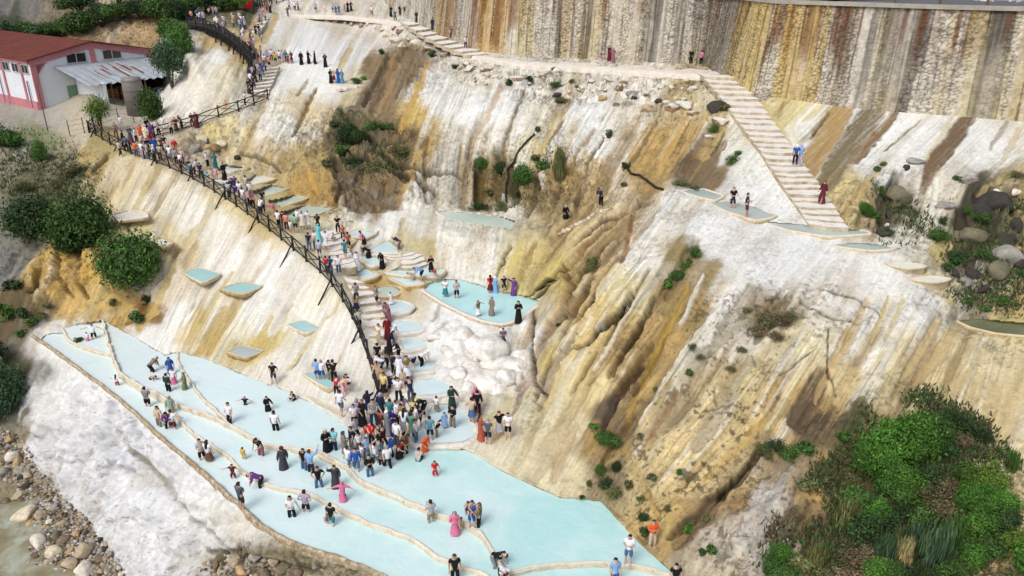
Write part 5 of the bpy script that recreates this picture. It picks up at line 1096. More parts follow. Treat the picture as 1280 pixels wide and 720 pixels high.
for k in range(6):                                  # rounded haunch at the corner
    a0 = pi / 2 * k / 6; a1 = pi / 2 * (k + 1) / 6
    t_.add([(.6, -.085, EH - 1.5), (.6 + 1.3 * (1 - cos(a0)), -.085, EH - 1.75 + 1.35 * sin(a0)), (.6 + 1.3 * (1 - cos(a1)), -.085, EH - 1.75 + 1.35 * sin(a1)), (.6, -.085, EH - .3)], [(0, 1, 2, 3)])
t_.build("gable_trim", M_PINK, wh)
s2 = MB()
for k in range(6): s2.box((-.06, 2.2 + k * 4.6, EH / 2), (.14, .35, EH - .1))
s2.box((-.07, BL / 2, .45), (.12, BL, .9)); s2.box((-.10, BL / 2, EH - .18), (.2, BL, .3)); s2.build("side_trim", M_PINK, wh)
M_FRAME = simple_mat("window_frame", S(190,190,190), .6, .1)
def window(cx, cz, w, h, axis, y=0.0):
    f = MB(); g = MB()
    if axis == 'x':
        for dz in (-h / 2, h / 2): f.box((cx, -.04, cz + dz), (w + .12, .1, .08))
        for dx in (-w / 2, 0, w / 2): f.box((cx + dx, -.045, cz), (.07, .1, h - .06))
        g.box((cx, -.012, cz), (w, .03, h))
    else:
        for dz in (-h / 2, h / 2): f.box((-.04, cx, cz + dz), (.1, w + .12, .08))
        for dx in (-w / 2, 0, w / 2): f.box((-.045, cx + dx, cz), (.1, .07, h - .06))
        g.box((-.012, cx, cz), (.03, w, h))
    p_ = f.build("window", M_FRAME, wh); g.build("pane", M_GLASS, p_)
window(4.9, EH - .15, 2.1, 1.0, 'x'); window(8.9, EH - .1, 2.1, 1.0, 'x')
for k in range(5): window(1.2 + k * 2.3, EH - .95, 1.5, .9, 'y')
d_ = MB(); d_.box((3.9, -.05, 1.1), (1.3, .12, 2.2)); d_.build("door", simple_mat("green_door", S(120,150,120), .7, .1), wh)
# pipes on the side wall
pp = MB(); pp.bar((-.15, 1.2, .2), (-.15, 1.2, 3.0), .07, 8); pp.bar((-.15, 8, .2), (-.15, 8, EH), .06, 8); pp.build("downpipe", simple_mat("grey_pipe", S(110,120,135), .6, .1), wh)
# lean-to with corrugated sheets
c_ = MB(); cx0, cx1, cy, cz0, cz1 = 2.3, 14.6, -6.2, 4.35, 2.75
nc = 120
vs_, fs = [], []
for k in range(nc + 1):
    x = cx0 + (cx1 - cx0) * k / nc; dz = .05 * (k % 2)
    vs_ += [(x, -.02, cz0 + dz), (x + .5, cy, cz1 + dz + .08 * sin(k * .7))]
    if k: fs.append((2 * k - 2, 2 * k, 2 * k + 1, 2 * k - 1))
mesh_np("canopy", vs_, [f[::-1] for f in fs], M_SHEET, wh, False)
rs = MB()
for k in range(15):
    x = rnd.uniform(cx0 + 1.5, cx1 - .5); t0 = rnd.uniform(.0, .5); t1 = min(1, t0 + rnd.uniform(.2, .5)); ww = rnd.uniform(.08, .3)
    def cpnt(xx, t): return (xx + .5 * t, -.02 + (cy + .02) * t, cz0 + (cz1 - cz0) * t + .065)
    rs.quad(cpnt(x, t1), cpnt(x + ww, t1), cpnt(x + ww, t0), cpnt(x, t0))
rs.build("rust_patch", M_RUST, wh)
pl = MB()
for x in (5.2, 9.0, 13.6): pl.bar((x, cy + .3, 0), (x, cy + .3, cz1 + .1), .09, 8)
pl.build("canopy_post", M_STEELPOST, wh)
pw = MB(); pw.box((4.4, -3.2, 1.45), (.25, 6.0, 2.9)); pw.build("partition_wall", M_PLASTER, wh)
di = MB(); di.box((9.6, -.25, 1.4), (9.4, .3, 2.8)); di.build("canopy_shade_panel", M_DARK, wh)  # black panel standing in for the shade under the canopy
def wpt(x, y, z=0.0): return bA + gx * x + gy * y + np.array([0, 0, z])
# stacked timber crates under the lean-to
M_PALLET = simple_mat("crate_wood", S(150,98,62), .85, .35, 3.0)
for k, (x, y, nlev, lab) in enumerate([(6.2, -3.2, 2, "stack of brown timber crates under the lean-to, nearest the green door"), (7.9, -3.0, 2, "stack of brown timber crates in the middle of the lean-to"), (9.6, -3.1, 2, "stack of brown timber crates under the lean-to, nearest the grey tank")]):
    mb = MB()
    for lv in range(nlev):
        z = lv * .95
        for i in range(6): mb.box((0, -.7 + i * .28, z + .06), (1.4, .16, .05))
        for sx_ in (-.68, .68):
            for i in range(4): mb.box((sx_, 0, z + .2 + i * .2), (.04, 1.4, .12))
            for sy in (-.68, .68): mb.box((sx_ * .95, sy * .95, z + .45), (.1, .1, .9))
        for sy in (-.68, .68):
            for i in range(4): mb.box((0, sy + (.03 if sy > 0 else -.03), z + .2 + i * .2), (1.4, .04, .12))
    ob = mb.build("timber_crates", M_PALLET); ob.location = wpt(x, y, .02); ob.rotation_euler = (0, 0, math.atan2(.8, .6) + rnd.uniform(-.1, .1)); tag(ob, lab, "crates")
# storage tank
tk = empty("storage_tank", G(172, 144)); tag(tk, "grey vertical steel storage tank in front of the warehouse lean-to", "tank")
M_TANK = simple_mat("dull_steel", S(134,130,124), .6, .22, .9, metal=.3)
prf = [(0, 0), (.95, 0), (.95, 3.7), (.90, 3.78), (0, 3.95)]; nn = 32
vs_ = [(r * cos(2 * pi * k / nn), r * sin(2 * pi * k / nn), z) for r, z in prf for k in range(nn)]
fs = [(a * nn + k, a * nn + (k + 1) % nn, (a + 1) * nn + (k + 1) % nn, (a + 1) * nn + k) for a in range(len(prf) - 1) for k in range(nn)]
mesh_np("shell", vs_, fs, M_TANK, tk, True)
for z in (.5, 1.5, 2.5, 3.5):
    hp = MB()
    for k in range(nn): hp.bar((.97 * cos(2 * pi * k / nn), .97 * sin(2 * pi * k / nn), z), (.97 * cos(2 * pi * (k + 1) / nn), .97 * sin(2 * pi * (k + 1) / nn), z), .025, 4, cap=False)
    hp.build("hoop", M_STEELPOST, tk)
# striped sheet stack and a covered car under the lean-to
def car(loc, rz, mat, label, sc=1.0, grp=None):
    root = empty("parked_car", loc, rz); root.scale = (sc, sc, sc); tag(root, label, "car", grp)
    body = MB(); pr_ = [(-2.1, .35), (-2.1, .85), (-1.9, .98), (-1.0, 1.02), (-.35, 1.5), (1.1, 1.52), (1.9, 1.05), (2.1, .9), (2.1, .35)]
    body.add([(x, -.82 if z < 1.1 else -.68, z) for x, z in pr_] + [(x, .82 if z < 1.1 else .68, z) for x, z in pr_],
             [tuple(range(8, -1, -1))[::-1], tuple(range(17, 8, -1))] + [(i, i + 9, (i + 1) % 9 + 9, (i + 1) % 9) for i in range(9)])
    ob = body.build("body", mat, root)
    gl = MB()
    for sy in (-1, 1): gl.add([(-.85, sy * .79, 1.06), (1.6, sy * .79, 1.1), (1.0, sy * .71, 1.45), (-.3, sy * .71, 1.44)], [(0, 1, 2, 3) if sy < 0 else (3, 2, 1, 0)])
    gl.add([(-1.0, -.62, 1.06), (-1.0, .62, 1.06), (-.4, .58, 1.5), (-.4, -.58, 1.5)], [(3, 2, 1, 0)])
    gl.build("window", M_GLASS, root)
    for x in (-1.3, 1.3):
        for sy in (-1, 1):
            w0 = MB(); w0.bar((0, -.1, 0), (0, .1, 0), .33, 16); t = w0.build("wheel", M_DARK, root); t.location = (x, sy * .76, .33)
            w1 = MB(); w1.bar((0, -.11, 0), (0, .11, 0), .19, 12); w1.build("rim", M_TANK, t)
    for sy in (-.55, .55):
        h = MB(); h.box((-2.11, sy, .75), (.04, .34, .16)); h.build("headlight", M_PLASTER, root)
    return root
car(wpt(10.6, -5.2), math.atan2(.8, .6) + .3, simple_mat("silver_paint", S(160,168,176), .35, .05, metal=.4), "silver car parked beside the grey storage tank")
car(P(70, 11, 13.45), 2.9, simple_mat("black_paint", (.012, .012, .014), .3, .1), "black car parked on the road above the green hedge", 1.0)
# a row of parked motorbikes beyond the hedge
M_BIKE = simple_mat("pale_fairing", S(205,208,212), .4, .1); M_TYRE = simple_mat("black_rubber", (.02, .02, .02), .8, .2)
def motorbike():
    root = empty("motorbike", (0, 0, 0))
    for x in (-.62, .62):
        w0 = MB(); nn = 14
        for k in range(nn): w0.bar((.29 * cos(2 * pi * k / nn), 0, .29 * sin(2 * pi * k / nn)), (.29 * cos(2 * pi * (k + 1) / nn), 0, .29 * sin(2 * pi * (k + 1) / nn)), .06, 5, cap=False)
        t = w0.build("wheel", M_TYRE, root, True); t.location = (x, 0, .32)
    b = MB(); b.prism([(-.75, -.12, .5), (.35, -.16, .45), (.62, -.1, .8), (.62, .1, .8), (.35, .16, .45), (-.75, .12, .5)], (0, 0, .3)); b.bar((.62, 0, .32), (.45, 0, 1.0), .05); b.build("body", M_BIKE, root)
    s_ = MB(); s_.prism([(-.8, -.13, .8), (.05, -.14, .8), (.05, .14, .8), (-.8, .13, .8)], (0, 0, .1)); s_.build("seat", M_TYRE, root)
    h = MB(); h.bar((.45, -.35, 1.02), (.45, .35, 1.02), .025); h.build("handlebar", M_TYRE, root)
    return root
def copy_tree(o, parent=None):
    c = o.copy(); scene.collection.objects.link(c)
    if parent: c.parent = parent
    for ch in list(o.children): copy_tree(ch, c)
    return c
mb0 = motorbike(); names = ["leftmost of the parked pale motorbikes on the road above the hedge", "second from left of the parked pale motorbikes above the hedge", "middle one of the five parked pale motorbikes above the hedge", "fourth from left of the parked pale motorbikes above the hedge", "rightmost parked pale motorbike, nearest the black car above the hedge"]
for k in range(5):
    b = mb0 if k == 0 else copy_tree(mb0)
    b.location = P(24 + k * 7.5, 18 - k * .6, 13.35); b.rotation_euler = (0, 0, 1.9 + rnd.uniform(-.2, .2)); tag(b, names[k], "motorbike", "motorbikes parked beyond the hedge")
# house corner at the top left and the stone garden wall
hb = empty("house", P(-25, 9, 13.5)); tag(hb, "pale house with a red tiled roof cut off by the top left corner", "house")
hm = MB(); hm.box((0, 3, 1.6), (7.5, 6, 3.2)); hm.build("wall", simple_mat("beige_plaster", S(190,180,165), .9, .1), hb)
hr = MB(); hr.add([(-4.2, -.4, 3.2), (4.4, -.4, 3.2), (4.4, 3, 4.6), (-4.2, 3, 4.6), (-4.2, 6.4, 3.2), (4.4, 6.4, 3.2)], [(0, 1, 2, 3), (3, 2, 5, 4)]); hr.build("roof", simple_mat("red_tiles", S(150,70,62), .85, .25, 2.0), hb)
gw = MB(); a, b = np.array(P(8, 13, 13.5)), np.array(P(92, 4, 14.0)); dvec = b - a; ang = math.atan2(dvec[1], dvec[0])
gw.box((np.linalg.norm(dvec) / 2, 0, .7), (np.linalg.norm(dvec), .4, 2.0)); ob = gw.build("garden_wall", simple_mat("grey_rubble", S(170,160,145), .9, .35, 1.6, .6, 3.0)); ob.location = a; ob.rotation_euler = (0, 0, ang); tag(ob, "grey stone wall behind the parked motorbikes at the top left", "wall")
lp = MB(); lp.bar((0, 0, -.3), (0, 0, 7), .07, 8, .045); ob = lp.build("lamp_pole", M_STEELPOST); ob.location = G(60, 164); ob.scale = (.8, .8, .62); tag(ob, "thin grey pole standing at the edge of the yard", "pole")
# black hoses and a log lying on the cliff
M_HOSE = simple_mat("black_hose", (.016, .015, .014), .5, .3)
def hose(pts, r, label):
    q = [np.array(G(u, v)) + [0, -.1, .12] for u, v in smooth_open(pts, 5)]; mb = MB()
    for i in range(len(q) - 1): mb.bar(q[i] - q[0], q[i + 1] - q[0], r, 7, cap=(i in (0, len(q) - 2)))
    ob = mb.build("hose", M_HOSE, None, True); ob.location = q[0]; tag(ob, label, "hose")
hose([(668,168),(657,180),(645,192),(636,210),(632,235),(632,250)], .085, "black hose bending down the white cliff toward the green bushes")
hose([(783,212),(790,220),(800,222),(812,230),(828,238)], .085, "short dark hose lying on the ochre gully above the ridge path")
hose([(785,212),(779,208)], .1, "stub of dark pipe sticking out of the ochre gully")

# pale mineral path along the wall foot and the upper path
M_PATH = rim_mat("path_crust", S(196,182,156), S(218,210,196), S(228,224,218), 1.6)
def path(front, back, lip=.35):
    n = 90
    def ev(ln, t):
        p = np.array([c[:3] for c in ln], float); d = np.r_[0, np.cumsum(np.hypot(np.diff(p[:, 0]), np.diff(p[:, 1])))]; return P(*[np.interp(t * d[-1], d, p[:, k]) for k in range(3)])
    vs_, fs = [], []
    for i in range(n + 1):
        a, b = np.array(ev(front, i / n)), np.array(ev(back, i / n)); w = a - b; w[2] = 0; w /= np.linalg.norm(w) + 1e-9
        nz = (fbm((a * 1.2)[None], 3)[0] - .5) * .5
        vs_ += [b + [0, 0, .05], b + (a - b) * .5 + [0, 0, .04], a + w * nz + [0, 0, .05], a + w * (nz + .07) + [0, 0, -.02], a + w * (nz + .05) + [0, 0, -lip]]
        if i: fs += [((i - 1) * 5 + k, (i - 1) * 5 + k + 1, i * 5 + k + 1, i * 5 + k) for k in range(4)]
    o = mesh_np("path", vs_, fs, M_PATH, None, True); tag(o, kind="structure")
path([(590,71,13.5),(640,81,13.4),(700,85,13.4),(760,89,13.4),(830,93,13.4),(878,96,13.42)], [(604,66,13.55),(640,72,13.45),(700,75,13.45),(760,78,13.45),(830,82,13.45),(912,92,13.42)], .9)
path([(355,19,15.4),(400,21,15.4),(430,22,15.4),(470,26,15.3),(502,31,15.1)], [(355,10,15.5),(400,11,15.5),(430,12,15.5),(470,13,15.4),(530,24,15.4)])
path([(338,88,11.85),(360,87,11.75),(385,90,11.6),(408,95,11.4)], [(334,80,11.95),(360,79,11.85),(385,80,11.75),(410,84,11.6)], .25)
path([(406,106,11.2),(425,111,11.1),(447,109,11.1)], [(404,101,11.25),(425,102,11.2),(449,104,11.15)], .25)
# ================================================================== boulders
def rock_mesh(seed, sub=3, rough=.34, flat=.75):
    bm = bmesh.new(); bmesh.ops.create_icosphere(bm, subdivisions=sub, radius=1.0)
    off = Vector((seed * 7.1, seed * 3.3, seed * 1.7)); r2 = random.Random(seed)
    planes = [(Vector((r2.gauss(0, 1), r2.gauss(0, 1), r2.gauss(0, 1))).normalized(), r2.uniform(.58, .82)) for _ in range(15)]
    for v in bm.verts:
        p = v.co.copy()
        for n_, d in planes:                                          # broken facets
            k = p.dot(n_)
            if k > d: p -= n_ * (k - d) * .97
        p *= 1 + rough * (mnoise.fractal(p * 1.3 + off, .9, 2.1, 4) * .45)
        p.z *= flat; v.co = p
    me = bpy.data.meshes.new("boulder"); bm.to_mesh(me); bm.free()
    me.polygons.foreach_set("use_smooth", np.ones(len(me.polygons), bool)); me.materials.append(None)
    return me
ROCKS = [rock_mesh(k) for k in range(7)]
ROCKM = {n_: simple_mat(n_ + "_rock", S(*c), .9, .38, 1.6, .7, 5.0) for n_, c in dict(tan=(176,160,134), brown=(120,104,88), grey=(150,146,138), dark=(62,58,53), pale=(214,206,192), ochre=(182,154,112), cream=(208,196,170), olive=(112,106,84), white=(224,220,212)).items()}
ROCKC = {n_: rim_mat(n_ + "_crusted_rock", S(*[x * .55 for x in c]), S(*c), S(*[min(230, x * 1.15) for x in c]), 2.2, S(220,214,202)) for n_, c in dict(tan=(172,154,124), brown=(132,108,84), grey=(146,142,134), dark=(74,70,64), pale=(208,202,190), ochre=(178,150,106), cream=(206,192,162), olive=(112,106,86), white=(226,223,217)).items()}
def uniq_labels(objs):
    """things of one look that would share a label are told apart by their order in the picture"""
    by = {}
    for o in objs: by.setdefault(o["label"], []).append(o)
    words = ["leftmost", "second from left", "third from left", "fourth from left", "fifth from left", "sixth from left", "seventh from left", "eighth from left", "ninth from left", "tenth from left", "eleventh from left", "twelfth from left"]
    for lab, lst in by.items():
        if len(lst) < 2: continue
        lst.sort(key=lambda o: proj(o.matrix_basis.translation)[0])
        n = len(lst)
        for i, o in enumerate(lst):
            if i == n - 1: w = "rightmost"
            elif i < min(12, (n + 1) // 2 + 1): w = words[i]
            elif n - 1 - i < 12: w = words[n - 1 - i].replace("left", "right")
            else: w = "number %d from left" % (i + 1)
            o["label"] = lab + ", " + w
ROCKOBJ = []
def rock(u, v, px, c, where, grp, hard=False, asp=None, z=None):
    p = np.array(G(u, v)) if z is None else np.array(P(u, v, z)); zc = proj(p)[2]; r = px * (.64 if v < 360 or 500 < u < 680 else .54) * zc / F
    o = bpy.data.objects.new("boulder", ROCKS[rnd.randrange(7)]); link(o)
    o.location = p + np.array([0, 0, r * (.05 if v < 360 else -.30 if 500 < u < 680 else .2)]); a = rnd.uniform(.85, 1.25)
    o.scale = (r * a, r / a * rnd.uniform(.8, 1.1), r * rnd.uniform(.75, 1.0)); o.rotation_euler = (rnd.uniform(-.4, .4), rnd.uniform(-.4, .4), rnd.uniform(0, 6.28))
    o.material_slots[0].link = 'OBJECT'; o.material_slots[0].material = ROCKC[c] if (v < 180 and u > 380 and c != 'dark') else ROCKM[c]
    size = "small" if px < 8 else ("mid-sized" if px < 14 else "large")
    tag(o, "%s %s boulder %s" % (size, {'tan': 'tan', 'brown': 'brown', 'grey': 'grey', 'dark': 'dark grey', 'pale': 'pale', 'ochre': 'yellowish', 'cream': 'cream', 'olive': 'olive grey', 'white': 'white'}[c], where), "boulder", grp)
    ROCKOBJ.append(o)
for u, v, px, c in [(410,27,6,'pale'),(420,28,7,'grey'),(432,29,7,'pale'),(441,31,8,'tan'),(452,32,8,'grey'),(460,30,7,'pale'),(468,36,9,'pale'),(447,27,5,'dark'),(478,38,8,'tan'),(485,46,10,'tan'),
   (492,36,8,'brown'),(501,40,12,'brown'),(507,47,9,'cream'),(496,53,14,'tan'),(489,45,9,'cream'),(504,60,10,'cream'),(520,58,20,'tan'),(535,63,11,'brown'),(542,72,9,'olive'),(556,72,10,'brown'),(575,86,12,'tan'),(586,86,12,'grey'),(591,82,9,'olive'),(611,86,12,'brown'),(609,96,11,'tan'),(636,102,12,'olive'),(512,52,8,'brown')]:
    rock(u, v, px, c, "on the crest beside the wide top steps", "boulders along the crest under the upper path")
for u, v, px, c in [(648,97,13,'brown'),(678,98,12,'brown'),(714,89,8,'tan'),(710,104,10,'tan'),(728,112,10,'tan'),(696,121,12,'dark'),(711,122,12,'cream'),(754,125,12,'ochre'),(771,132,9,'olive'),(780,111,7,'cream'),(793,125,8,'dark'),(813,139,17,'tan'),(840,140,18,'brown'),(855,134,18,'pale'),(866,144,13,'tan'),(823,130,9,'dark'),(858,104,10,'ochre'),(897,137,24,'dark'),(900,152,22,'brown'),(885,174,13,'grey'),(870,110,9,'cream'),(846,106,8,'ochre')]:
    rock(u, v, px, c, "on the cliff brow below the retaining wall", "boulders on the brow of the tall cliff")
for k in range(46):
    t = k / 45; rock(585 + 285 * t + rnd.uniform(-4, 4), 88 + 34 * t + rnd.uniform(-8, 16), rnd.choice([5, 6, 7, 8, 10, 12]), rnd.choice(['tan', 'grey', 'pale', 'cream', 'olive', 'white', 'brown']), "on the cliff brow below the retaining wall", "boulders on the brow of the tall cliff")
for u, v, px, c in [(1259,298,20,'grey'),(1250,322,30,'tan'),(1247,344,24,'brown'),(1215,290,20,'brown'),(1122,246,20,'brown'),(1247,254,34,'dark'),(1226,262,24,'dark'),(1112,273,7,'white'),(1245,241,5,'white'),(1270,240,11,'pale'),(1182,262,14,'tan'),(1212,228,13,'tan'),(1145,203,13,'tan'),(1132,212,9,'grey'),(1102,295,12,'grey'),(1217,342,14,'grey'),(1192,342,11,'grey'),(1115,262,12,'dark'),(1270,280,16,'dark'),(1196,290,14,'olive'),(1232,360,12,'grey'),(1206,352,12,'tan'),(1275,330,18,'grey')]:
    rock(u, v, px * 1.3, {'brown': 'olive', 'tan': 'grey', 'grey': 'dark'}.get(c, c), "in the dark crag right of the long steps", "boulders of the dark crag on the right")
for u, v, px, c in [(231,180,18,'tan'),(243,190,15,'grey'),(262,184,17,'ochre'),(278,180,12,'cream'),(252,173,13,'cream'),(268,172,10,'tan'),(295,196,9,'dark'),(310,212,8,'ochre')]:
    rock(u, v, px, c, "behind the crowded walkway", "boulders behind the crowded walkway")
SM = [rock_mesh(50 + k, 3, .10, .85) for k in range(2)]
for me_ in SM:
    bm = bmesh.new(); bmesh.ops.create_icosphere(bm, subdivisions=3, radius=1.0)
    off = Vector((rnd.uniform(0, 50), 3, 7))
    for v in bm.verts: v.co *= 1 + .22 * mnoise.fractal(v.co * .9 + off, 1.0, 2.0, 3)
    bm.to_mesh(me_); bm.free(); me_.polygons.foreach_set("use_smooth", np.ones(len(me_.polygons), bool))
_keep = ROCKS[:]; ROCKS[:] = [ROCKS[k] if k % 3 else SM[k % 2] for k in range(7)]
for u, v, px in [(548,421,20),(564,436,24),(571,450,24),(592,428,38),(581,440,28),(599,472,46),(632,455,38),(635,472,32),(616,438,36),(573,468,22),(588,459,26),(651,441,22),(578,420,24),(612,456,26),(622,486,26),(585,484,20),(646,458,20)]:
    rock(u, v, px, 'white', "in the pile below the large turquoise pool", "white rounded boulders below the large turquoise pool")
ROCKS[:] = _keep
for k in range(13):
    t = k / 12; rock(697 + 66 * t, 290 - 29 * t - 3 * sin(t * 3), 7.5 - 1.5 * t, 'cream' if k % 3 else 'tan', "in the row of stepping stones on the ridge path", "row of stepping stones on the ridge")
for u, v, px, c in [(258,704,16,'brown'),(272,698,22,'olive'),(290,704,24,'tan'),(308,690,16,'brown'),(322,697,20,'grey'),(338,704,18,'tan'),(300,716,20,'ochre'),(266,716,18,'tan'),(330,716,20,'brown'),(352,712,16,'olive'),(315,682,10,'grey'),(372,718,14,'brown')]:
    rock(u, v, px, c, "under the outer rim at the bottom edge", "broken rocks under the outer rim")
for u, v, px, c in [(16,574,18,'pale'),(22,580,15,'ochre'),(25,590,20,'grey'),(31,607,14,'dark'),(36,596,12,'tan'),(24,621,19,'tan'),(8,629,13,'brown'),(31,646,30,'cream'),(22,663,19,'grey'),(38,655,14,'ochre'),(43,628,17,'grey'),(70,692,25,'cream'),(51,682,25,'pale'),(71,673,16,'olive'),(107,692,26,'tan'),(90,707,20,'tan'),(106,715,26,'pale'),(126,701,14,'brown'),(83,677,15,'brown'),(62,653,10,'pale'),(70,638,15,'grey'),(52,646,14,'tan'),(28,558,12,'tan'),(12,548,14,'ochre'),(8,562,12,'brown'),(44,612,11,'brown'),(56,660,10,'ochre'),(95,668,12,'ochre'),(118,680,12,'grey'),(60,706,12,'tan'),(78,656,12,'tan'),(4,590,16,'grey'),(88,690,12,'ochre'),(46,698,14,'brown')]:
    rock(u, v, px, c, "on the river bank", "stones on the river bank", z=None)
bank = [(0,533),(14,540),(35,560),(62,600),(84,628),(112,650),(130,676),(150,704),(160,722),(40,722),(22,690),(14,660),(26,640),(22,608),(0,598)]
us = [p[0] for p in bank]; k = 0
while k < 130:
    u, v = rnd.uniform(0, 160), rnd.uniform(533, 722)
    if inpoly(bank, np.array(u), np.array(v)):
        rock(u, v, rnd.choice([4, 5, 5, 6, 6, 7, 8, 10]), rnd.choice(['tan', 'brown', 'grey', 'dark', 'pale', 'grey', 'cream', 'olive']), "on the river bank", "stones on the river bank"); k += 1
# countless pebbles between the stones: one object
pb = bmesh.new(); pv, pf = [], []; ico = bmesh.new(); bmesh.ops.create_icosphere(ico, subdivisions=1, radius=1); iv = [tuple(v.co) for v in ico.verts]; iff = [tuple(v.index for v in f.verts) for f in ico.faces]; ico.free(); pb.free()
pc = []
def pebbles(poly, n, lo, hi, cols):
    a, b = [p[0] for p in poly], [p[1] for p in poly]; k = 0
    while k < n:
        u, v = rnd.uniform(min(a), max(a)), rnd.uniform(min(b), max(b))
        if not inpoly(poly, np.array(u), np.array(v)): continue
        p = G(u, v); r = rnd.uniform(lo, hi); s0 = len(pv); e = (rnd.uniform(.7, 1.3), rnd.uniform(.7, 1.3), rnd.uniform(.5, .9)); c = S(*rnd.choice(cols))
        for q_ in iv: pv.append((p[0] + q_[0] * r * e[0] * rnd.uniform(.8, 1.2), p[1] + q_[1] * r * e[1] * rnd.uniform(.8, 1.2), p[2] + r * .2 + q_[2] * r * e[2])); pc.append(c)
        for f in iff: pf.append(tuple(i + s0 for i in f))
        k += 1
rc_ = [(160,148,126),(124,110,92),(146,142,134),(84,78,70),(190,184,172),(158,136,104)]
pebbles(bank, 2600, .04, .13, rc_)
pebbles([(250,700),(300,684),(345,704),(350,724),(244,724)], 260, .05, .14, rc_)
gp = mesh_np("gravel", pv, pf, tint_mat("gravel", .9, .25, 12, .3), None, True, np.array(pc)); tag(gp, "loose gravel and pebbles between the river stones", "gravel", None, "stuff")
uniq_labels(ROCKOBJ)

# ================================================================== trees and shrubs
def leaf_mat(name, c, var=.45):
    m, nt, b = new_mat(name)
    at = nnode(nt, "ShaderNodeVertexColor", layer_name="tint")
    oi = nnode(nt, "ShaderNodeObjectInfo")
    mr = nnode(nt, "ShaderNodeMapRange", i_3=.8, i_4=1.25); nt.links.new(oi.outputs['Random'], mr.inputs[0])
    mx = nnode(nt, "ShaderNodeMix", data_type='RGBA', blend_type='MULTIPLY'); mx.inputs['Factor'].default_value = 1; mx.inputs[7].default_value = (*c, 1)
    nt.links.new(at.outputs['Color'], mx.inputs[6])
    m2 = nnode(nt, "ShaderNodeMix", data_type='RGBA', blend_type='MULTIPLY'); m2.inputs['Factor'].default_value = 1
    nt.links.new(mx.outputs[2], m2.inputs[6]); nt.links.new(mr.outputs[0], m2.inputs[7])
    nt.links.new(m2.outputs[2], b.inputs['Base Color']); b.inputs['Roughness'].default_value = .7; b.inputs['Specular IOR Level'].default_value = .25
    return m
LM = dict(dark=leaf_mat("dark_leaves", (.026,.055,.016)), mid=leaf_mat("green_leaves", (.048,.108,.022)), bright=leaf_mat("bright_leaves", (.062,.160,.022)), blue=leaf_mat("bluish_leaves", (.055,.105,.052)), olive=leaf_mat("olive_leaves", (.105,.115,.045)), dry=leaf_mat("dry_stalks", (.13,.105,.06)), straw=leaf_mat("straw_plumes", (.26,.22,.10)), yellow=leaf_mat("yellow_green_leaves", (.10,.175,.028)))
M_BARK = simple_mat("bark", (.085,.06,.04), .9, .35, 4.0, .5)
def crown_mesh(seed, n, lobes, leaf, spread=1.0, upright=0.0, ragged=.28, small=False):
    r2 = np.random.default_rng(seed)
    lc = r2.normal(0, 1, (lobes, 3)); lc /= np.linalg.norm(lc, axis=1, keepdims=True); lc *= r2.uniform(.35, .68, (lobes, 1)) * spread
    lc[:, 2] = np.abs(lc[:, 2]) * .95 - .25; lr = r2.uniform(.28, .52, lobes); lc[0] = 0; lr[0] = .62
    if small: lr *= .62; lr[0] = .45; lc *= r2.uniform(.75, 1.15, (lobes, 1))
    li = r2.choice(lobes, n, p=lr ** 2 / (lr ** 2).sum())
    d = r2.normal(0, 1, (n, 3)); d /= np.linalg.norm(d, axis=1, keepdims=True)
    rad = lr[li] * (1 + ragged * r2.normal(0, .55, n)) * np.where(r2.random(n) < .25, r2.uniform(.3, .9, n), 1)
    c = lc[li] + d * rad[:, None]
    nrm = d + r2.normal(0, .55, (n, 3)); nrm /= np.linalg.norm(nrm, axis=1, keepdims=True)
    t = np.cross(nrm, r2.normal(0, 1, (n, 3))); t /= np.linalg.norm(t, axis=1, keepdims=True)
    if upright: t = t * (1 - upright) + np.array([0, 0, 1]) * upright; t /= np.linalg.norm(t, axis=1, keepdims=True)
    b = np.cross(nrm, t); L = leaf * r2.uniform(.6, 1.5, (n, 1)); Wd = L * (.5 if not upright else .22)
    v = np.stack([c - t * L, c + b * Wd + nrm * L * .12, c + t * L, c - b * Wd + nrm * L * .12], 1).reshape(-1, 3)
    tone = r2.uniform(.6, 1.4, lobes)[li] * r2.uniform(.65, 1.4, n)
    col = np.stack([tone * r2.uniform(.8, 1.25, n), tone, tone * r2.uniform(.7, 1.2, n)], 1)
    return v, np.arange(4 * n).reshape(n, 4), np.repeat(col, 4, 0)
def mk_crown(*a, **k):
    v, f, c = crown_mesh(*a, **k); o = mesh_np("crown", v, f, LM['mid'], None, False, c); me = o.data; bpy.data.objects.remove(o); return me
CROWN = dict(big=[mk_crown(k, 9000, 30, .047, ragged=.34) for k in (1, 2, 3)], shrub=[mk_crown(k, 3600, 17, .070, ragged=.42) for k in (4, 5, 6, 7)], loose=[mk_crown(k, 1300, 13, .075, spread=1.3, ragged=.7) for k in (8, 9, 10)],
             tuft=[mk_crown(k, 320, 6, .20, ragged=.4) for k in (11, 12, 13)], stalk=[mk_crown(k, 700, 9, .22, upright=.8, ragged=.5) for k in (14, 15, 16)], wild=[mk_crown(k, 7000, 44, .044, spread=1.35, ragged=.75, small=True) for k in (21, 22, 23)], fine=[mk_crown(k, 2600, 14, .055, spread=1.15, ragged=.45) for k in (17, 18)])
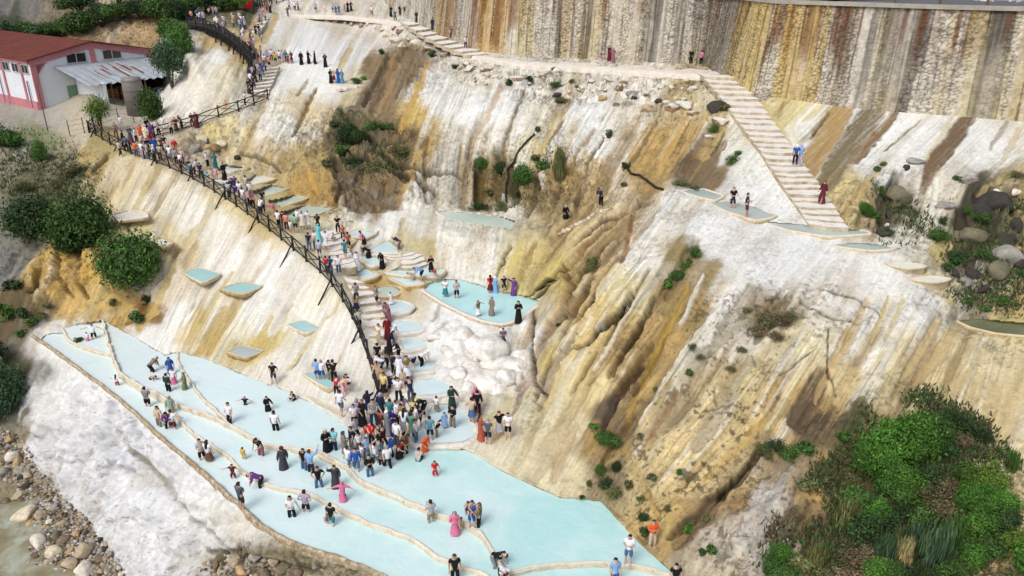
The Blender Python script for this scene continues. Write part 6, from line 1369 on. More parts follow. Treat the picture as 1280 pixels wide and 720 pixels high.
def stems_mesh(seed):
    r2 = random.Random(seed); mb = MB()
    for k in range(7):
        a = r2.uniform(0, 6.28); r_ = r2.uniform(.25, .7); h = r2.uniform(.1, .6); p0 = Vector((cos(a) * .06, sin(a) * .06, -1.15)); p1 = Vector((cos(a) * r_ * .5, sin(a) * r_ * .5, -.4)); p2 = Vector((cos(a + .4) * r_, sin(a + .4) * r_, h))
        mb.bar(p0, p1, .06, 6, .04); mb.bar(p1, p2, .04, 5, .012); mb.bar(p1, p2 + Vector((.2, -.2, -.1)), .025, 5, .008)
    o = mb.build("stem", M_BARK); me = o.data; bpy.data.objects.remove(o); return me
STEMS = [stems_mesh(k) for k in range(3)]
def plant(u, v, w, h, kind, leaf, label, cat="shrub", name="shrub", grp=None, trunk=0.0, sink=.12, p=None):
    """w, h: size on the survey frame; the plant stands on the ground at (u, v)"""
    p = np.array(G(u, v)) if p is None else np.array(p); zc = proj(p)[2]; rx = w * .5 * zc / F; hz = h * zc / F / .93
    root = empty(name, p - np.array([0, 0, sink * hz]), rnd.uniform(0, 6.28)); tag(root, label, cat, grp)
    rz_ = (hz - trunk) * .5
    cr = bpy.data.objects.new("crown", rnd.choice(CROWN[kind])); link(cr, root)
    k = .93
    cr.location = (0, 0, trunk + rz_ * .95); cr.scale = (rx / k, rx / k * rnd.uniform(.85, 1.1), rz_ / .88)
    cr.material_slots[0].link = 'OBJECT'; cr.material_slots[0].material = LM[leaf]
    if w > 14 or trunk:
        st = bpy.data.objects.new("stem" if not trunk else "limbs", rnd.choice(STEMS)); link(st, root); st.location = cr.location; st.scale = (rx * .8, rx * .8, rz_ * .85)
    if trunk:
        mb = MB(); mb.bar((0, 0, -.3), (.03, .02, trunk * .6), .11, 8, .09); mb.bar((.03, .02, trunk * .6), (-.02, 0, trunk + rz_ * .7), .09, 8, .04); mb.build("trunk", M_BARK, root, True)
    return root
# the three round shrubs and neighbours on the left
plant(166, 352, 82, 84, 'big', 'mid', "big round dark green shrub standing alone below the white slope")
plant(102, 303, 74, 82, 'big', 'mid', "big dense green shrub, right one of the pair on the grey hillside")
plant(46, 294, 74, 62, 'big', 'dark', "big dark shrub, left one of the pair on the grey hillside")
plant(92, 310, 44, 34, 'shrub', 'dark', "low dark shrub between the pair of big shrubs and the yellow cliff")
plant(10, 515, 66, 86, 'big', 'blue', "dark leafy bush at the left edge beside the white foot slope", trunk=0)
plant(-20, 470, 60, 70, 'shrub', 'dark', "shaggy dark bush cut off by the left edge above the white foot")
plant(52, 199, 26, 36, 'fine', 'mid', "upright green bush on the grey hillside below the yard")
plant(8, 184, 40, 26, 'shrub', 'mid', "low green bush at the left edge below the yard")
plant(-25, 175, 50, 30, 'shrub', 'mid', "low bush just outside the left edge below the yard")
plant(90, 218, 38, 16, 'loose', 'olive', "flat olive bush on the grey hillside above the big pair")
plant(30, 240, 30, 14, 'loose', 'olive', "straggly olive plant on the grey hillside at the left"); plant(70, 235, 20, 12, 'loose', 'olive', "small olive plant above the right shrub of the pair")
for i, (u, v, w, h) in enumerate([(42,405,16,12),(30,398,14,16),(52,397,12,8),(8,400,20,26),(100,428,12,8),(143,382,10,10),(172,402,22,16),(180,376,14,12),(60,386,10,8),(26,418,14,8),(16,360,22,14)]):
    cl_w = globals().setdefault('WEEDS', []); cl_w.append(plant(u, v, w, h, 'tuft', ('mid', 'dark', 'olive')[i % 3], "%s tuft of weeds at the foot of the yellow cliff" % ('green', 'dark green', 'olive')[i % 3], "weed tuft", "weed_tuft", "weeds at the foot of the yellow cliff"))
uniq_labels(WEEDS)
# yard trees and the green behind the warehouse
plant(128, 163, 36, 44, 'fine', 'yellow', "small light green tree with a thin trunk in the yard", "tree", "tree", None, 1.0, .02)
plant(192, 150, 30, 46, 'shrub', 'mid', "green bush pressed against the white rock right of the grey tank")
plant(217, 112, 46, 66, 'wild', 'blue', "tall bushy tree between the warehouse and the white rock", "tree", "tree", None, .6, .05)
plant(228, 78, 34, 52, 'big', 'mid', "bushy tree just left of the viewing platform", "tree", "tree", None, .4, .05)
plant(200, 108, 14, 34, 'fine', 'olive', "olive shrub climbing the wall corner of the warehouse")
hed = [(6,60,52,34,'dark'),(34,55,44,30,'mid'),(58,50,40,24,'dark'),(80,46,40,26,'mid'),(104,42,44,30,'mid'),(128,34,44,32,'dark'),(152,30,40,26,'mid'),(176,24,40,30,'dark'),(200,24,40,36,'mid'),(222,34,36,40,'dark'),(240,18,36,30,'mid'),(258,14,34,26,'dark'),(278,14,36,28,'mid'),(296,12,30,24,'bright'),(18,74,34,24,'mid'),(44,66,24,16,'dark'),(214,52,28,34,'mid'),(-20,66,50,40,'dark'),(100,16,50,26,'dark'),(150,8,50,24,'dark'),(200,4,50,24,'mid'),(250,2,50,24,'dark'),(310,4,36,22,'mid'),(335,0,30,18,'dark')]
hl = []
for i, (u, v, w, h, c) in enumerate(hed):
    hl.append(plant(u, v, w, h, 'wild' if i % 2 else 'shrub', c, "%s bushy tree in the green belt above the warehouse" % {'dark': 'dark green', 'mid': 'mid green', 'bright': 'light green'}[c], "tree", "tree", "trees of the green belt at the top left", .3, .08))
uniq_labels(hl)
# green on the tall cliff
cl = []
for i, (u, v, w, h, k_, c) in enumerate([(436,176,26,30,'shrub','dark'),(452,182,24,18,'shrub','dark'),(470,168,26,14,'loose','mid'),(484,162,18,10,'tuft','mid'),(428,190,16,16,'tuft','mid'),(410,212,16,14,'tuft','olive'),(442,200,24,14,'loose','dark'),(470,205,34,14,'loose','olive'),(498,190,24,14,'loose','olive'),(418,155,14,10,'tuft','olive'),(444,104,14,8,'tuft','mid'),(455,100,8,6,'tuft','bright'),(477,68,9,8,'tuft','mid'),
      (602,208,18,18,'shrub','mid'),(622,212,18,20,'shrub','dark'),(654,232,24,30,'shrub','mid'),(680,215,16,16,'tuft','mid'),(696,222,18,46,'stalk','olive'),(668,200,14,10,'tuft','olive'),(700,205,12,26,'stalk','olive'),(610,240,12,12,'tuft','olive'),(626,258,18,12,'loose','olive'),(600,262,26,10,'loose','dark'),(640,262,22,10,'loose','dark'),(646,240,12,16,'tuft','dark'),
      (662,104,12,8,'tuft','dark'),(694,112,14,9,'tuft','mid'),(700,130,20,8,'loose','olive'),(715,108,9,8,'tuft','olive'),(672,164,8,9,'stalk','blue'),(762,172,9,12,'tuft','dark'),(782,214,12,11,'tuft','dark'),(570,86,10,8,'tuft','dark'),(542,74,10,10,'tuft','dark'),(893,166,16,12,'loose','mid'),(906,138,14,12,'tuft','olive'),(914,204,18,14,'loose','mid'),(922,194,10,8,'tuft','mid'),(850,232,22,8,'loose','olive'),(868,236,14,6,'tuft','olive'),(780,234,10,7,'tuft','olive'),(636,104,12,9,'tuft','dark'),(694,92,10,8,'tuft','dark')]):
    cl.append(plant(u, v, w, h, k_, c, "%s %s growing on the tall streaked cliff" % ({'mid': 'green', 'dark': 'dark green', 'olive': 'olive', 'bright': 'light green', 'blue': 'bluish'}[c], {'shrub': 'bush', 'loose': 'patch of scrub', 'tuft': 'tuft', 'stalk': 'upright plant'}[k_]), "cliff plant", "cliff_plant", "plants growing on the tall cliff"))
uniq_labels(cl)
cl = []
for i, (u, v, w, h, k_, c) in enumerate([(1083,266,20,18,'shrub','bright'),(1095,272,14,12,'tuft','mid'),(1102,240,12,14,'tuft','mid'),(1096,214,10,8,'tuft','mid'),(1104,206,9,7,'tuft','olive'),(1197,224,14,7,'tuft','mid'),(1170,300,22,18,'shrub','mid'),(1226,272,26,14,'loose','mid'),(1248,258,14,9,'tuft','bright'),(1208,268,16,10,'loose','mid'),(1196,322,34,20,'shrub','dark'),(1228,330,26,12,'loose','mid'),(1178,282,12,14,'loose','dark'),(1268,226,20,10,'loose','olive'),(1110,296,18,10,'loose','dark'),(1185,336,14,10,'tuft','mid'),(1275,345,14,16,'tuft','mid'),(1230,246,20,10,'loose','olive'),(1250,380,30,10,'loose','mid'),(1232,388,14,8,'tuft','mid'),(1210,378,14,8,'tuft','mid'),(1125,262,12,10,'tuft','dark'),(1262,312,10,10,'tuft','olive')]):
    cl.append(plant(u, v, w, h, k_, c, "%s %s among the rocks of the dark crag" % ({'mid': 'green', 'dark': 'dark green', 'olive': 'olive', 'bright': 'light green'}[c], {'shrub': 'bush', 'loose': 'patch of scrub', 'tuft': 'tuft'}[k_]), "crag plant", "crag_plant", "plants in the dark crag"))
uniq_labels(cl)
cl = []
for i, (u, v, w, h, k_, c) in enumerate([(866,320,22,18,'loose','mid'),(856,334,18,16,'loose','mid'),(846,346,22,16,'shrub','mid'),(834,356,14,12,'tuft','bright'),(860,328,10,12,'tuft','dark'),(738,336,20,24,'loose','olive'),(732,328,12,14,'tuft','mid'),(862,470,10,11,'tuft','mid'),(875,452,12,10,'loose','olive'),(866,440,12,10,'loose','blue'),(818,486,8,8,'tuft','olive'),(742,538,14,10,'tuft','bright'),(760,552,30,16,'shrub','mid'),(770,588,14,16,'shrub','dark'),(750,594,14,18,'shrub','mid'),(758,610,20,16,'loose','dark'),(768,622,26,16,'loose','olive'),(786,610,14,12,'tuft','olive'),(803,648,16,10,'tuft','dark'),(800,626,12,8,'tuft','olive'),(850,594,10,9,'tuft','mid'),(803,666,14,12,'tuft','dark'),(736,606,10,7,'tuft','olive'),(727,623,7,6,'tuft','dark'),(858,662,12,14,'tuft','bright'),(880,650,12,12,'tuft','olive'),(886,688,14,16,'tuft','mid'),(862,652,10,9,'tuft','olive'),(876,690,10,9,'tuft','dark'),(932,390,12,10,'loose','olive'),(960,398,34,16,'loose','olive'),(974,408,30,18,'loose','dry'),(950,412,26,14,'loose','dry'),(985,402,18,14,'loose','olive'),(968,424,24,12,'loose','dry'),(926,440,14,10,'loose','olive'),(912,462,14,9,'loose','olive'),(800,548,12,9,'tuft','olive'),(816,600,12,8,'tuft','olive'),(836,640,12,8,'tuft','olive'),(696,406,8,6,'tuft','dark')]):
    cl.append(plant(u, v, w, h, k_, c, "%s %s on the yellow mound" % ({'mid': 'green', 'dark': 'dark green', 'olive': 'olive', 'bright': 'light green', 'blue': 'bluish', 'dry': 'dry brown'}[c], {'shrub': 'bush', 'loose': 'patch of scrub', 'tuft': 'tuft'}[k_]), "mound plant", "mound_plant", "plants scattered over the yellow mound"))
uniq_labels(cl)
# the overgrown gully at the lower right
cl = []
GULLYP = [(1100,590,64,92,'wild','bright'),(1132,574,70,84,'wild','bright'),(1118,612,60,60,'wild','bright'),(1085,590,44,56,'wild','mid'),(1164,560,56,56,'wild','mid'),(1192,540,40,34,'shrub','dark'),(1178,575,36,30,'loose','dark'),(1120,620,46,36,'shrub','mid'),(1152,606,40,34,'loose','dark'),(1200,560,30,24,'loose','dry'),
  (1228,618,50,62,'wild','yellow'),(1215,640,48,50,'wild','bright'),(1246,642,44,44,'wild','bright'),(1205,600,30,36,'shrub','mid'),(1258,660,34,34,'shrub','dark'),(1226,668,44,34,'shrub','bright'),(1262,588,18,34,'stalk','mid'),(1253,610,20,26,'loose','olive'),
  (1072,640,40,42,'shrub','mid'),(1092,648,36,36,'shrub','bright'),(1056,660,34,50,'stalk','olive'),(1080,680,40,40,'loose','dark'),(1110,670,40,36,'loose','dark'),(1104,700,34,50,'stalk','blue'),(1130,708,20,44,'stalk','straw'),(1120,684,16,36,'stalk','olive'),(1140,690,30,50,'stalk','blue'),(1168,706,46,66,'stalk','blue'),(1184,690,34,60,'stalk','mid'),(1150,664,40,40,'loose','mid'),(1175,656,40,40,'loose','dry'),(1200,690,40,34,'shrub','mid'),(1212,706,40,30,'shrub','bright'),(1240,690,40,24,'shrub','mid'),(1190,724,40,26,'shrub','mid'),
  (1098,726,40,34,'shrub','bright'),(1120,734,40,30,'shrub','mid'),(1064,706,40,30,'loose','dry'),(1020,706,24,40,'stalk','olive'),(1074,730,50,30,'loose','dry'),(1150,736,40,30,'loose','dark'),(1000,712,34,20,'tuft','olive'),(976,700,34,26,'shrub','bright'),(966,716,36,30,'shrub','mid'),(984,730,40,30,'shrub','mid'),(1270,690,34,38,'shrub','yellow'),(1290,715,50,50,'shrub','bright'),(1262,722,34,20,'loose','olive'),(1066,616,22,24,'loose','olive'),(1010,610,30,16,'tuft','olive'),(990,572,30,20,'loose','mid'),(1008,568,22,18,'tuft','mid'),(970,566,26,18,'loose','dark'),(952,572,22,20,'loose','olive'),(1052,574,24,20,'loose','olive'),(1056,548,18,12,'tuft','mid'),(1095,560,30,30,'loose','mid'),(1040,730,34,26,'loose','olive'),(1226,552,26,24,'loose','dark'),(1188,620,36,30,'loose','dry'),(1160,630,30,24,'loose','olive'),(1130,646,34,24,'loose','dark'),(1082,706,30,26,'loose','dry')]
for i, (u, v, w, h, k_, c) in enumerate(GULLYP):
    cl.append(plant(u, v, w, h, k_, c, "%s %s in the overgrown gully" % ({'mid': 'green', 'dark': 'dark green', 'olive': 'olive', 'bright': 'bright green', 'blue': 'bluish green', 'dry': 'dry brown', 'yellow': 'yellowish green', 'straw': 'straw coloured'}[c], {'big': 'big leafy bush', 'wild': 'big wild bush', 'shrub': 'leafy bush', 'loose': 'patch of scrub', 'tuft': 'tuft', 'stalk': 'clump of tall stalks'}[k_]), "bush", "gully_bush", "bushes in the overgrown gully"))
uniq_labels(cl)
# low ground cover in the gully, on the mound and the hillside: nobody could count it
def cover(name, polys, n, size, mats, label):
    vv, ff, cc = [], [], []
    for poly, share, cols in polys:
        a, b = [p[0] for p in poly], [p[1] for p in poly]; k = 0; m_ = int(n * share)
        U = rng.uniform(min(a), max(a), m_ * 4); V = rng.uniform(min(b), max(b), m_ * 4); ok = inpoly(poly, U, V); U, V = U[ok][:m_] + rng.normal(0, 7, len(U[ok][:m_])), V[ok][:m_] + rng.normal(0, 6, len(V[ok][:m_]))
        pts = gsample(XYZ, U, V); dens = fbm(pts * .55 + 11, 4); keep = dens > rng.uniform(.40, .60, len(pts)); pts = pts[keep]; q = len(pts)
        ang = rng.uniform(0, 2 * pi, q); L = size * rng.uniform(.5, 1.5, q); lean = rng.normal(0, .5, (q, 2))
        t = np.stack([lean[:, 0], lean[:, 1], np.ones(q)], 1); t /= np.linalg.norm(t, axis=1, keepdims=True); sdir = np.stack([np.cos(ang), np.sin(ang), np.zeros(q)], 1)
        s0 = sum(len(x) for x in vv)
        v4 = np.stack([pts - sdir * L[:, None] * .22 - [0, 0, .03], pts + sdir * L[:, None] * .22 - [0, 0, .03], pts + t * L[:, None] + sdir * L[:, None] * .08, pts + t * L[:, None] - sdir * L[:, None] * .08], 1).reshape(-1, 3)
        vv.append(v4); ff.append(np.arange(4 * q).reshape(q, 4) + s0)
        ci = rng.integers(0, len(cols), q); cc.append(np.repeat(np.array(cols)[ci] * rng.uniform(.6, 1.4, (q, 1)), 4, 0))
    m = tint_mat(name + "_blades", .85, .2, 3.0, 0)
    o = mesh_np(name, np.concatenate(vv), np.concatenate(ff), m, None, False, np.concatenate(cc)); tag(o, label, "ground cover", None, "stuff")
gcol = [(.05,.10,.025),(.09,.10,.04),(.07,.06,.035),(.10,.08,.045),(.06,.12,.03)]
mcol = [(.10,.09,.05),(.07,.06,.04),(.13,.11,.06),(.09,.11,.045)]
cover("undergrowth", [([(1000,600),(1040,570),(1070,545),(1090,500),(1160,490),(1230,530),(1275,590),(1262,660),(1215,722),(975,722),(985,690),(1015,660),(1035,615)], .5, gcol),
    
    ([(0,160),(60,170),(120,215),(110,250),(0,290)], .10, gcol), ([(420,140),(500,170),(510,215),(420,215)], .05, gcol), ([(1080,230),(1150,250),(1180,300),(1280,240),(1280,390),(1200,380),(1160,300),(1100,300)], .10, gcol), ([(590,190),(720,190),(700,260),(600,262)], .03, mcol), ([(960,640),(990,600),(985,720),(950,720)], .02, mcol),
    ([(0,20),(220,10),(235,40),(200,60),(0,70)], .06, gcol)], 60000, .20, None, "low weeds and dry grass growing over the slopes and gullies")
# ================================================================== people
def skin_mesh(chains, radii, pts, sub=1, root=None):
    names = list(dict.fromkeys(n_ for ch in chains for n_ in ch)); ix = {n_: i for i, n_ in enumerate(names)}
    edges = list({tuple(sorted((ix[a], ix[b]))) for ch in chains for a, b in zip(ch[:-1], ch[1:])})
    me = bpy.data.meshes.new("skin"); me.from_pydata([pts[n_] for n_ in names], edges, []); me.update()
    o = bpy.data.objects.new("skin", me); scene.collection.objects.link(o)
    md = o.modifiers.new("skin", 'SKIN'); md.use_smooth_shade = True
    for i, n_ in enumerate(names):
        r = radii[n_]; me.skin_vertices[0].data[i].radius = (r, r)
        me.skin_vertices[0].data[i].use_root = (n_ == (root or names[0]))
    if sub: s = o.modifiers.new("sub", 'SUBSURF'); s.levels = sub; s.render_levels = sub
    dg = bpy.context.evaluated_depsgraph_get(); ev = o.evaluated_get(dg)
    out = bpy.data.meshes.new_from_object(ev); bpy.data.objects.remove(o); bpy.data.meshes.remove(me)
    return out
V3 = Vector
def pose(**kw):
    j = dict(pel=V3((0,0,.93)), sp=V3((0,.01,1.12)), ch=V3((0,.015,1.32)), nk=V3((0,.01,1.46)), hd=V3((0,-.012,1.57)), tp=V3((0,-.01,1.66)),
             sl=V3((.17,.01,1.40)), sr=V3((-.17,.01,1.40)), el=V3((.225,.02,1.13)), er=V3((-.225,.02,1.13)), wl=V3((.235,-.05,.90)), wr=V3((-.235,-.05,.90)), hl=V3((.235,-.075,.83)), hr=V3((-.235,-.075,.83)),
             pl=V3((.09,0,.89)), pr=V3((-.09,0,.89)), kl=V3((.11,-.025,.49)), kr=V3((-.11,-.025,.49)), al=V3((.115,.01,.085)), ar=V3((-.115,.01,.085)), tl=V3((.125,-.14,.035)), tr=V3((-.125,-.14,.035)))
    for k, v in kw.items(): j[k] = V3(v)
    return j
def tilt(j, deg, side=0.0, keys=('sp','ch','nk','hd','tp','sl','sr','el','er','wl','wr','hl','hr')):
    m = Matrix.Rotation(radians(deg), 3, 'X') @ Matrix.Rotation(radians(side), 3, 'Y'); o = j['pel'].copy()
    for k in keys: j[k] = o + m @ (j[k] - o)
    return j
POSES = {}
POSES['stand'] = pose()
POSES['phone'] = tilt(pose(el=(.23,-.04,1.13), er=(-.23,-.04,1.13), wl=(.10,-.24,1.22), wr=(-.10,-.24,1.22), hl=(.06,-.28,1.27), hr=(-.06,-.28,1.27)), -2)
POSES['walk'] = pose(kl=(.10,-.17,.50), al=(.10,-.22,.09), tl=(.11,-.37,.05), kr=(-.10,.04,.49), ar=(-.10,.22,.13), tr=(-.10,.10,.04), wl=(.22,.10,.93), hl=(.22,.10,.85), wr=(-.22,-.18,.95), hr=(-.22,-.22,.88))
POSES['hips'] = pose(el=(.34,.08,1.16), er=(-.34,.08,1.16), wl=(.19,-.04,1.0), wr=(-.19,-.04,1.0), hl=(.15,-.08,.97), hr=(-.15,-.08,.97), kl=(.14,-.02,.49), al=(.17,.01,.085), tl=(.21,-.13,.035), kr=(-.13,-.02,.49), ar=(-.15,.01,.085), tr=(-.18,-.13,.035))
POSES['armup'] = pose(er=(-.32,-.12,1.50), wr=(-.34,-.26,1.72), hr=(-.345,-.29,1.80), wl=(.20,-.12,.95), hl=(.19,-.17,.89))
POSES['arms'] = pose(el=(.42,.0,1.30), er=(-.42,.0,1.32), wl=(.62,-.04,1.18), wr=(-.63,-.04,1.26), hl=(.69,-.05,1.14), hr=(-.71,-.05,1.25), kl=(.14,-.02,.49), al=(.18,.01,.085), tl=(.2,-.13,.035), kr=(-.14,-.02,.49), ar=(-.18,.01,.085), tr=(-.2,-.13,.035))
b_ = pose(kl=(.11,-.06,.49), kr=(-.11,-.06,.49)); b_['pel'] = V3((0,.10,.91)); b_['pl'] = V3((.09,.10,.87)); b_['pr'] = V3((-.09,.10,.87)); b_ = tilt(b_, 54)
b_.update(el=V3((.2,-.36,.95)), er=V3((-.2,-.36,.95)), wl=V3((.14,-.46,.72)), wr=V3((-.14,-.46,.72)), hl=V3((.13,-.48,.64)), hr=V3((-.13,-.48,.64)), hd=b_['nk'] + V3((0,-.10,.03)), tp=b_['nk'] + V3((0,-.18,.02)))
POSES['bend'] = b_
b2 = tilt(pose(), 26); b2.update(el=V3((.22,-.22,1.12)), er=V3((-.22,-.22,1.12)), wl=V3((.14,-.38,1.02)), wr=V3((-.14,-.38,1.02)), hl=V3((.11,-.44,1.0)), hr=V3((-.11,-.44,1.0))); POSES['lean'] = b2
s_ = pose()
for k in ('pel','sp','ch','nk','hd','tp','sl','sr','el','er','wl','wr','hl','hr','pl','pr'): s_[k] = s_[k] + V3((0, .16, -.50))
s_.update(kl=V3((.16,-.20,.50)), kr=V3((-.16,-.20,.50)), al=V3((.14,-.02,.085)), ar=V3((-.14,-.02,.085)), tl=V3((.15,-.17,.035)), tr=V3((-.15,-.17,.035))); s_ = tilt(s_, 16)
s_.update(el=V3((.24,-.06,.66)), er=V3((-.24,-.06,.66)), wl=V3((.17,-.28,.56)), wr=V3((-.17,-.28,.56)), hl=V3((.15,-.34,.53)), hr=V3((-.15,-.34,.53))); POSES['sit'] = s_
POSES['side'] = pose(el=(.28,-.02,1.15), wl=(.36,-.16,.99), hl=(.38,-.21,.94), er=(-.21,-.05,1.14), wr=(-.06,-.20,1.10), hr=(-.0,-.23,1.12), kl=(.12,-.08,.50), al=(.13,-.06,.09), tl=(.16,-.2,.035))
BODYR = dict(pel=.115, sp=.105, ch=.125, nk=.05, hd=.092, tp=.072, sl=.062, sr=.062, el=.042, er=.042, wl=.029, wr=.029, hl=.036, hr=.036, pl=.09, pr=.09, kl=.058, kr=.058, al=.038, ar=.038, tl=.03, tr=.03)
CH_BODY = [['pel','sp','ch','nk','hd','tp'], ['ch','sl','el','wl','hl'], ['ch','sr','er','wr','hr'], ['pel','pl','kl','al','tl'], ['pel','pr','kr','ar','tr']]
def lerp(a, b, t): return a + (b - a) * t
MCACHE = {}
def extra_bars(me, bars):
    """grow fingers, nose and ears on the same body mesh"""
    bm = bmesh.new(); bm.from_mesh(me)
    for a, b, r1, r2 in bars:
        a, b = V3(a), V3(b); d = b - a; q = d.to_track_quat('Z', 'Y'); n = 5
        A = [bm.verts.new(a + q @ V3((r1 * cos(2*pi*i/n), r1 * sin(2*pi*i/n), 0))) for i in range(n)]; B = [bm.verts.new(b + q @ V3((r2 * cos(2*pi*i/n), r2 * sin(2*pi*i/n), 0))) for i in range(n)]
        for i in range(n): bm.faces.new((A[i], A[(i+1)%n], B[(i+1)%n], B[i]))
        bm.faces.new(B)
    bm.to_mesh(me); bm.free(); me.polygons.foreach_set("use_smooth", np.ones(len(me.polygons), bool))
def body_mesh(p):
    k = ('body', p)
    if k not in MCACHE:
        j = POSES[p]; me = skin_mesh(CH_BODY, BODYR, j, 1, 'pel'); bars = []
        for h, w, s in (('hl','wl',1), ('hr','wr',-1)):
            d = (j[h] - j[w]).normalized(); sd = d.cross(V3((0,-1,.3))).normalized()
            for f, ln in enumerate((.062, .074, .068, .052)):
                a = j[h] + d * .02 + sd * (f - 1.5) * .017; m = a + d * ln * .55 + V3((0,-.006,0)); bars += [(a, m, .0095, .0085), (m, m + d * ln * .45 + V3((0,-.016,0)), .0085, .006)]
            a = j[h] - d * .02 + V3((0,-.02,0)); bars.append((a, a + d * .04 + V3((0,-.035,0)), .012, .008))
        hd = j['hd']; up = (j['tp'] - j['nk']).normalized(); fw = up.cross(V3((1,0,0))).normalized(); fw = -fw if fw.y > .2 else fw
        bars += [(hd + fw * .078 + up * .02, hd + fw * .108 - up * .012, .01, .016)] + [(hd + V3((s * .078,0,0)) - up * .005, hd + V3((s * .098,0,0)) + up * .005, .02, .022) for s in (1, -1)]
        bars += [(hd + fw * .075 - up * .045 + V3((-.018,0,0)), hd + fw * .08 - up * .045 + V3((.018,0,0)), .008, .008)]
        extra_bars(me, bars); me.materials.append(None); MCACHE[k] = me
    return MCACHE[k]
def garment(p, kind):
    k = (kind, p)
    if k in MCACHE: return MCACHE[k]
    j = POSES[p]; q = dict(j)
    if kind in ('tee', 'shirt'):
        end = .62 if kind == 'tee' else .97
        q['hip'] = lerp(j['pel'], j['sp'], -.25)
        for s in 'lr':
            q['u' + s] = lerp(j['s' + s], j['e' + s], end if kind == 'tee' else .96); q['c' + s] = lerp(j['e' + s], j['w' + s], .88)
        ch = [['hip','pel','sp','ch','col'], ['ch','sl','ul'] + (['cl'] if kind == 'shirt' else []), ['ch','sr','ur'] + (['cr'] if kind == 'shirt' else [])]
        q['col'] = lerp(j['ch'], j['nk'], .75)
        R = dict(hip=.142, pel=.138, sp=.134, ch=.146, col=.07, sl=.082, sr=.082, ul=.068, ur=.068, cl=.05, cr=.05)
        me = skin_mesh(ch, R, q, 1, 'sp')
    elif kind in ('trousers', 'shorts'):
        for s in 'lr':
            q['m' + s] = lerp(j['p' + s], j['k' + s], .5); q['z' + s] = lerp(j['k' + s], j['a' + s], .85)
        q['wa'] = lerp(j['pel'], j['sp'], .3)
        ch = [['wa','pel']] + [['pel','p' + s,'m' + s,'k' + s] + (['z' + s] if kind == 'trousers' else []) for s in 'lr']
        R = dict(wa=.125, pel=.134, pl=.108, pr=.108, ml=.092, mr=.092, kl=.078, kr=.078, zl=.07, zr=.07)
        me = skin_mesh(ch, R, q, 1, 'pel')
    elif kind in ('skirt', 'dress', 'robe'):
        hemz = {'skirt': .42, 'dress': .40, 'robe': .07}[kind]
        mk = lerp(j['kl'], j['kr'], .5); ma = lerp(j['al'], j['ar'], .5)
        if kind == 'robe': line = [(j['pel'], .165, .13), (lerp(j['pel'], mk, .5), .195, .16), (mk, .215, .18), (lerp(mk, ma, .5), .235, .20), (V3((ma.x, ma.y, .06)), .26, .225)]
        else: line = [(j['pel'], .15, .12), (lerp(j['pel'], mk, .35), .18, .15), (lerp(j['pel'], mk, .75), .21, .18), (lerp(mk, ma, .12), .24, .205)]
        if kind in ('dress', 'robe'): line = [(j['nk'] - V3((0,0,.03)), .06, .06), (lerp(j['ch'], j['nk'], .45), .165, .105), (j['ch'], .175, .125), (j['sp'], .155, .125)] + line
        else: line = [(lerp(j['pel'], j['sp'], .45), .125, .105)] + line
        n = 18; vs_, fs = [], []
        for i, (c, rx, ry) in enumerate(line):
            a = line[max(0, i - 1)][0]; b = line[min(len(line) - 1, i + 1)][0]; d = (a - b).normalized(); fx = V3((1,0,0)); fy = d.cross(fx).normalized()
            for m in range(n):
                t = 2 * pi * m / n; fold = 1 + (.07 * sin(t * 5 + 1) * max(0, i - 3) / max(1, len(line) - 4))
                vs_.append(c + fx * rx * fold * cos(t) + fy * ry * fold * sin(t))
            if i: fs += [((i-1)*n+m, (i-1)*n+(m+1)%n, i*n+(m+1)%n, i*n+m) for m in range(n)]
        fs.append(tuple(range(n))); fs.append(tuple(range((len(line)-1)*n, len(line)*n))[::-1])
        me = bpy.data.meshes.new(kind); me.from_pydata([tuple(v) for v in vs_], [], fs); me.update()
        if kind in ('dress', 'robe'):
            for s in 'lr': q['u' + s] = lerp(j['s' + s], j['e' + s], .98); q['c' + s] = lerp(j['e' + s], j['w' + s], .92 if kind == 'robe' else .1)
            sl = skin_mesh([['ch','sl','ul','cl'], ['ch','sr','ur','cr']], dict(ch=.13, sl=.084, sr=.084, ul=.070, ur=.070, cl=.06, cr=.06), q, 1, 'ch')
            bm = bmesh.new(); bm.from_mesh(me); bm.from_mesh(sl); bm.to_mesh(me); bm.free()
    elif kind in ('short', 'long', 'scarf', 'cap', 'bun'):
        hd, tp, nk = j['hd'], j['tp'], j['nk']; up = (tp - nk).normalized(); bk = V3((1,0,0)).cross(up).normalized(); bk = bk if bk.y > -.2 else -bk
        c = hd + up * .012 + bk * .012
        q['a'] = c + up * .05; q['b'] = c + bk * .03 + up * .01; q['c'] = c + bk * .035 - up * .05; q['d'] = nk + bk * .075 - up * .10; q['e'] = nk + bk * .10 - up * .30
        q['f'] = c - bk * .022 + up * .072
        fw = -bk
        def cap_shell(r, keep, sx=.93, sy=1.06, sz=1.04):
            bm = bmesh.new(); bmesh.ops.create_uvsphere(bm, u_segments=14, v_segments=10, radius=r)
            fr = Matrix((V3((1,0,0)), bk, up)).transposed()
            dele = []
            for v_ in bm.verts:
                l = v_.co / r
                if not keep(l): dele.append(v_)
                v_.co = c + fr @ V3((v_.co.x * sx, v_.co.y * sy, v_.co.z * sz))
            bmesh.ops.delete(bm, geom=dele, context='VERTS'); return bm
        face = lambda l: l.y > -.25 or l.z > .45                      # open over the face
        if kind == 'short': bm = cap_shell(.103, lambda l: (l.y > -.1 and l.z > -.62) or l.z > .42)
        elif kind in ('long', 'bun'): bm = cap_shell(.108, lambda l: (l.y > -.2) or l.z > .45)
        elif kind == 'scarf': bm = cap_shell(.116, face)
        else: bm = cap_shell(.106, lambda l: l.z > .12)
        me = bpy.data.meshes.new(kind)
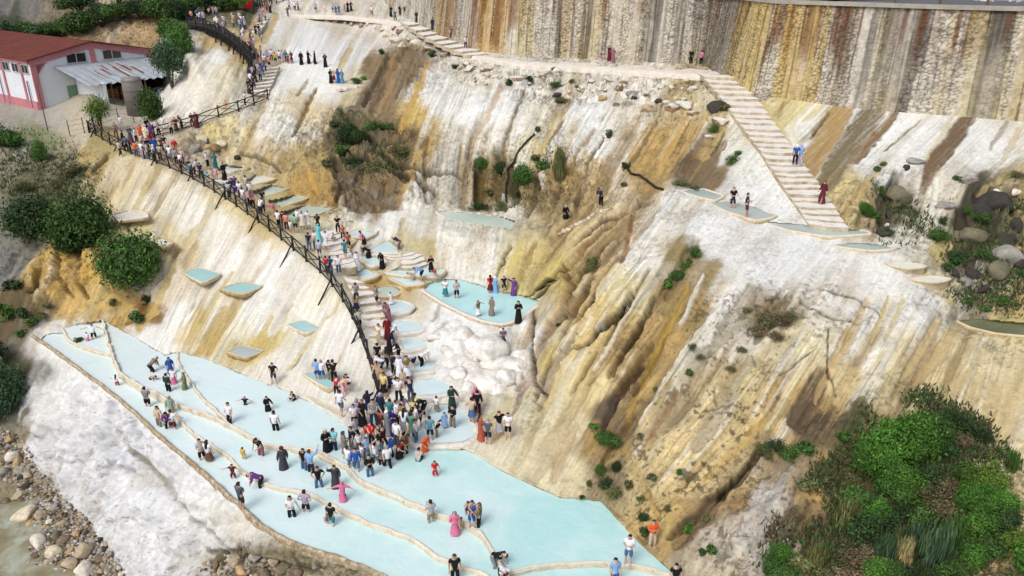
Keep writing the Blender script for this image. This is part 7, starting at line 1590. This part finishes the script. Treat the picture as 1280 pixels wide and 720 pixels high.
        if kind == 'long': ex = skin_mesh([['c','d','e']], dict(c=.085, d=.085, e=.045), q, 1, 'c')
        elif kind == 'bun': q['g'] = c + bk * .12 + up * .05; q['h'] = q['g'] + bk * .03; ex = skin_mesh([['g','h']], dict(g=.05, h=.045), q, 1, 'g')
        elif kind == 'scarf':
            q['n'] = nk + up * .015; q['s'] = lerp(j['ch'], nk, .6); ex = skin_mesh([['n','s']], dict(n=.085, s=.13), q, 1, 'n')
        elif kind == 'cap': q['g'] = c + fw * .08 + up * .03; q['h'] = c + fw * .17 + up * .015; ex = skin_mesh([['g','h']], dict(g=.05, h=.045), q, 1, 'g')
        else: ex = None
        if ex: bm.from_mesh(ex)
        bm.to_mesh(me); bm.free()
    me.polygons.foreach_set("use_smooth", np.ones(len(me.polygons), bool))
    if not me.materials: me.materials.append(None)
    MCACHE[k] = me
    return me
PCOL = dict(white=(226,228,236), black=(20,20,22), grey=(128,132,138), lightgrey=(176,178,182), darkgrey=(62,64,70), charcoal=(44,46,52), slate=(78,86,102), navy=(30,38,66), blue=(36,84,160), skyblue=(128,170,220), steelblue=(82,136,160), teal=(42,122,128), turquoise=(112,200,204), mint=(124,186,164), green=(40,140,60), darkgreen=(32,62,52), olive=(112,116,78), sage=(150,166,150),
    yellow=(206,168,40), paleyellow=(214,200,130), orange=(216,92,44), rust=(166,84,60), red=(186,28,34), darkred=(112,22,30), maroon=(92,34,44), pink=(206,110,150), palepink=(214,166,184), salmon=(214,140,120), peach=(222,178,150), mauve=(140,92,104), purple=(102,62,130), indigo=(46,34,104), lavender=(184,172,208), lilac=(164,150,178), brown=(104,72,54), taupe=(132,118,106), tan=(182,150,116), beige=(196,178,152), khaki=(146,132,100), denim=(72,102,140), cream=(222,212,188))
PM = {k: simple_mat(k + "_cloth", S(*c, k=.92), .9, .16, 5.0) for k, c in PCOL.items()}
SKINM = [simple_mat("skin", c, .6, .1, 4.0) for c in ((.50,.31,.22), (.44,.27,.18), (.56,.37,.27))]
HAIRM = {'black': simple_mat("black_hair", (.012,.010,.009), .6, .3, 20), 'brown': simple_mat("brown_hair", (.045,.028,.018), .6, .3, 20), 'grey': simple_mat("grey_hair", (.25,.25,.25), .6, .2, 20), 'red': simple_mat("auburn_hair", (.14,.05,.025), .6, .2, 20)}
WORDS = dict(tee='T-shirt', shirt='long-sleeved shirt', trousers='trousers', shorts='shorts', skirt='skirt', dress='knee-length dress', robe='long robe')
NICE = dict(lightgrey='light grey', darkgrey='dark grey', skyblue='sky blue', steelblue='steel blue', darkgreen='dark green', paleyellow='pale yellow', darkred='dark red', palepink='pale pink')
PEOPLE = []
def nice(c): return NICE.get(c, c)
bpy.context.view_layer.update()
_dg = bpy.context.evaluated_depsgraph_get()
def foot(u, v):
    """where a sight line meets the ground, steps, deck or water"""
    d = Vector(ray(u, v)); org = Vector(CAM)
    for _ in range(14):
        ok, loc, nrm, fi, ob, mt = scene.ray_cast(_dg, org, d.normalized())
        if not ok: return Vector(G(u, v)), ''
        root = ob.parent.name if ob.parent else ob.name
        if ob.name.split('.')[0] in ('crown', 'stem', 'post', 'rail', 'brace', 'strut', 'skirt_board', 'boulder', 'hose', 'undergrowth', 'limbs', 'trunk', 'leg', 'red_flag', 'wire', 'roof', 'canopy', 'shell'):
            org = loc + d.normalized() * .03; continue
        return loc, ob.name.split('.')[0]
    return Vector(G(u, v)), ''
def person(u, v, p, top, bot, head, where, sc=1.0, face=None, sink=None, grp="visitors at the travertine pools"):
    loc, what = foot(u, v)
    sl = .30 if what in ('pool_water',) else (.16 if what == 'water' else 0.0)
    if sink is not None: sl = sink
    sl *= min(1, sc + .1)
    if face is None: face = rnd.uniform(-180, 180)
    body = bpy.data.objects.new("person", body_mesh(p)); link(body)
    _, _, zc = proj(loc); s = sc * (.84 if zc > 50 else .86 if zc > 44 else .92) * rnd.uniform(.95, 1.03)
    body.location = (loc.x, loc.y, loc.z - sl); body.rotation_euler = (0, 0, radians(face)); body.scale = (s * 1.06, s * 1.06, s)
    body.material_slots[0].link = 'OBJECT'; body.material_slots[0].material = rnd.choice(SKINM)
    def wear(kind, mat, name):
        o = bpy.data.objects.new(name, garment(p, kind)); link(o, body); o.material_slots[0].link = 'OBJECT'; o.material_slots[0].material = mat
    desc = []
    if bot:
        k, c = bot.split(':'); wear(k, PM[c], k)
    if top:
        k, c = top.split(':'); wear(k, PM[c], 't_shirt' if k == 'tee' else ('shirt' if k == 'shirt' else k)); desc.append(nice(c) + ' ' + WORDS[k])
    if bot: desc.append(nice(bot.split(':')[1]) + ' ' + WORDS[bot.split(':')[0]])
    h = head.split(':')
    if h[0] in ('scarf', 'cap'): wear(h[0], PM[h[1]], 'headscarf' if h[0] == 'scarf' else 'cap')
    else: wear(h[0], HAIRM[h[1] if len(h) > 1 else 'black'], 'hair')
    hs = {'scarf': ', %s headscarf' % nice(h[1]) if len(h) > 1 else '', 'cap': ', %s cap' % nice(h[1]) if len(h) > 1 else '', 'long': ', long hair'}.get(h[0], '')
    lab = ("child" if sc < .8 else "person") + (" in " + " and ".join(desc) if desc else " in bathing clothes") + hs + ", " + where
    who = "child" if sc < .8 else "person"
    for dd in (desc, desc[:1]):
        for hh in (hs, ''):
            lab2 = who + (" in " + " and ".join(dd) if dd else " in bathing clothes") + hh + ", " + where
            if len(lab2.split()) <= 13: break
        if len(lab2.split()) <= 13: break
    lab = lab2
    tag(body, lab, "person", grp); PEOPLE.append(body); return body
def crowd(txt, where, grp):
    for ln in txt.strip().splitlines():
        a = [t for t in ln.split('|')]; f = a[0].split()
        u, v = float(f[0]), float(f[1]); sc = 1.0; face = None; sink = None
        for t in f[6:]:
            if t[0] == 'x': sc = float(t[1:])
            elif t[0] == 'f': face = float(t[1:])
            elif t[0] == 's': sink = float(t[1:])
        person(u, v, f[2], None if f[3] == '-' else f[3], None if f[4] == '-' else f[4], f[5], a[1].strip() if len(a) > 1 else where, sc, face, sink, grp)
# ---- the lower pools
crowd("""
118 423 arms tee:white shorts:black short f10|wading at the far left corner of the lower pools
110 426 stand tee:white skirt:pink long x.62|wading at the far left corner of the lower pools
147 482 arms tee:white shorts:red long x.68|wading with arms spread near the far left
190 465 bend shirt:taupe trousers:black short f150|bending down in the left pool
190 474 bend - shorts:black short x.8 f60 s.55|bent low in the left pool
214 467 stand dress:blue - scarf:blue f30|left part of the lower pools
218 479 stand tee:white skirt:pink long x.9 f0|left part of the lower pools
211 489 stand shirt:darkgreen trousers:black short f160|left part of the lower pools
232 486 side robe:olive - scarf:olive f-60|at the curved rim under the white slope
185 508 phone tee:grey shorts:black short f170|left part of the lower pools
200 532 side shirt:beige trousers:taupe long f-20|beside the fork of the rims
215 519 stand robe:sage - scarf:sage f10|beside the fork of the rims
211 535 lean shirt:purple trousers:black scarf:black f20|beside the fork of the rims
217 536 arms tee:white shorts:maroon short f160|beside the fork of the rims
288 528 side tee:white trousers:black short f-30|near the foot of the white slope
307 506 arms tee:black shorts:black short x.65 f0 s.6|sitting low in the upper left pool
335 513 side robe:black - short:black x.8 f30 s.4|upper left pool
345 538 stand tee:white trousers:black short f175 s.38|alone in the upper left pool
343 480 hips tee:black shorts:darkgrey short f-10|at the water's edge under the white slope
366 500 sit tee:black shorts:black short x.75 f-40|crouching at the edge of the upper left pool
327 569 lean tee:black trousers:mauve short f-20|sitting forward on the winding rim
305 574 stand tee:yellow shorts:paleyellow short x.62 f160 s.3|between the two winding rims
292 598 arms tee:maroon shorts:maroon short x.68 f0|near the thin rim
303 637 side tee:slate shorts:charcoal short f150 s.05|alone beside the outer rim
253 574 phone tee:lightgrey shorts:black long f40|by the thin rim, in a pair
262 576 stand tee:white skirt:brown long f170|by the thin rim, in a pair
355 586 stand robe:darkgrey - scarf:maroon f-150|below the winding rim
381 586 side tee:black trousers:denim short:brown f-20|next to the person taking a selfie
389 590 armup shirt:skyblue trousers:charcoal short:brown f160|raising a phone for a selfie
399 609 hips tee:black trousers:denim short f15|between the two winding rims
420 609 armup robe:darkgrey - short:brown f20|holding a stick up between the rims
429 626 arms dress:pink trousers:black scarf:pink x.85 f0|arms stretched wide beside the thin rim
326 608 bend shirt:purple trousers:black short f-70|bending over the thin rim
365 645 side tee:white trousers:black short:black f20 s.4|near the outer rim
383 640 hips tee:lilac shorts:black bun f170|near the outer rim
415 656 walk tee:black shorts:teal short f170|near the outer rim
409 652 sit tee:lilac shorts:lilac short x.65 f60|near the outer rim
539 653 phone tee:lightgrey shorts:khaki short f-150|below the winding rim
569 668 phone dress:pink trousers:black scarf:grey f10|standing at the winding rim
577 662 stand tee:peach shorts:peach short x.6 f90|standing at the winding rim
590 659 stand tee:blue shorts:blue short f170 s.1|right lower pool
599 657 phone shirt:olive trousers:black short:red f-100|right lower pool
585 632 sit - shorts:navy short x.7 f0 s.6|bathing in the right lower pool
590 631 sit - shorts:navy short x.8 f40 s.65|bathing in the right lower pool
619 708 bend tee:black trousers:grey short f60|bending at the end of the winding rim
628 724 bend tee:white trousers:black short:brown f20|bending at the bottom edge
569 724 stand tee:black trousers:black short:brown f10|at the bottom edge
768 728 stand tee:skyblue trousers:denim short f20|at the bottom edge
785 704 phone tee:white shorts:denim short f-20 s.05|holding something red at the lower right shore
815 684 phone shirt:orange trousers:beige short:brown f10 s0 x.9|at the lower right shore
843 735 stand tee:black trousers:black short f0|at the bottom edge
544 595 side tee:red shorts:red short x.72 f10 s.3|alone in the right lower pool
524 574 sit tee:lightgrey shorts:charcoal short x.9 f170|squatting at the edge of the right lower pool
531 564 lean robe:orange - scarf:orange f30 x.85|in the crowd at the shore
""", "in the lower pools", "people wading in the lower pools")
# ---- the crowd at the bottom of the steps
crowd("""
409 564 phone robe:black - scarf:beige f30
418 562 phone tee:turquoise trousers:navy cap:charcoal f-20
431 566 side robe:taupe - scarf:darkgrey f110
436 583 walk tee:white shorts:denim short f140
446 587 walk shirt:blue shorts:denim short f10
463 595 phone shirt:black trousers:denim short f20
470 578 stand tee:white shorts:denim short f150
477 581 stand tee:grey trousers:black short x.75 f170
485 584 walk tee:white trousers:black short:grey f-150
488 571 bend tee:blue trousers:black short f160
499 573 lean tee:red skirt:black short f60
506 567 stand shirt:tan trousers:black short f-170
466 559 side tee:red trousers:black short f-20
449 561 stand tee:white skirt:brown long x.75 f30
458 549 walk tee:red shorts:white short x.72 f-40
445 548 walk shirt:lightgrey trousers:black short f60
448 530 stand robe:lilac - scarf:grey f-170
454 532 phone robe:black - scarf:mauve f-40
444 536 side tee:white trousers:black short f30
461 519 armup dress:navy - long f170
477 523 stand robe:navy - scarf:lilac f160
476 544 side tee:rust trousers:rust short f170
485 544 stand robe:grey - scarf:white f150
489 531 side tee:teal trousers:navy short f170
494 545 phone robe:indigo - scarf:indigo f0
505 527 side tee:lilac trousers:mauve short f20
514 548 stand dress:mint trousers:denim scarf:darkgreen f170
502 529 stand tee:yellow shorts:brown short x.8 f160
506 544 side tee:white skirt:grey long f170
517 525 lean tee:paleyellow trousers:black short f160
530 520 bend shirt:black trousers:black scarf:black f-60
526 532 phone tee:navy shorts:navy short x.75 f90
521 537 side tee:white trousers:navy long f-80
538 550 stand tee:steelblue shorts:navy short f175
470 548 stand robe:sage - scarf:sage f140
459 572 phone tee:skyblue trousers:grey short f30
497 560 side tee:white trousers:darkgrey short f-30
480 560 walk tee:darkred trousers:black short f70
453 575 side tee:white shorts:grey short x.8 f120
476 570 side tee:black trousers:grey short f-120
509 556 side tee:beige trousers:brown long f-60
520 552 stand tee:white trousers:denim short f80
468 535 side tee:grey trousers:navy short f20
497 534 side tee:white trousers:black short f110
546 546 lean tee:black trousers:olive short x.8 f100
440 560 stand tee:navy trousers:grey short f-60
""", "in the crowd below the steps", "people crowding at the foot of the steps")
crowd("""
556 535 stand dress:skyblue - long x.72 f20|in the broad pale pool right of the crowd
566 534 phone shirt:black trousers:taupe scarf:black f-30|in the broad pale pool right of the crowd
565 510 side robe:darkgreen - scarf:darkgreen f20|in the broad pale pool right of the crowd
546 515 stand tee:white skirt:taupe short x.72 f150|in the broad pale pool right of the crowd
590 529 side tee:beige skirt:denim short f160|at the foot of the white boulders
595 514 side robe:pink - scarf:pink f10|at the foot of the white boulders
597 520 stand shirt:black trousers:black short f170|at the foot of the white boulders
601 550 side robe:rust trousers:black long f110|in the group of four by the cream slope
610 556 stand tee:slate shorts:navy cap:grey f170|in the group of four by the cream slope
624 546 arms tee:black skirt:lightgrey long f30|in the group of four by the cream slope
635 549 phone tee:white shorts:black short f-10|in the group of four by the cream slope
427 519 walk tee:white shorts:denim short f170|below the hanging pool, on the white slope
421 495 lean tee:red trousers:black short x.8 f170|by the hanging pool with people
431 494 bend tee:peach trousers:palepink scarf:white f60|by the hanging pool with people
434 486 sit tee:black shorts:darkgrey short x.9 f-40|sitting at the hanging pool with people
397 474 side tee:skyblue shorts:blue short f170|standing in the hanging pool
403 474 stand tee:white shorts:blue short:grey f175|standing in the hanging pool
413 475 phone tee:black trousers:khaki short f150|standing in the hanging pool
418 477 armup tee:black trousers:black short f165|standing in the hanging pool, arm raised
""", "right of the crowd", "people around the foot of the cascade")
# ---- steps and cascade
crowd("""
446 379 side tee:grey trousers:darkgrey short f-170
446 392 stand tee:khaki skirt:navy long f160
450 414 lean tee:sage shorts:black short f-150
471 383 side tee:grey shorts:navy short:brown f90
489 381 stand dress:white - short x.72 f30
486 401 lean robe:mauve - scarf:maroon f-30
485 424 stand robe:darkred - scarf:maroon f10
491 431 lean tee:white skirt:lavender scarf:white f70
474 432 phone tee:cream trousers:beige long f-40
473 457 stand tee:black trousers:black short f175
484 461 walk shirt:taupe trousers:black long f160
487 442 lean robe:black - long f110
499 451 lean shirt:charcoal trousers:black scarf:slate f-60
517 458 bend tee:white shorts:navy short f-50
527 457 bend tee:white trousers:black scarf:white f70
500 475 stand robe:white - scarf:lilac f-20
509 476 side tee:olive skirt:white short f30
478 467 bend tee:white trousers:navy short f-90
477 480 bend robe:tan - short:brown f-100
486 490 bend shirt:navy trousers:navy short f60
481 497 side tee:paleyellow skirt:black long f-30
499 504 side tee:white trousers:black short f10
514 504 lean tee:navy trousers:slate short f-150
504 485 stand tee:beige shorts:tan short x.75 f20
492 470 side tee:navy trousers:black short f150
""", "on the crowded steps beside the cascade", "people on the cascade steps")
crowd("""
557 371 phone tee:white skirt:teal short f-20|in the large turquoise pool
571 373 phone tee:lightgrey shorts:black short f10|in the large turquoise pool
598 395 arms tee:olive skirt:white long x.85 f60|in the large turquoise pool, reaching out a hand
615 394 side robe:taupe - scarf:grey f-50|in the large turquoise pool
648 404 phone robe:black - scarf:black f10 s0|on the rim of the large turquoise pool
629 437 phone tee:slate shorts:black short f0|on the white ledge below the large turquoise pool
613 366 stand tee:red skirt:maroon long f-170|at the back of the large turquoise pool
619 366 side robe:skyblue - scarf:white f160|at the back of the large turquoise pool
630 366 hips tee:black shorts:black short x.85 f20|at the back of the large turquoise pool
642 369 armup robe:purple - scarf:black f-20|at the back of the large turquoise pool
527 351 bend shirt:skyblue shorts:black short f-70
516 351 bend tee:beige shorts:beige short x.8 f-60
539 340 phone dress:black trousers:black long f20
545 352 lean tee:red shorts:palepink short x.75 f-30
478 336 lean robe:black - scarf:black f-10
461 322 bend robe:black - scarf:black f-80
456 311 lean shirt:pink skirt:black scarf:black f-70
447 338 side robe:white - scarf:purple f30
453 320 bend tee:beige shorts:lightgrey short x.7 f60
499 314 bend tee:navy trousers:taupe short f-110
432 324 walk tee:teal shorts:teal short f175
436 314 side tee:rust shorts:black short f-170
429 300 lean tee:orange trousers:black short x.85 f20
417 302 sit tee:white shorts:black short x.75 f50
423 292 side tee:black trousers:black short:brown f10
398 289 side tee:black trousers:charcoal short f-170
387 314 stand tee:navy trousers:denim short f170
399 303 side robe:turquoise - scarf:turquoise f160
408 312 side dress:white shorts:blue scarf:blue f-30
400 323 stand tee:lavender shorts:denim short f170
394 312 side tee:white trousers:denim short f-60
409 344 side tee:red trousers:darkgrey short f150
414 344 side tee:blue trousers:denim short f170
424 343 stand tee:white trousers:denim long f10
""", "among the small cascade pools", "people among the cascade pools")
# ---- the walkway along the fence
crowd("""
386 286 phone dress:white - short:grey f20
379 287 stand tee:white skirt:cream long f30
373 284 side tee:white shorts:navy short f-40
370 291 stand tee:mint shorts:navy short f170
364 292 side tee:white shorts:lightgrey short x.7 f150
349 286 side tee:white trousers:black short f160
355 286 stand tee:darkred trousers:denim short f-170
359 289 stand tee:salmon trousers:maroon short f170
344 273 lean shirt:pink trousers:tan short f-50
329 258 lean tee:black trousers:black short f30
326 270 lean tee:white trousers:navy short f150
330 267 side tee:skyblue trousers:charcoal short f-120
317 262 stand tee:pink trousers:black short f170
313 259 side tee:palepink trousers:black long f-20
305 256 stand tee:white trousers:lightgrey short f160
301 249 side tee:white trousers:black short f175
296 252 stand tee:indigo shorts:white short f170
287 250 side tee:lightgrey trousers:navy short f160
291 244 side shirt:navy trousers:navy scarf:black f0
295 241 side tee:purple trousers:purple cap:lilac f0
309 242 walk tee:lightgrey trousers:teal short f140
314 249 side tee:white trousers:taupe scarf:taupe f40
281 225 walk robe:black - short f60
270 211 side robe:teal - short f-150
260 210 side tee:white trousers:black short f90
266 231 side robe:beige - scarf:taupe f20
271 225 stand tee:palepink shorts:pink short x.75 f0
261 231 side tee:turquoise shorts:white short x.75 f170
252 225 stand tee:navy trousers:charcoal short f175
244 220 lean tee:white trousers:black short f100
240 223 stand tee:steelblue trousers:navy short f170
236 212 lean tee:lavender trousers:darkgrey short f60
227 212 walk tee:white trousers:black short f-30
220 194 stand shirt:red trousers:grey scarf:white f10
""", "between dark fence and greenish pools", "people on the walkway along the dark fence")
crowd("""
146 173 phone tee:taupe trousers:brown short f30
152 163 side tee:white trousers:lightgrey short f0
155 183 walk robe:black - scarf:black f-60
164 178 side robe:slate - scarf:slate f40
171 179 side tee:white trousers:black short f90
177 176 side robe:orange - scarf:orange f20
183 176 side robe:cream - scarf:white f-20
185 167 side shirt:black trousers:black short f60
190 173 stand robe:purple - scarf:purple f170
190 185 stand shirt:red skirt:blue long f-170
195 191 stand robe:blue - scarf:blue f20
163 188 stand tee:red shorts:white short x.8 f10
171 197 stand tee:orange trousers:slate short f170
178 186 lean tee:white trousers:lightgrey short f70
186 193 side robe:black - scarf:black f30
179 198 side tee:white trousers:lilac short f-20
151 196 walk tee:lightgrey trousers:black short f150
201 201 stand tee:beige trousers:black short f175
209 197 side tee:lightgrey trousers:slate short f-40
214 203 side tee:white trousers:grey short f160
207 189 side tee:navy trousers:black long f20
186 200 side tee:lightgrey trousers:denim short f100
194 202 side tee:white trousers:black scarf:white f-80
159 191 side tee:denim trousers:black short f-150
203 191 side tee:maroon trousers:black scarf:black f10
221 206 stand tee:grey trousers:black short f160
229 206 side tee:palepink trousers:navy scarf:palepink f-10
""", "at the crowded upper fence end", "people crowding at the upper end of the dark fence")
crowd("""
215 169 lean tee:white trousers:black short f60
221 166 side tee:darkred trousers:black short f40
228 162 lean tee:navy trousers:navy short f-30
241 160 side tee:black trousers:charcoal short:brown f20
246 160 side robe:maroon - scarf:charcoal f30
205 164 side tee:white trousers:white short f0
283 139 stand tee:salmon shorts:beige short x.75 f0
307 133 phone tee:white trousers:black short f-60
199 171 side tee:lavender trousers:black short f70
""", "on the upper walkway below the white rock", "people on the upper walkway")
crowd("""
312 117 side robe:charcoal - scarf:rust f20
316 120 side tee:black trousers:black short f-120
314 108 side tee:white trousers:navy short f160
318 112 stand tee:charcoal trousers:navy short f170
320 103 side robe:black - scarf:black f-40
326 102 stand tee:olive trousers:black short f170
329 96 stand tee:blue trousers:blue scarf:blue f175
317 100 side tee:lilac trousers:black short f160
323 95 side tee:white trousers:denim short f60
333 90 side tee:brown trousers:black short f-50
320 90 side tee:lightgrey trousers:black short f150
326 88 side tee:palepink trousers:navy short f100
331 84 side tee:white trousers:slate short f-20
324 82 side tee:maroon trousers:black short f140
337 86 side tee:salmon shorts:black short f170
335 80 side tee:skyblue trousers:black short f20
345 81 stand tee:yellow shorts:black short f170
350 79 stand tee:white shorts:navy short f175
354 79 side tee:lavender shorts:lightgrey short f150
358 79 stand shirt:teal trousers:navy short f170
361 80 stand tee:red trousers:red short x.75 f160
365 80 side tee:maroon trousers:black short f170
318 75 side tee:grey trousers:navy short f30
313 66 side tee:red trousers:black short f40
327 74 side tee:palepink trousers:denim scarf:black f-60
340 77 side tee:white trousers:navy scarf:navy f10
""", "on steps under the viewing platform", "people packed on the upper steps")
crowd("""
377 81 stand robe:black - scarf:black f20|on the white ledge, leftmost of those in black
386 80 side robe:black - scarf:black f60|on the white ledge, facing the outstretched arm
394 80 arms robe:black - scarf:black f-80|on the white ledge, arm stretched out
407 84 phone robe:black - scarf:olive f10|alone at the right end of the white ledge
414 104 side robe:black - scarf:black f30|on the small cream ledge, leftmost of the four
418 104 side skirt:maroon - scarf:salmon f0 x.9|on the small cream ledge
423 104 stand robe:blue - scarf:black f150|on the small cream ledge
428 104 side robe:steelblue - scarf:navy f-20|on the small cream ledge, rightmost of the four
""", "on the white ledge", "people on the white ledges")
crowd("""
395 16 stand tee:skyblue shorts:black short f10
406 15 stand tee:white shorts:beige short x.75 f0
416 16 phone tee:white shorts:denim short f60
420 19 stand dress:denim - long x.9 f170
424 19 side dress:denim - short f175
431 15 stand tee:pink trousers:grey short x.8 f20
435 15 side robe:black - scarf:black f-20
439 14 side robe:charcoal - scarf:maroon f30
465 20 hips tee:white trousers:maroon short f10
489 21 side robe:black - scarf:black f-30
494 27 walk tee:teal trousers:black short f30
500 20 stand shirt:black trousers:black short f60
506 21 phone tee:black shorts:grey short f-10
521 28 walk robe:charcoal - short f20
541 38 stand robe:navy - short f170
564 49 side tee:mauve trousers:navy short f-160
582 61 lean tee:white trousers:black short f20
360 21 side tee:brown trousers:darkgrey short f170
362 13 side tee:lavender trousers:black short f20
369 14 stand tee:white trousers:black short f0
373 14 side tee:lilac trousers:charcoal short f150
338 16 stand robe:black - scarf:black f10
""", "on the upper path left of the wall", "people on the upper path")
crowd("""
751 77 stand tee:teal shorts:pink short x.72 f20|at the foot of the stone wall
761 76 side robe:maroon - scarf:black f30|at the foot of the stone wall, beside a child
766 78 side robe:mauve - scarf:grey f-10|at the foot of the stone wall, beside a child
863 81 phone shirt:black trousers:black cap:grey f150|at the wall foot atop the long steps
876 82 stand tee:pink trousers:black short f175|at the wall foot atop the long steps
993 207 stand tee:blue trousers:black scarf:white f170|on the long white steps, in a close pair
999 207 side tee:skyblue trousers:lavender scarf:lavender f160|on the long white steps, in a close pair
1027 254 walk robe:maroon - scarf:brown f-60|walking down near the foot of the long white steps
915 260 side tee:black shorts:navy short f10|wading in the grey terrace pool
932 271 side tee:navy shorts:maroon short f70|wading in the grey terrace pool
707 273 sit robe:black - scarf:lightgrey f10|sitting on the ochre slope beside the ridge
751 259 lean shirt:navy trousers:black short f-50|leaning forward on the ridge path
""", "near the wall", "people on the upper terraces")
# ---- the viewing platform
TOPS = ['tee:white'] * 4 + ['tee:black', 'tee:navy', 'tee:red', 'tee:lilac', 'tee:skyblue', 'tee:palepink', 'tee:grey', 'tee:lavender', 'robe:black', 'shirt:white', 'tee:beige', 'tee:salmon', 'shirt:teal', 'tee:blue']
def plat(n, e0, e1, zs, where, lo=.1, hi=.9):
    for k in range(n):
        t = (k + rnd.uniform(.1, .9)) / n * (len(e0) - 1); i = min(len(e0) - 2, int(t)); f = t - i; w = rnd.uniform(lo, hi)
        a = np.array(P(*e0[i], zs[i])) * (1 - f) + np.array(P(*e0[i + 1], zs[i + 1])) * f; b = np.array(P(*e1[i], zs[i])) * (1 - f) + np.array(P(*e1[i + 1], zs[i + 1])) * f
        p = a + (b - a) * w; u, v, _ = proj(p + np.array([0, 0, .16])); tp = rnd.choice(TOPS); rb = tp.startswith('robe')
        person(u, v, rnd.choice(['stand', 'side', 'phone', 'side', 'lean']), tp, None if rb else 'trousers:' + rnd.choice(['black', 'navy', 'grey', 'denim', 'beige']), ('scarf:' + rnd.choice(['black', 'white', 'lilac', 'beige'])) if rb or rnd.random() < .25 else 'short', where, rnd.choice([1, 1, 1, .8]), None, 0.0, "people crowding on the viewing platform")
plat(36, dko, dki, DKZ, "on the black viewing platform")
plat(12, [(322,16),(316,28),(314,42),(318,56)], [(346,11),(338,26),(326,42),(330,56)], [15.6,15.1,14.6,14.0], "on the topmost steps beside the platform")
plat(7, [(285,14),(300,12),(316,12)], [(292,8),(306,5),(320,4)], [16.0,16.1,16.1], "at the trees behind the viewing platform")
uniq_labels(PEOPLE)
# red flag over the platform
fp = P(306, 22, 15.3); fr = empty("flag", fp); tag(fr, "red flag on a thin pole above the crowded viewing platform", "flag")
fm = MB(); fm.bar((0, 0, -.2), (0, 0, 3.4), .035, 6); fm.build("pole", M_STEELPOST, fr)
fv = [(.04 + 1.25 * i / 8, .10 * sin(i * 1.1), 3.35 - 1.9 * jx / 8 - .04 * i) for jx in range(9) for i in range(9)]
ff_ = [(jx * 9 + i, jx * 9 + i + 1, (jx + 1) * 9 + i + 1, (jx + 1) * 9 + i) for jx in range(8) for i in range(8)]
mesh_np("cloth", fv, ff_, PM['red'], fr, True)
